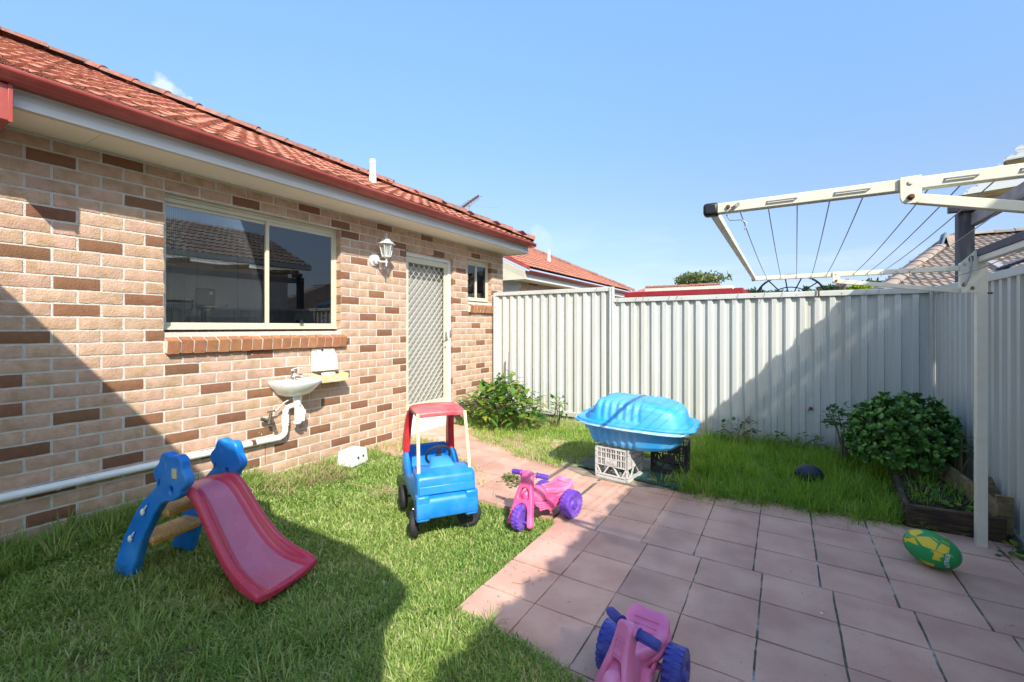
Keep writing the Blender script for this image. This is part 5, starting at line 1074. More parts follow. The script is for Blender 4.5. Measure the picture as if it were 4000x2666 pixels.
# ================================================================== TOYS
# ---- slide
RZs = math.atan2(.218, .976)
sl = thing('toy_slide', 'small childrens slide with pink red chute and blue side panels', 'slide', (-3.10, .98, 0), RZs)
XZ = Matrix.Rotation(pi / 2, 4, 'X')        # curve plane XY -> local XZ
bulb = []
for k in range(26):
    a = -pi * .42 + k / 25 * pi * 1.84 - pi * .0
    r = .128 + .012 * cos(a * 6 + .4); bulb.append((.372 + r * cos(a - pi * .0) * .98, .548 + r * 1.03 * sin(a)))
bulb = [p for p in bulb]
def panel_outline():
    pts = [(-.078, -.02, 1), (.062, -.02, 1), (.15, .20, 1), (.25, .355, 1), (.32, .425), (.40, .445)]
    n = 22
    for k in range(n):
        a = radians(-48) + k / (n - 1) * radians(250); r = .106 + .010 * cos(6 * a + .6); pts.append((.372 + r * cos(a), .556 + r * 1.06 * sin(a)))
    pts += [(.235, .455), (.16, .39), (.11, .33, 1), (.018, .19, 1)]
    return pts
def oval(cx, cy, rx, ry, n=10, rot=0): return [(cx + rx * cos(a) * cos(rot) - ry * sin(a) * sin(rot), cy + rx * cos(a) * sin(rot) + ry * sin(a) * cos(rot)) for a in [-2 * pi * k / n for k in range(n)]]
hl = [oval(.385, .490, .022, .030), oval(.292, .515, .013, .030, rot=-.3), oval(.345, .625, .010, .030, rot=.2), oval(.212, .392, .008, .016, rot=-.5), oval(.112, .232, .008, .016, rot=-.5)]
for wy_, nm in ((-.005, 'near'), (.305, 'far')):
    o = curve_shape('side_panel', panel_outline(), hl, .050, .010, M_bluef, sl, world=False, off=0, M=Matrix.Translation((0, wy_, 0)) @ XZ)
    for cx_, cz_ in ((.182, .352), (.082, .195)):
        m_ = MB(); yk = wy_ - .034 if nm == 'near' else wy_ + .034; m_.ell((cx_, yk, cz_), (.014, .009, .019)); m_.tube([(cx_ + .010, yk, cz_ + .012), (cx_ + .026, yk + .004, cz_ + .038)], [.006, .004], 8); m_.obj('knob', M_pvc, o, world=False, smooth=60)
    if nm == 'near': m_ = MB(); m_.box(.395, .43, wy_ - .0275, wy_ - .0255, .555, .605); m_.obj('sticker', M_yellowed, o, world=False)
for cx_, cz_ in ((.225, .350), (.105, .178)):
    m_ = MB(); m_.prism([(cx_ - .075, cz_ - .018), (cx_ + .075, cz_ - .018), (cx_ + .075, cz_ + .006), (cx_ + .06, cz_ + .014), (cx_ - .06, cz_ + .014), (cx_ - .075, cz_ + .006)], .012, .30 - .01, 'y'); so_ = m_.obj('step_board', M_wood, sl, world=False, bevel=.005)
    m_ = MB(); m_.box(cx_ - .07, cx_ + .07, .02, .28, cz_ - .035, cz_ - .0185); m_.obj('step_rail', M_orange, so_, world=False, bevel=.005)
def chute():
    #  s, centre floor z, rail height, half width
    P = [(.30, .470, .006, .125), (.36, .472, .012, .128), (.42, .468, .030, .135), (.47, .448, .050, .140), (.52, .395, .056, .145), (.58, .315, .058, .150), (.64, .235, .058, .155), (.70, .165, .058, .162), (.76, .110, .056, .170), (.82, .075, .052, .178), (.88, .056, .046, .186), (.93, .048, .036, .192), (.972, .044, .020, .194), (.995, .034, .004, .190)]
    secs = []
    for s, z, rh, hw in P:
        c = .150 + .018 * max(0, (s - .4)); prof = [(-hw + .004, -.045 if s > .42 else -.02), (-hw - .004, rh * .2 - .01), (-hw, rh * .8), (-hw + .010, rh), (-hw + .024, rh * 1.0), (-hw + .036, rh * .75), (-hw + .050, rh * .18), (-hw + .075, 0)]
        prof = prof + [(-hw + .12, -.001)] + [(hw - .12, -.001)] + [(-a, b) for a, b in prof[::-1]]
        dz = (.04 if s > .95 else 0)
        secs.append([(s, c + a, max(.0 if (i in (0, len(prof) - 1) and s > .86) else -9, z + b) if not (i in (0, len(prof) - 1) and s > .86) else .0) for i, (a, b) in enumerate(prof)])
    return secs
m_ = MB(); cs_ = chute(); m_.loft(cs_); nn = len(cs_[0])
for i_ in range(len(m_.m)): m_.m[i_] = 0 if (i_ < nn * (len(cs_) - 1) and 7 <= i_ % nn <= 9 and i_ // nn < len(cs_) - 2) else 1
ch = m_.obj('chute', [M_slide, M_slide_side], sl, world=False, sub=2, smooth=80)
# ---- ride-in toy car
car = thing('toy_car', 'blue and red ride-in toy car with yellow roof poles', 'toy car', (-2.10, 2.38, 0), math.atan2(-.59, .81))
def tub_pt(a, half_l, half_w, ex, x0=0):
    c, s = cos(a), sin(a); return (x0 + half_l * (abs(c) ** (2 / ex)) * (1 if c > 0 else -1), half_w * (abs(s) ** (2 / ex)) * (1 if s > 0 else -1))
NA = 56; ang = [2 * pi * k / NA for k in range(NA)]
def rim_z(x): 
    if x < -.16: return .432
    if x < -.02: return .432 - .105 * (0.5 - .5 * cos(pi * (x + .16) / .14))
    if x < .10: return .327
    if x < .17: return .327 + .065 * (0.5 - .5 * cos(pi * (x - .10) / .07))
    return .392
def ring(hl_, hw_, zf, ex=5, x0=0): return [(lambda p: (p[0], p[1], zf(p[0])))(tub_pt(a, hl_, hw_, ex, x0)) for a in ang]
zl = lambda z0, t: (lambda x: z0 + (rim_z(x) - z0) * t)
arch = lambda x, z: z + (.055 * max(0, 1 - ((x + .235) / .115) ** 2) if abs(x + .235) < .115 else 0)
m_ = MB(); secs = [ring(.26, .13, lambda x: .215), ring(.29, .15, lambda x: arch(x, .165)), ring(.315, .172, lambda x: arch(x, .185)), ring(.335, .190, lambda x: arch(x, .225)), ring(.340, .198, zl(.225, .35)), ring(.336, .197, zl(.225, .7)), ring(.330, .190, zl(.225, .96)), ring(.322, .183, zl(.225, 1.0)), ring(.300, .160, lambda x: rim_z(x) - .004), ring(.290, .152, lambda x: min(rim_z(x) - .03, .40)), ring(.285, .146, lambda x: .235), ring(.15, .09, lambda x: .232)]
m_.loft(secs); m_.obj('body', M_bluef, car, world=False, smooth=60)
m_ = MB(); hood = []
for x, w_, zb_, zt_ in ((.135, .176, .25, .400), (.16, .183, .23, .418), (.22, .186, .22, .424), (.30, .188, .22, .418), (.335, .187, .22, .408), (.348, .184, .22, .385), (.356, .184, .22, .30), (.358, .184, .22, .24)):
    n = 10; sec = [(x, w_ * (1 - .0), zb_)] + [(x, w_ - .022 + .022 * cos(t), zt_ - .022 + .022 * sin(t)) for t in np.linspace(0, pi / 2, 5)] + [(x, -(w_ - .022) - .022 * sin(t), zt_ - .022 + .022 * cos(t)) for t in np.linspace(0, pi / 2, 5)] + [(x, -w_, zb_)]; hood.append(sec)
m_.loft(hood); m_.obj('hood', M_bluef, car, world=False, smooth=50)
m_ = MB(); m_.prism([(.30, .285), (.365, .283), (.378, .272), (.386, .25), (.392, .215), (.392, .165), (.385, .155), (.30, .16)], -.197, .197, 'y')
bmp = m_.obj('bumper', M_bluef, car, world=False, bevel=.010, smooth=50)
for s in (-1, 1):
    m_ = MB(); m_.box(.315, .385, s * .155 - .042, s * .155 + .042, .140, .298); m_.obj('bumper_block', M_bluef, bmp, world=False, bevel=.012)
    m_ = MB(); m_.lathe([(.011, .295), (.011, .306), (.014, .307), (.014, .312), (.009, .320), (.001, .323)], Matrix.Translation((.355, s * .155, 0)), 12); m_.obj('bolt', M_rust, bmp, world=False)
m_ = MB(); m_.prism([(.345, .352), (.3595, .348), (.368, .318), (.372, .300), (.345, .296)], -.178, .178, 'y'); m_.obj('front_ridge', M_bluef, car, world=False, bevel=.004)
m_ = MB(); m_.loft([[(.10, -.06, .36), (.10, .06, .36), (.10, .05, .455), (.10, -.05, .455)], [(.15, -.085, .39), (.15, .085, .39), (.15, .062, .468), (.15, -.062, .468)], [(.215, -.10, .41), (.215, .10, .41), (.215, .072, .440), (.215, -.072, .440)], [(.24, -.10, .405), (.24, .10, .405), (.24, .08, .420), (.24, -.08, .420)]]); m_.obj('dashboard', M_bluef, car, world=False, bevel=.010, smooth=60)
Ts = Matrix.Translation((.075, .005, .455)) @ Matrix.Rotation(radians(-62), 4, 'Y')
m_ = MB(); m_.tube([Ts @ Vector((.082 * cos(t), .082 * sin(t), 0)) for t in np.linspace(0, 2 * pi, 33)], .0085, 8, cap=False); sw = m_.obj('steering_wheel', M_rubber, car, world=False, smooth=60)
m_ = MB(); m_.box(-.078, .078, -.016, .016, -.010, -.002, M=Ts); m_.box(-.02, .02, -.02, .02, -.05, -.003, M=Ts); m_.obj('spoke', M_rubber, sw, world=False, bevel=.003)
m_ = MB(); m_.box(-.27, -.12, -.13, .13, .235, .30); m_.obj('seat', M_blue, car, world=False, bevel=.02)
m_ = MB(); m_.prism([(-.285, .24), (-.245, .24), (-.262, .455), (-.292, .455)], -.145, .145, 'y'); m_.obj('seat_back', M_bluef, car, world=False, bevel=.012)
# red pillars and roof in one sweep each side
for s in (-1, 1):
    yy = s * .168; path = [(-.225, .425, .105), (-.215, .50, .092), (-.20, .58, .080), (-.175, .66, .072), (-.14, .72, .070), (-.09, .765, .070)]
    secs = []
    for i, (x, z, wd) in enumerate(path):
        th = .022; y_ = yy - s * .022 * (i / 5); dx = wd * .55; tilt = .0 if i < 3 else (.35 * (i - 2))
        secs.append([(x - dx, y_ - th, z - tilt * .02), (x + dx, y_ - th, z - .0), (x + dx, y_ + th, z), (x - dx, y_ + th, z - tilt * .02)])
    m_ = MB(); m_.loft(secs); m_.obj('pillar', M_red, car, world=False, bevel=.009, smooth=60)
def roof_z(x, y): return .800 - .10 * (x - .02) ** 2 * 3 - .30 * y * y * .9 - (.06 * max(0, (-x - .06) / .08) ** 1.5)
m_ = MB(); nx_, ny_ = 14, 12; top = []; bot = []
for j in range(ny_ + 1):
    for i in range(nx_ + 1):
        u = -1 + 2 * i / nx_; v = -1 + 2 * j / ny_; su = u * math.sqrt(1 - v * v * .10); sv = v * math.sqrt(1 - u * u * .06)
        x = .045 + .172 * su; y = .172 * sv * (1.0 + .0 * u); e = max(abs(u), abs(v)); z = roof_z(x, y) - (.010 * (max(0, e - .85) / .15) ** 2)
        top.append((x, y, z)); bot.append((x * .98 + .001, y * .97, z - .034 + (.004 * (max(0, e - .8) / .2))))
n1 = nx_ + 1; N_ = len(top); fs = []
for j in range(ny_):
    for i in range(nx_): a = j * n1 + i; fs += [(a, a + 1, a + n1 + 1, a + n1), (N_ + a, N_ + a + n1, N_ + a + n1 + 1, N_ + a + 1)]
bd = [i for i in range(n1)] + [j * n1 + nx_ for j in range(1, ny_ + 1)] + [ny_ * n1 + i for i in range(nx_ - 1, -1, -1)] + [j * n1 for j in range(ny_ - 1, 0, -1)]
fs += [(bd[k], bd[k] + N_, bd[(k + 1) % len(bd)] + N_, bd[(k + 1) % len(bd)]) for k in range(len(bd))]
m_.add(top + bot, fs); m_.obj('roof', M_redf, car, world=False, bevel=.006, smooth=60)
for s in (-1, 1): m_ = MB(); m_.tube([(.292, s * .168, .395), (.205, s * .158, .775)], .0115, 12); m_.obj('roof_pole', M_pole, car, world=False, smooth=60)
def wheel(mb_, c, r, w_, axis_rot, tread=False):
    M = Matrix.Translation(c) @ axis_rot
    mb_.lathe([(.018, -w_ * .36), (r * .52, -w_ * .36), (r * .58, -w_ * .44), (r * .80, -w_ * .5), (r * .93, -w_ * .42), (r, -w_ * .2), (r, w_ * .2), (r * .93, w_ * .42), (r * .80, w_ * .5), (r * .58, w_ * .44), (r * .52, w_ * .36), (.018, w_ * .36)], M, 28)
    return M
for s in (-1, 1):
    m_ = MB(); M = wheel(m_, (-.235, s * .185, .085), .085, .05, Matrix.Rotation(pi / 2, 4, 'X')); wo_ = m_.obj('rear_wheel', M_rubber, car, world=False, smooth=50)
    m_ = MB(); m_.lathe([(.035, 0), (.033, .004), (.012, .008), (.001, .009)], M @ Matrix.Translation((0, 0, -s * .018 * 1)) @ Matrix.Rotation(0 if s < 0 else pi, 4, 'X'), 16); m_.obj('hub_cap', M_dark, wo_, world=False)
m_ = MB(); m_.tube([(-.235, -.18, .085), (-.235, .18, .085)], .007, 8); m_.obj('axle', M_rust, car, world=False)
for s, yaw, lean in ((-1, radians(-16), radians(14)), (1, radians(70), radians(-14))):
    c = Vector((.235 if s < 0 else .215, s * .185, .080)); R_ = Matrix.Rotation(yaw, 4, 'Z') @ Matrix.Rotation(pi / 2 + lean * .4, 4, 'X')
    m_ = MB(); M = wheel(m_, c, .082, .046, R_); wo_ = m_.obj('front_wheel', M_rubber, car, world=False, smooth=50)
    m_ = MB(); side = 1 if s > 0 else -1; m_.tube([M @ Vector((0, 0, side * .03)), M @ Vector((0, 0, side * .044)), M @ Vector((.01, .06, side * .044)), M @ Vector((.0, .095, .0))], .0055, 8); m_.obj('castor_wire', M_steel, wo_, world=False)
    m_ = MB(); m_.lathe([(.012, .018 * side), (.015, .028 * side), (.011, .040 * side), (.001, .044 * side)], M, 10); m_.obj('hub_nut', M_rust, wo_, world=False)

# ---- pink ride-on trikes
def trike(loc, rz, steer, label, pink, pinkf, purp, bw=1.0, fx_=.335, gl=1.0, hz_=0, hw=.85, wr=.094, tk=.130):
    t = thing('ride_on_trike', label, 'toy trike', loc, rz, 'pink ride-on trikes')
    for s in (-1, 1):
        m_ = MB(); M = wheel(m_, (0, s * tk, wr), wr, .070, Matrix.Rotation(pi / 2, 4, 'X')); 
        for k in range(22):
            for h in (-1, 1):
                a = 2 * pi * (k + (.5 if h > 0 else 0)) / 22; Mt = M @ Matrix.Rotation(a, 4, 'Z') @ Matrix.Translation((wr - .0025, 0, h * .0165)); m_.box(-.006, .0036, -.0088, .0088, -.0145, .0145, M=Mt)
        w_ = m_.obj('rear_wheel', purp, t, world=False, smooth=40, bevel=.0022)
        m_ = MB(); m_.lathe([(.034, .024), (.030, .030), (.022, .032), (.022, .042), (.010, .043), (.010, .036)], M @ Matrix.Rotation(0 if s < 0 else pi, 4, 'X'), 18); hb = m_.obj('hub', purp, w_, world=False, smooth=40)
        m_ = MB(); m_.lathe([(.010, .030), (.010, .038), (.001, .039)], M @ Matrix.Rotation(0 if s < 0 else pi, 4, 'X'), 8); m_.obj('axle_cap', M_rust, w_, world=False)
    m_ = MB(); m_.tube([(0, -.11, wr), (0, .11, wr)], .012, 10); m_.obj('rear_axle', pink, t, world=False)
    # body: tank and frame
    def oval_sec(x, z, ry, rz_, n=16, ex=2.4): return [(x, ry * (abs(cos(a)) ** (2 / ex)) * (1 if cos(a) > 0 else -1), z + rz_ * (abs(sin(a)) ** (2 / ex)) * (1 if sin(a) > 0 else -1)) for a in [2 * pi * k / n for k in range(n)]]
    m_ = MB(); m_.loft([oval_sec(*q) for q in ((.345, .185, .018, .03), (.33, .185, .026, .046), (.30, .185, .030, .050), (.275, .18, .030, .046), (.255, .178, .038, .050), (.235, .178, .050, .060), (.20, .178, .056, .064), (.165, .172, .050, .058), (.14, .160, .044, .046), (.09, .145, .050, .038), (.03, .135, .058, .040), (-.03, .130, .060, .042), (-.06, .128, .050, .030))]); m_.obj('tank', pink, t, world=False, smooth=70)
    m_ = MB(); m_.loft([[(x, w_ * c, zt_ + (zb_ - zt_) * q) for c, q in ((.80, 1), (.96, .6), (1.0, .22), (.94, -.02), (.78, -.08), (.45, .10), (.0, .16), (-.45, .10), (-.78, -.08), (-.94, -.02), (-1.0, .22), (-.96, .6), (-.80, 1))] for x, w_, zt_, zb_ in ((.168, .030, .208, .170), (.150, .044, .213, .165), (.11, .058, .210, .160), (.06, .072, .200, .145), (.01, .082, .192, .135), (-.03, .088, .194, .135), (-.06, .088, .205, .145), (-.085, .082, .220, .165), (-.100, .070, .226, .185), (-.108, .05, .222, .200))]); m_.obj('seat', pinkf, t, world=False, sub=1, smooth=70)
    m_ = MB(); m_.loft([[(x, w_ * c, z + h_ * q) for c, q in ((-.9, -.5), (-1, .1), (-.8, .7), (-.3, 1), (.3, 1), (.8, .7), (1, .1), (.9, -.5))] for x, w_, z, h_ in ((.075, .052, .140, .04), (.045, .078, .142, .045), (.0, .094, .146, .050), (-.05, .098, .152, .052), (-.09, .090, .158, .050), (-.118, .070, .165, .040), (-.125, .05, .17, .02))]); m_.obj('rear_body', pinkf, t, world=False, sub=1, smooth=70)
    m_ = MB(); m_.prism([(-.088, .190), (-.100, .190), (-.112, .212), (-.107, .217), (-.101, .214)], -.050, .050, 'y'); m_.obj('back_flap', pinkf, t, world=False, bevel=.004)
    m_ = MB()
    for k in range(6): xk = .085 - .028 * k; zk = float(np.interp(xk, [-.085, -.06, -.03, .01, .06, .11], [.2255, .211, .200, .198, .206, .215])); m_.box(xk - .001, xk + .001, -.046, .046, zk - .004, zk + .0012)
    m_.obj('seat_lines', pinkf, t, world=False, smooth=0)
    for s in (-1, 1):
        m_ = MB(); m_.lathe([(.046, -.012), (.046, .008), (.038, .014), (.030, .012), (.026, .015), (.001, .016)], Matrix.Translation((.125, s * .055, .105)) @ Matrix.Rotation(-s * pi / 2, 4, 'X'), 22); en = m_.obj('engine_disc', pink, t, world=False, smooth=50)
        m_ = MB()
        for k in range(4): m_.tube([(.24 - .004 * k, s * .040, .132 - .016 * k), (.17, s * .056, .126 - .013 * k), (.10, s * .058, .122 - .010 * k), (.02, s * .06, .126 - .006 * k)], .007, 8)
        m_.obj('engine_fins', pink, en, world=False, smooth=60)
    m_ = MB(); m_.prism([(.27, .150), (.10, .125), (.0, .11), (.0, .075), (.09, .062), (.17, .065), (.26, .115)], -.045, .045, 'y'); m_.obj('frame', pink, t, world=False, bevel=.010)
    # steering fork leaning back, turned by steer
    FK = Matrix.Translation((fx_, 0, 0)) @ Matrix.Rotation(steer, 4, 'Z') @ Matrix.Translation((.055, 0, .035 + hz_)) @ Matrix.Rotation(radians(-21), 4, 'Y')
    YZ = FK @ Matrix(((0, 0, 1, 0), (1, 0, 0, 0), (0, 1, 0, 0), (0, 0, 0, 1)))
    outl = [(-.036, .325), (.036, .325), (.042, .30), (.047, .25), (.062, .18), (.070, .13), (.078, .06), (.085, .01), (.083, -.008), (.066, -.012), (.060, .0), (.054, .05), (.046, .092), (.030, .118), (0, .128), (-.030, .118), (-.046, .092), (-.054, .05), (-.060, .0), (-.066, -.012), (-.083, -.008), (-.085, .01), (-.078, .06), (-.070, .13), (-.062, .18), (-.047, .25), (-.042, .30)]
    hole = [(-.028, .222), (-.040, .200), (-.046, .165), (-.040, .150), (0, .146), (.040, .150), (.046, .165), (.040, .200), (.028, .222), (0, .226)]
    fk = curve_shape('fork', [(a * (1 - (1 - hw) * min(1, max(0, b) / .28)), b) for a, b in outl], [[(a * (1 - (1 - hw) * b / .28), b) for a, b in hole]], .046, .009, pink, t, world=False, M=YZ, off=.4)
    m_ = MB()
    for k in range(5): m_.box(.0235, .0265, -.022 * hw, .022 * hw, .290 - .009 * k, .2935 - .009 * k, M=FK)
    for b_ in ((-.027 * hw, .027 * hw, .279 - .045, .281 - .045), (-.027 * hw, .027 * hw, .229, .231)): m_.box(.0235, .0262, b_[0], b_[1], b_[2], b_[3], M=FK)
    for y_ in (-.0275 * hw, .0255 * hw): m_.box(.0235, .0262, y_, y_ + .002, .231, .281 - .045 + .045 - .002, M=FK)
    m_.box(.0235, .0262, -.027 * hw, .027 * hw, .279, .281, M=FK); m_.obj('moulded_panel', pinkf, fk, world=False)
    for s in (-1, 1):
        m_ = MB(); p0, p1, p2 = FK @ Vector((-.004, s * .025, .312)), FK @ Vector((-.010, s * .058 * bw, .318)), FK @ Vector((-.03, s * .138 * bw * gl, .318))
        m_.tube([p0, p1], .014, 12); m_.obj('handle_stub', pink, fk, world=False, smooth=60)
        m_ = MB(); d_ = (p2 - p1); m_.tube([p1, p1 + d_ * .06], .021, 14); m_.tube([p1 + d_ * .05, p2], .0155, 14)
        u_ = d_.normalized().orthogonal().normalized(); v_ = d_.normalized().cross(u_)
        for k in range(12): a = 2 * pi * k / 12; q = (u_ * cos(a) + v_ * sin(a)) * .0155; m_.tube([p1 + d_ * .1 + q, p2 - d_ * .06 + q], .0022, 4)
        m_.obj('grip', purp, fk, world=False, smooth=60)
    W0 = Matrix.Translation((fx_, 0, 0)) @ Matrix.Rotation(steer, 4, 'Z')
    m_ = MB(); cfw = W0 @ Vector((.062, 0, .078)); M = wheel(m_, cfw, .078, .058, Matrix.Rotation(steer, 4, 'Z') @ Matrix.Rotation(pi / 2, 4, 'X'))
    for k in range(18):
        for h in (-1, 1):
            a = 2 * pi * (k + (.5 if h > 0 else 0)) / 18; Mt = M @ Matrix.Rotation(a, 4, 'Z') @ Matrix.Translation((.0765, 0, h * .0135)); m_.box(-.006, .0045, -.0085, .0085, -.0105, .0105, M=Mt)
    fw = m_.obj('front_wheel', purp, t, world=False, smooth=40, bevel=.0022)
    m_ = MB(); m_.tube([W0 @ Vector((.060, -.075, .05)), W0 @ Vector((.060, .075, .05))], .008, 8); m_.obj('front_axle', purp, fw, world=False)
    return t
fa = Vector((-.264, -.965)); trike((-1.405, 2.915, 0), math.atan2(fa.y, fa.x), radians(17), 'pink trike with purple wheels standing half on the lawn, half on the pavers', M_pink, M_pinks, M_purple)
fb = Vector((-.05, -.999)); trike((-.455, 1.680, 0), math.atan2(fb.y, fb.x), radians(-22), 'pink trike with blue violet wheels on the pavers in the foreground', M_pinkf, M_pinkf, M_navyw, .62, .272, 1.25, .004, .62, .088, .122)

# ---- sandpit shells
def shell(name, label, M, dep, flip, mt, mrim):
    o = thing(name, label, 'sandpit', M.translation, 0, 'blue clam sandpit shells')
    def out(a, t):
        c, s = cos(a), sin(a); ex = 4.2; x = .465 * t * (abs(c) ** (2 / ex)) * (1 if c > 0 else -1); y = .36 * t * (abs(s) ** (2 / ex)) * (1 if s > 0 else -1)
        k = 1 + .10 * max(0, c) ** 4 * .5; return x * (1 - .06 * (y > 0) * c), y * (1 - .16 * max(0, x) / .56)
    N_ = 200; da = [2 * pi * k / 4000 for k in range(4000)]; dp_ = [out(a, 1.0) for a in da]; al = [0]
    for k in range(4000): al.append(al[-1] + math.hypot(dp_[k][0] - dp_[(k + 1) % 4000][0], dp_[k][1] - dp_[(k + 1) % 4000][1]))
    AN = list(np.interp(np.arange(N_) / N_ * al[-1], al, da + [2 * pi]))
    prof = [(.03, 1.0), (.35, 1.0), (.60, .99), (.72, .965), (.80, .90), (.855, .77), (.895, .50), (.925, .22), (.94, .05), (.945, 0), (1.0, -.01), (1.06, -.015), (1.075, -.06)]
    pt_ = [p[0] for p in prof]; ph_ = [p[1] for p in prof]; prof = [(t, float(np.interp(t, pt_, ph_))) for t in sorted(set([.03, .2, .35, .45, .55, .6, .66] + [.70 + .0125 * q for q in range(20)] + pt_))]
    secs = []
    for t, h in prof:
        ring_ = []
        for k in range(N_):
            a = AN[k]; x, y = out(a, t); z = h * dep
            if .3 < t < .93:     # ribs crossing the shell
                g = -.27 < x < .09
                if g: rb = .5 + .5 * cos((x + .09) / .36 * 2 * pi * 5.5); z -= .010 * (1 - rb) * min(1, (t - .3) * 5) * (1 if t < .86 else .3); 
                if g and t > .70: y *= 1 - .050 * (1 - rb) * min(1, (t - .70) / .08) * min(1, max(0, (.95 - t) / .03))
            if .55 < t < .90 and x < -.30: z -= .085 * min(1, (-.30 - x) * 14) * (1 if h > .4 else .5)
            if t < .93 and x > .12: z -= .035 * min(1, (x - .12) / .3) * h
            if t >= 1.0 : sc_ = 1 + .035 * (1 if (.2 < abs(sin(a * 1.5)) < .75) else 0); x *= sc_; y *= sc_
            ring_.append(M @ Vector((x, y, -z if flip else z)))
        secs.append(ring_)
    m_ = MB(); m_.loft(secs, cap=False); m_.f.append(tuple(range(N_))); m_.m.append(0)
    b_ = m_.obj('basin', mt, o, smooth=60, fix=True)
    so = b_.modifiers.new('solid', 'SOLIDIFY'); so.thickness = .006
    m_ = MB(); 
    o2 = []
    for tt, zz in ((.95, .0), (1.0, .012), (1.085, .006), (1.09, -.006), (1.0, -.010), (.95, -.012)):
        rg = []
        for k in range(N_):
            a = AN[k]; x, y = out(a, tt); sc_ = 1 + (.030 * (.5 + .5 * math.tanh(8 * (abs(sin(a * 1.5 + .4)) - .5)))) * (tt > 1); rg.append(M @ Vector((x * sc_, y * sc_, zz)))
        o2.append(rg)
    o2.append(o2[0]); m_.loft(o2, cap=False); m_.obj('rim', mrim, o, smooth=50)
    return o
cS = Vector((-1.135, 4.01, .486))
Mlow = Matrix.Translation(cS) @ Matrix.Rotation(radians(-3), 4, 'Z') @ Matrix.Rotation(radians(2), 4, 'Y')
shell('sandpit_shell', 'lower blue plastic sandpit shell with pale rim resting on the crates', Mlow, .200, True, M_pool, M_poolrim)
Mup = Matrix.Translation(cS + Vector((.02, .02, .022))) @ Matrix.Rotation(radians(-1), 4, 'Z') @ Matrix.Rotation(radians(1.5), 4, 'Y')
shell('sandpit_shell', 'upper blue plastic sandpit shell turned over as a lid', Mup, .188, False, M_pool, M_pool)
# ---- milk crates
def crate(loc, rz, m, label, txt=None):
    o = thing('milk_crate', label, 'crate', loc, rz, 'plastic milk crates under the sandpit'); W_, H_ = .155, .275
    for s in range(4):
        R_ = Matrix.Rotation(s * pi / 2, 4, 'Z') @ Matrix.Translation((0, -W_, 0)); m_ = MB()
        for z0, z1, d_ in ((0, .022, .012), (.03, .042, .008), (.112, .120, .010), (.175, .182, .010), (.225, .232, .010), (.262, H_, .014)): m_.box(-W_, W_, 0, d_, z0, z1, M=R_)
        for k in range(7):
            x = -W_ + .012 + k * (2 * W_ - .024) / 6; wd = .006 if k not in (0, 6) else .012; m_.box(x - wd, x + wd, .001, .011, .119, H_ - .012, M=R_)
            if k < 6: x2 = x + (2 * W_ - .024) / 12; m_.box(x2 - .0025, x2 + .0025, .004, .009, .119, .262, M=R_)
        m_.box(-W_, -W_ + .016, 0, .014, .02, H_ - .01, M=R_)
        for a, b in ((-W_ + .01, -.10), (-.02, -.075), (.02, .075), (W_ - .01, .10)): m_.bar(R_ @ Vector((a, .006, .116)), R_ @ Vector((b, .006, .036)), .012, .010, up=R_.to_3x3() @ Vector((0, 1, 0)))
        m_.box(-.058, .058, -.002, .006, .122, .172, M=R_)
        sd_ = m_.obj('side', m, o, world=False, smooth=0)
        if txt and s == 0:
            tm = text_mesh(txt, .036, .0012); tm.materials.append(m); tm.transform(R_ @ Matrix.Translation((0, -.0035, .147)) @ Matrix.Rotation(pi / 2, 4, 'X')); link('lettering', tm, sd_, world=False)
    m_ = MB()
    for k in range(9): t = -W_ + .015 + k * (2 * W_ - .03) / 8; m_.box(t - .004, t + .004, -W_ + .012, W_ - .012, .004, .010); m_.box(-W_ + .012, W_ - .012, t - .004, t + .004, .0105, .016)
    m_.obj('base_grid', m, o, world=False, smooth=0)
    return o
crate((-1.262, 3.895, .008), radians(-9), M_crate, 'dirty white milk crate at the front under the sandpit shell', 'Pauls')
crate((-.90, 4.30, .008), radians(4), M_crateb, 'black milk crate behind the white one, half hidden in the grass')
# tarp
m_ = MB(); n = 16; vs = []
for j in range(n + 1):
    for i in range(n + 1): u, v = i / n, j / n; x = -1.66 + .95 * u; y = 3.78 + .12 * (1 - u) + .62 * v; vs.append((x, y, .012 + .012 * sin(14 * u + 5 * v) * sin(9 * v) + .010 * random.random() + (.01 if u < .3 else 0)))
m_.add(vs, [(j * (n + 1) + i, j * (n + 1) + i + 1, (j + 1) * (n + 1) + i + 1, (j + 1) * (n + 1) + i) for j in range(n) for i in range(n)]); tag(m_.obj('tarpaulin', M_tarp, fix=False, smooth=60), 'crumpled dark green tarpaulin under the crates', 'tarpaulin')
# ---- balls
Bc = onz(2140 * 1.7, 1300 * 1.7, 0); Bc = Vector((Bc.x - .0, Bc.y + .0, .095))
rh = (Bc - CAMP).normalized(); ri = (RT - rh * RT.dot(rh)).normalized(); ui = ri.cross(rh).normalized(); ub = (ri * .80 - ui * .50 - rh * .38).normalized(); Bt = ub.to_track_quat('X', 'Z').to_matrix().to_4x4()
ball = thing('rugby_ball', 'green and yellow rugby ball on the pavers near the clothes line post', 'ball', (Bc.x, Bc.y, 0))
MBall = Matrix.Translation(Bc) @ Bt; RA, RB = .128, .093
def ball_p(u, v, lift=0):       # u along the long axis (radians from middle), v round it
    # v measured from the side that faces the viewer
    x = (RA + lift) * sin(u); r = (RB + lift) * cos(u) ; return Vector((x, r * cos(v), r * sin(v)))
m_ = MB(); rs = [[ball_p(u, v) for v in np.linspace(0, 2 * pi, 41)[:-1]] for u in np.linspace(-pi / 2 + .02, pi / 2 - .02, 29)]; m_.loft(rs)
for i, v in enumerate(m_.v): m_.v[i] = tuple(MBall @ Vector(v))
bb = m_.obj('casing', M_ballg, ball, smooth=80)
toc = (CAMP - Bc).normalized(); lc = Bt.to_3x3().inverted() @ toc; v0 = math.atan2(lc.z, lc.y)
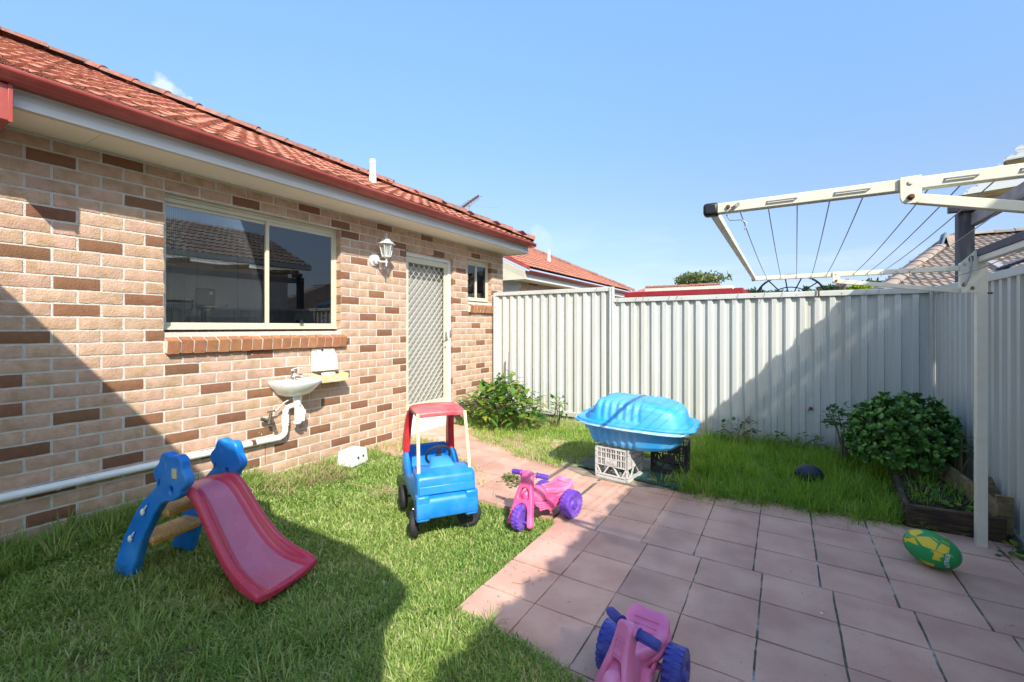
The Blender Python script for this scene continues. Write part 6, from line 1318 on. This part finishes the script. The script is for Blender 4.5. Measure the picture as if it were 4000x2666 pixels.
upl = Bt.to_3x3().inverted() @ Vector((0, 0, 1)); vs_ = 1 if (math.atan2(upl.z, upl.y) - v0 + pi) % (2 * pi) - pi > 0 else -1
def patch(poly, mt, name, lift=.0006):
    """poly in (u, w): u along axis, w upwards round from the facing side; triangulated and subdivided onto the ball"""
    bm = bmesh.new(); vs2 = [bm.verts.new((a, b, 0)) for a, b in poly]; bm.faces.new(vs2); bmesh.ops.triangulate(bm, faces=bm.faces)
    bmesh.ops.subdivide_edges(bm, edges=bm.edges, cuts=4, use_grid_fill=True); bmesh.ops.triangulate(bm, faces=bm.faces)
    for v in bm.verts: v.co = MBall @ ball_p(v.co.x, v0 + vs_ * v.co.y, lift)
    me = bpy.data.meshes.new(name); bm.to_mesh(me); bm.free(); me.materials.append(mt); me.polygons.foreach_set('use_smooth', [True] * len(me.polygons)); return link(name, me, bb)
Y_ = [[(-.95, .85), (-.50, 1.05), (-.20, .80), (-.38, .30), (-.62, .35)], [(-.38, .28), (.05, .62), (.40, .46), (.42, -.02), (.0, -.06)], [(-.40, .22), (-.62, -.02), (-1.02, -.12), (-.74, -.42), (-.64, -.20), (-.14, -.14)], [(.44, .0), (.48, .62), (.78, .72), (.84, .25), (.68, -.02)], [(.40, -.06), (.66, -.06), (.74, -.16), (.60, -.36), (.66, -.60), (.36, -.62), (.40, -.34)], [(-.12, -.98), (.42, -.98), (.36, -1.30), (-.30, -1.40), (.12, -1.12)], [(-.15, 1.35), (.35, 1.30), (.50, 1.75), (-.05, 1.9)], [(-1.3, -.6), (-1.05, -.75), (-.8, -1.3), (-1.2, -1.2)]]
for pl in Y_: patch(pl, M_bally, 'yellow_panel')
for (u0, w0, du, dw, n, ln_, lw) in ((-.66, .16, .03, .055, 4, .30, .0), (-.08, -.12, .05, -.035, 5, .24, .0), (.08, .70, .05, -.03, 4, .22, 0), (.40, .74, .06, .02, 5, .05, .16), (.30, -.20, .06, .01, 5, .05, .18), (.84, .10, .05, -.02, 4, .05, .15)):
    for k in range(n):
        a, b = u0 + du * k, w0 + dw * k
        if lw: patch([(a, b), (a + .022, b), (a + .06, b + lw), (a + .038, b + lw)], M_bally if k % 2 == 0 else M_bally, 'stripe', .0008)
        else: patch([(a, b), (a + ln_, b - .02), (a + ln_, b - .002), (a, b + .018)], M_ballg if n > 4 else M_bally, 'stripe', .0009)
tm = text_mesh('AUSTRALIA', .30, 0, .88); tm.materials.append(M_ballw); bm = bmesh.new(); bm.from_mesh(tm); bmesh.ops.triangulate(bm, faces=bm.faces); bmesh.ops.subdivide_edges(bm, edges=[e for e in bm.edges if e.calc_length() > .06], cuts=2); 
for v in bm.verts: v.co = MBall @ ball_p(.86 - v.co.y * .80, v0 + vs_ * (-.52 + v.co.x * 1.02), .0012)
bm.to_mesh(tm); bm.free(); link('lettering', tm, bb)
nb = onz(1860 * 1.7, 1112 * 1.7, 0); tgt = thing('rugby_ball', 'dark navy rugby ball lying in the tall grass', 'ball', (nb.x, nb.y, 0))
m_ = MB(); Mn = Matrix.Translation((nb.x, nb.y + .03, .075)) @ Matrix.Rotation(radians(20), 4, 'Z') @ Matrix.Rotation(radians(8), 4, 'Y'); m_.ell((0, 0, 0), (.112, .078, .078), Mn, 28, 18); nbo = m_.obj('casing', M_navy, tgt, smooth=80)
m_ = MB()
for k in range(4): a = pi / 4 + k * pi / 2; m_.tube([Mn @ Vector((.1125 * sin(u), .0785 * cos(u) * cos(a), .0785 * cos(u) * sin(a))) for u in np.linspace(-1.5, 1.5, 21)], .0012, 4)
m_.obj('seam', M_dark, nbo)
# ---- white step stool by the wall
stl = thing('step_stool', 'small white plastic step stool in the grass by the wall', 'step stool', (-3.66, 2.93, -.02), radians(12))
m_ = MB(); m_.loft([[(x * k, y * k2, z) for x, y in ((-.085, -.11), (.085, -.11), (.085, .11), (-.085, .11))] for k, k2, z in ((1.15, 1.12, 0.0), (1.0, 1.0, .135), (.97, .97, .145))]); m_.obj('body', M_stool, stl, world=False, bevel=.010)
m_ = MB()
for a in (-.016, .022): m_.lathe([(.012, 0), (.012, .002), (.001, .0021)], Matrix.Translation((.0915, a * 2, .075)) @ Matrix.Rotation(radians(84), 4, 'Y'), 12)
m_.obj('hand_hole', M_dark, stl, world=False)
m_ = MB()
for i in range(5):
    for j in range(7): m_.box(-.06 + .028 * i, -.047 + .028 * i, -.085 + .027 * j, -.072 + .027 * j, .144, .1475)
m_.obj('grip_pads', M_stool, stl, world=False)
# ---- planter
pl = thing('raised_planter', 'weathered timber raised planter with dark soil in the right corner', 'planter', (.95, 4.25, 0))
m_ = MB(); m_.bar((.70, 3.93, .075), (1.18, 3.965, .070), .035, .15); m_.obj('front_plank', M_timber, pl, bevel=.004)
m_ = MB(); m_.bar((.71, 3.96, .07), (.78, 4.75, .07), .03, .14); m_.obj('side_plank', M_timber, pl, bevel=.004)
m_ = MB(); m_.bar((1.165, 3.99, .12), (1.10, 4.85, .16), .03, .20); m_.obj('side_plank', M_timber2, pl, bevel=.004)
m_ = MB(); m_.bar((1.185, 4.02, .03), (1.19, 4.02, .27), .08, .03, up=(0, 1, 0)); m_.bar((1.17, 4.32, .30), (1.21, 4.26, .16), .10, .04); m_.obj('offcut', M_timber2, pl, bevel=.003)
m_ = MB(); n = 26; vs = []
for j in range(n + 1):
    for i in range(n + 1): u, v = i / n, j / n; vs.append((.725 + .42 * u + .03 * v, 3.965 + .85 * v, .105 + .012 * sin(9 * u) * cos(7 * v) + random.uniform(-.008, .010)))
m_.add(vs, [(j * (n + 1) + i, j * (n + 1) + i + 1, (j + 1) * (n + 1) + i + 1, (j + 1) * (n + 1) + i) for j in range(n) for i in range(n)]); m_.obj('soil', M_soil, pl, fix=False)
m_ = MB()
for k in range(500):
    x, y = random.uniform(.73, 1.14), random.uniform(3.97, 4.6); s = random.uniform(.003, .009); m_.box(x - s, x + s, y - s * .7, y + s * .7, .10, .105 + s + .012, M=None)
m_.obj('soil_crumbs', M_soil, pl, smooth=0, kind='stuff')
for k, (x, y, s) in enumerate(((.90, 4.18, .05), (1.0, 4.10, .045), (.96, 4.3, .05), (1.06, 4.18, .04), (.84, 3.97, .0))):
    if not s: continue
# ================================================================== PLANTS
def leaf_shape(kind):
    if kind == 'jade': return [(0, 0, 0), (.25, .32, .01), (.65, .5, .03), (.92, .34, .04), (1, 0, .05)]
    if kind == 'round': return [(0, 0, 0), (.15, .40, .02), (.5, .58, .05), (.85, .40, .02), (1, 0, 0)]
    if kind == 'lobed': return [(0, 0, 0), (.14, .30, .02), (.28, .22, .02), (.42, .42, .03), (.60, .22, .02), (.72, .20, .01), (1, 0, -.08)]
    return [(0, 0, 0), (.3, .28, .02), (.7, .22, .02), (1, 0, -.05)]
def add_leaf(m_, P, d, up, L_, W_, kind, th=0):
    d = Vector(d).normalized(); s = d.cross(Vector(up)); s = s.normalized() if s.length > 1e-4 else d.orthogonal().normalized(); n = s.cross(d).normalized(); sh = leaf_shape(kind); a, b = [], []
    for t, w, z in sh: a.append(P + d * (t * L_) + s * (w * W_) + n * (z * L_ + .12 * w * W_)); b.append(P + d * (t * L_) - s * (w * W_) + n * (z * L_ + .12 * w * W_))
    mid = [P + d * (t * L_) + n * (z * L_) for t, w, z in sh]; vs = a + mid + b; k = len(sh)
    fs = [(i, i + 1, k + i + 1, k + i) for i in range(k - 1)] + [(k + i, k + i + 1, 2 * k + i + 1, 2 * k + i) for i in range(k - 1)]
    m_.add(vs, fs)
    if th:
        vs2 = [v - n * th for v in vs]; m_.add(vs2, [f[::-1] for f in fs])
def rnd_dir(minz=-1):
    while True:
        v = Vector((random.gauss(0, 1), random.gauss(0, 1), random.gauss(0, 1))).normalized()
        if v.z > minz: return v
# jade plant
jp = thing('jade_bush', 'rounded dark green jade bush in the right corner of the fence', 'bush', (.93, 5.02, 0))
m_ = MB()
for k in range(16):
    a = 2 * pi * k / 16; e = Vector((.93 + .30 * cos(a) * random.uniform(.4, 1), 5.0 + .27 * sin(a) * random.uniform(.4, 1), random.uniform(.3, .55))); m_.tube([(.93 + .04 * cos(a), 5.0 + .04 * sin(a), -.02), Vector((.93, 5.0, .2)).lerp(e, .5), e], [.022, .016, .008], 7)
m_.obj('stems', M_stalk, jp, smooth=60)
def jade_blob(n, C, R, Lr, th=.003):
    m_ = MB()
    for k in range(n):
        d = rnd_dir(-.55); r = random.uniform(.72, 1.0) * (1 + .10 * sin(5 * math.atan2(d.y, d.x)) * cos(4 * d.z)); P = Vector(C) + Vector((d.x * R[0], d.y * R[1], d.z * R[2])) * r; ax = (d + Vector((0, 0, .7)) + rnd_dir() * .35).normalized()
        u = ax.orthogonal().normalized(); v = ax.cross(u); ph = random.uniform(0, 6.3); nl = random.randint(5, 8)
        for j in range(nl):
            a = ph + 2 * pi * j / nl * 1.0 + (j % 2) * .3; tilt = random.uniform(.35, 1.15); dd = (u * cos(a) + v * sin(a)) * tilt + ax * .55; L_ = random.uniform(*Lr); add_leaf(m_, P - ax * (.012 * (j % 3)), dd, ax, L_, L_ * .62, 'jade', th)
    return m_
jade_blob(1050, (.865, 5.0, .39), (.385, .36, .37), (.026, .052)).obj('foliage', M_jade, jp, smooth=60, fix=False, kind='stuff')
def round_bush(name, label, C, R, n, size, mt, stems=7, kind='round', cat='plant', minz=-.5):
    o = thing(name, label, cat, (C[0], C[1], 0)); m_ = MB(); st_ = MB()
    for k in range(stems): e = Vector(C) + Vector((random.uniform(-R[0], R[0]) * .8, random.uniform(-R[1], R[1]) * .8, random.uniform(-.1, R[2] * .7))); b_ = Vector((C[0] + random.uniform(-.05, .05), C[1] + random.uniform(-.05, .05), -.02)); st_.tube([b_, b_.lerp(e, .5) + Vector((0, 0, .04)), e], [.010, .007, .004], 6)
    st_.obj('stems', M_stalk, o, smooth=60)
    for k in range(n):
        d = rnd_dir(minz); P = Vector(C) + Vector((d.x * R[0], d.y * R[1], d.z * R[2])) * (random.random() ** .4); az = random.uniform(0, 2 * pi); dd = Vector((cos(az), sin(az), random.uniform(-.7, .3))) + d * .8
        L_ = random.uniform(*size); add_leaf(m_, P, dd, (0, 0, 1) if abs(dd.normalized().z) < .9 else (1, 0, 0), L_, L_ * (.75 if kind == 'round' else .62), kind)
    m_.obj('foliage', mt, o, smooth=60, fix=False, kind='stuff'); return o
round_bush('geranium_plant', 'round leaved geranium spilling left of the jade bush', (.50, 5.42, .42), (.17, .14, .17), 110, (.035, .065), M_geran)
round_bush('geranium_plant', 'round leaved geranium right of the jade bush against the side fence', (1.13, 4.78, .42), (.10, .14, .17), 90, (.03, .055), M_geran)
round_bush('leafy_bush', 'low leafy green bush in the sunny corner between the door and the fence', (-3.28, 5.05, .23), (.60, .46, .33), 620, (.05, .19), M_leaf, 16, 'lobed', 'bush', -.35)
round_bush('leafy_bush', 'taller shoots of leafy green bush beside the garden stake', (-3.36, 5.35, .36), (.30, .22, .34), 240, (.07, .14), M_leaf, 9, 'lobed', 'bush', -.2)
round_bush('bushy_weed', 'small loose weed at the right end of the leafy bush', (-2.58, 5.35, .24), (.14, .12, .22), 60, (.06, .11), M_leaf, 5, 'lobed', 'weed')
for (C, R_, n), lb in zip((((.92, 4.22, .145), (.10, .12, .04), 9), ((1.04, 4.05, .13), (.05, .05, .03), 6), ((.80, 3.915, .03), (.05, .02, .02), 4), ((1.03, 3.93, .03), (.05, .02, .02), 4), ((1.12, 3.72, .005), (.06, .03, .008), 9), ((1.19, 3.86, .01), (.03, .04, .015), 8), ((.99, 3.95, .0), (.1, .02, .02), 8)), ('round leaved seedlings in the middle of the planter soil', 'seedling at the near right of the planter soil', 'round leaf weed under the left end of the planter plank', 'round leaf weed under the right end of the planter plank', 'mossy weeds on the pavers right of the clothes line post', 'dark weeds at the fence behind the clothes line post', 'few weeds along the foot of the planter')):
    round_bush('small_weed', lb, C, R_, n, (.03, .055), M_leaf if n < 20 else M_geran, 2)
round_bush('climbing_weed', 'thin weedy vines at the foot of the fence in shade', (-.45, 5.70, .12), (.28, .06, .18), 70, (.03, .06), M_geran, 6)
round_bush('climbing_weed', 'sparse weeds at the fence foot left of the geranium', (.15, 5.72, .10), (.35, .05, .14), 60, (.03, .06), M_leaf, 6)
round_bush('path_weed', 'creeping weeds on the paver path beside the toy car', (-2.0, 3.30, .01), (.16, .16, .04), 80, (.02, .04), M_leaf, 3)
# dead seed stalk
c = onz(2910, 1790, 0); ds = thing('dead_stalk', 'dead brown seed stalk drooping in front of the fence', 'dead plant', (c.x, 5.62, 0))
m_ = MB(); p0 = ony(2890, 1790, 5.62); p1 = ony(2895, 1700, 5.62); p2 = ony(2915, 1640, 5.62); p3 = ony(2925, 1625, 5.62); m_.tube([p0, p1, p2, p3], [.007, .006, .005, .004], 6); m_.tube([p1, ony(2872, 1700, 5.62), ony(2868, 1735, 5.62)], .004, 5); m_.obj('stem', M_dry, ds)
m_ = MB()
for k in range(46): t = random.random(); P = p2.lerp(p3 + Vector((.03, 0, .02)), t) + Vector((random.uniform(-.03, .03), 0, random.uniform(-.03, .02))); add_leaf(m_, P, (random.uniform(-.4, .4), random.uniform(-.4, .4), -1), (1, 0, 0), random.uniform(.05, .12), .02, 'thin')
for k in range(10): add_leaf(m_, ony(2868, 1725, 5.62), (random.uniform(-.4, .4), random.uniform(-.4, .4), -1), (1, 0, 0), random.uniform(.04, .09), .018, 'thin')
m_.obj('seed_head', M_drygrass if 0 else M_dry, ds, smooth=60, fix=False, kind='stuff')
# dead runners on the lawn by the wall
m_ = MB()
for k in range(60):
    x, y = random.uniform(-3.9, -3.35), random.uniform(1.95, 2.75); a = random.uniform(0, 6.3); r_ = random.uniform(.03, .10); m_.tube([(x, y, .02), (x + r_ * .5 * cos(a), y + r_ * .5 * sin(a), .05 + random.random() * .05), (x + r_ * cos(a), y + r_ * sin(a), .02)], .002, 4)
for k in range(14):
    x, y = random.uniform(-3.1, -2.7), random.uniform(2.35, 2.6); m_.tube([(x, y, .045), (x + random.uniform(.1, .25), y + random.uniform(-.03, .06), .05)], .0018, 4)
tag(m_.obj('dry_twigs', M_dry, fix=False), 'tangle of dry twigs and runners by the wall', 'twigs', kind='stuff')
m_ = MB(); L0 = onz(2000, 2275, .004); m_.tube([L0, L0 + Vector((.05, .01, .002)), L0 + Vector((.075, .06, .004)), L0 + Vector((.062, .085, .012))], .0018, 5); tag(m_.obj('dry_stem', M_dry), 'thin curled dry stem lying on the sunlit pavers', 'stem')

# ================================================================== FAR TREES over the fence
def tree(name, label, px, py_top, py_base, wpx, dist, mt, n, leaf, lobes=6, bare=False, spread=.6, flat=.6):
    top = ond(px, py_top, dist); base = ond(px, py_base, dist); H_ = top.z; Rw = wpx / F_PX * dist / 2; o = thing(name, label, 'tree', (top.x, top.y, 0)); cz = (top.z + base.z) / 2; rz_ = max(.4, (top.z - base.z) / 2)
    m_ = MB(); X, Y = top.x, top.y; m_.tube([(X, Y, -.1), (X + .1, Y, cz * .6), (X, Y, cz)], [.16, .12, .05], 7)
    ends = []
    for k in range(lobes if not bare else 40):
        a = random.uniform(0, 2 * pi); r = random.random() ** .6; e = Vector((X + Rw * r * cos(a) * (.85 if not bare else 1), Y + Rw * r * sin(a) * .85, cz + rz_ * random.uniform(-.5, .62 if not bare else 1) * math.sqrt(max(.05, 1 - r * r)) + (rz_ * .1))); ends.append(e); s0 = Vector((X, Y, cz * random.uniform(.6, .95) if not bare else cz - rz_ * random.uniform(.2, 1))); m_.tube([s0, s0.lerp(e, .5) + Vector((0, 0, .1)), e], [.05, .03, .012], 5)
    m_.obj('trunk', M_bark, o)
    if not bare:
        m_ = MB()
        for e in ends:
            lr = Rw * random.uniform(.28, .52)
            for k in range(n // lobes):
                d = rnd_dir(); P = e + Vector((d.x * lr, d.y * lr, d.z * min(lr * flat, rz_ * .75))) * (random.random() ** .35); P.z = min(P.z, top.z + .05); add_leaf(m_, P, rnd_dir(), rnd_dir(), leaf * random.uniform(.7, 1.3), leaf * .7, 'thin')
        m_.obj('crown', mt, o, smooth=0, fix=False, kind='stuff')
    return o
tree('broadleaf_tree', 'spreading dark tree rising behind the orange tiled roof', 2725, 1068, 1118, 215, 34, M_treeo, 2000, .26, 18, flat=.35)
tree('broadleaf_tree', 'low dark tree top between the red roof and the satellite dish', 2955, 1133, 1165, 110, 40, M_treed, 500, .35, 5)
tree('conifer_tree', 'small dark conifer tip seen through the satellite dish', 3148, 1120, 1160, 26, 45, M_treed, 420, .3, 5, flat=1.2)
tree('palm_like_tree', 'tiny palm like treetop right of the satellite dish', 3212, 1122, 1155, 46, 45, M_treed, 260, .5, 4)
tree('bare_tree', 'leafless grey twiggy tree above the fence', 3290, 1076, 1150, 58, 30, M_treed, 0, .3, bare=True)
tree('yellow_green_tree', 'bright yellow green tree above the fence left of the dark one', 3342, 1104, 1150, 96, 26, M_treey, 1500, .20, 8)
tree('broadleaf_tree', 'dark green tree behind the bright yellow green ones', 3425, 1094, 1150, 150, 36, M_treed, 1800, .30, 9, flat=.5)
tree('yellow_green_tree', 'bright yellow green tree beside the brown tiled roof', 3502, 1096, 1150, 84, 25, M_treey, 1200, .20, 7)
tree('broadleaf_tree', 'low dark shrubbery behind the fence below the bare tree', 3265, 1128, 1160, 120, 32, M_treed, 900, .28, 7)
tree('broadleaf_tree', 'low dark treetops seen through the dish ring', 3080, 1140, 1165, 180, 42, M_treed, 900, .32, 8)

# ================================================================== small litter
lt = MB(); r_ = random.Random(4)
for k in range(420):
    x, y = r_.uniform(-1.3, 1.15), r_.uniform(1.0, 3.85)
    if r_.random() < .5: x, y = (r_.gauss(-1.2, .12), r_.uniform(1.7, 3.8)) if r_.random() < .5 else (r_.uniform(-1.2, .7), r_.gauss(3.72, .07))
    if y < 1.6 and x < -.45: continue
    a = r_.uniform(0, 6.3); L_ = r_.uniform(.006, .022); w_ = r_.uniform(.0012, .003); d = Vector((cos(a), sin(a), 0)); n_ = Vector((-sin(a), cos(a), 0)); P = Vector((x, y, .003)); lt.add([P - n_ * w_, P + n_ * w_, P + d * L_ + n_ * w_ * .3 + Vector((0, 0, .003)), P + d * L_ - n_ * w_ * .3 + Vector((0, 0, .002))], [(0, 1, 2, 3)])
tag(lt.obj('grass_clippings', M_dry, smooth=0, fix=False), 'grass clippings and specks scattered on the pavers', 'clippings', kind='stuff')
cv = MB()
for k in range(420):
    cx_, cy_ = r_.choice([(-1.75, .95), (-2.0, .75), (-1.5, .8), (-2.9, .6), (-3.3, 1.0)]); x, y = r_.gauss(cx_, .13), r_.gauss(cy_, .10); z = r_.uniform(.005, .035)
    for j in range(3): a = j * 2.094 + r_.random(); add_leaf(cv, Vector((x, y, z)), (cos(a), sin(a), .15), (0, 0, 1), .008, .007, 'round')
tag(cv.obj('clover', M_leaf, smooth=60, fix=False), 'low clover patches in the shaded lawn', 'clover', kind='stuff')
for (x, y, z, L_) in ((.72, 2.30, .003, .03), (.74, 2.12, .003, .025), (.15, 2.52, .003, .02)):
    m_ = MB(); m_.ell((x, y, z), (L_ * .35, L_ * .5, .0015), nu=10, nv=4); tag(m_.obj('bird_dropping', M_white), 'small white splash on the pavers ' + {.72: 'left of the rugby ball shadow', .74: 'nearer the viewer than its twin', .15: 'in the middle of the paving'}[x], 'splash')
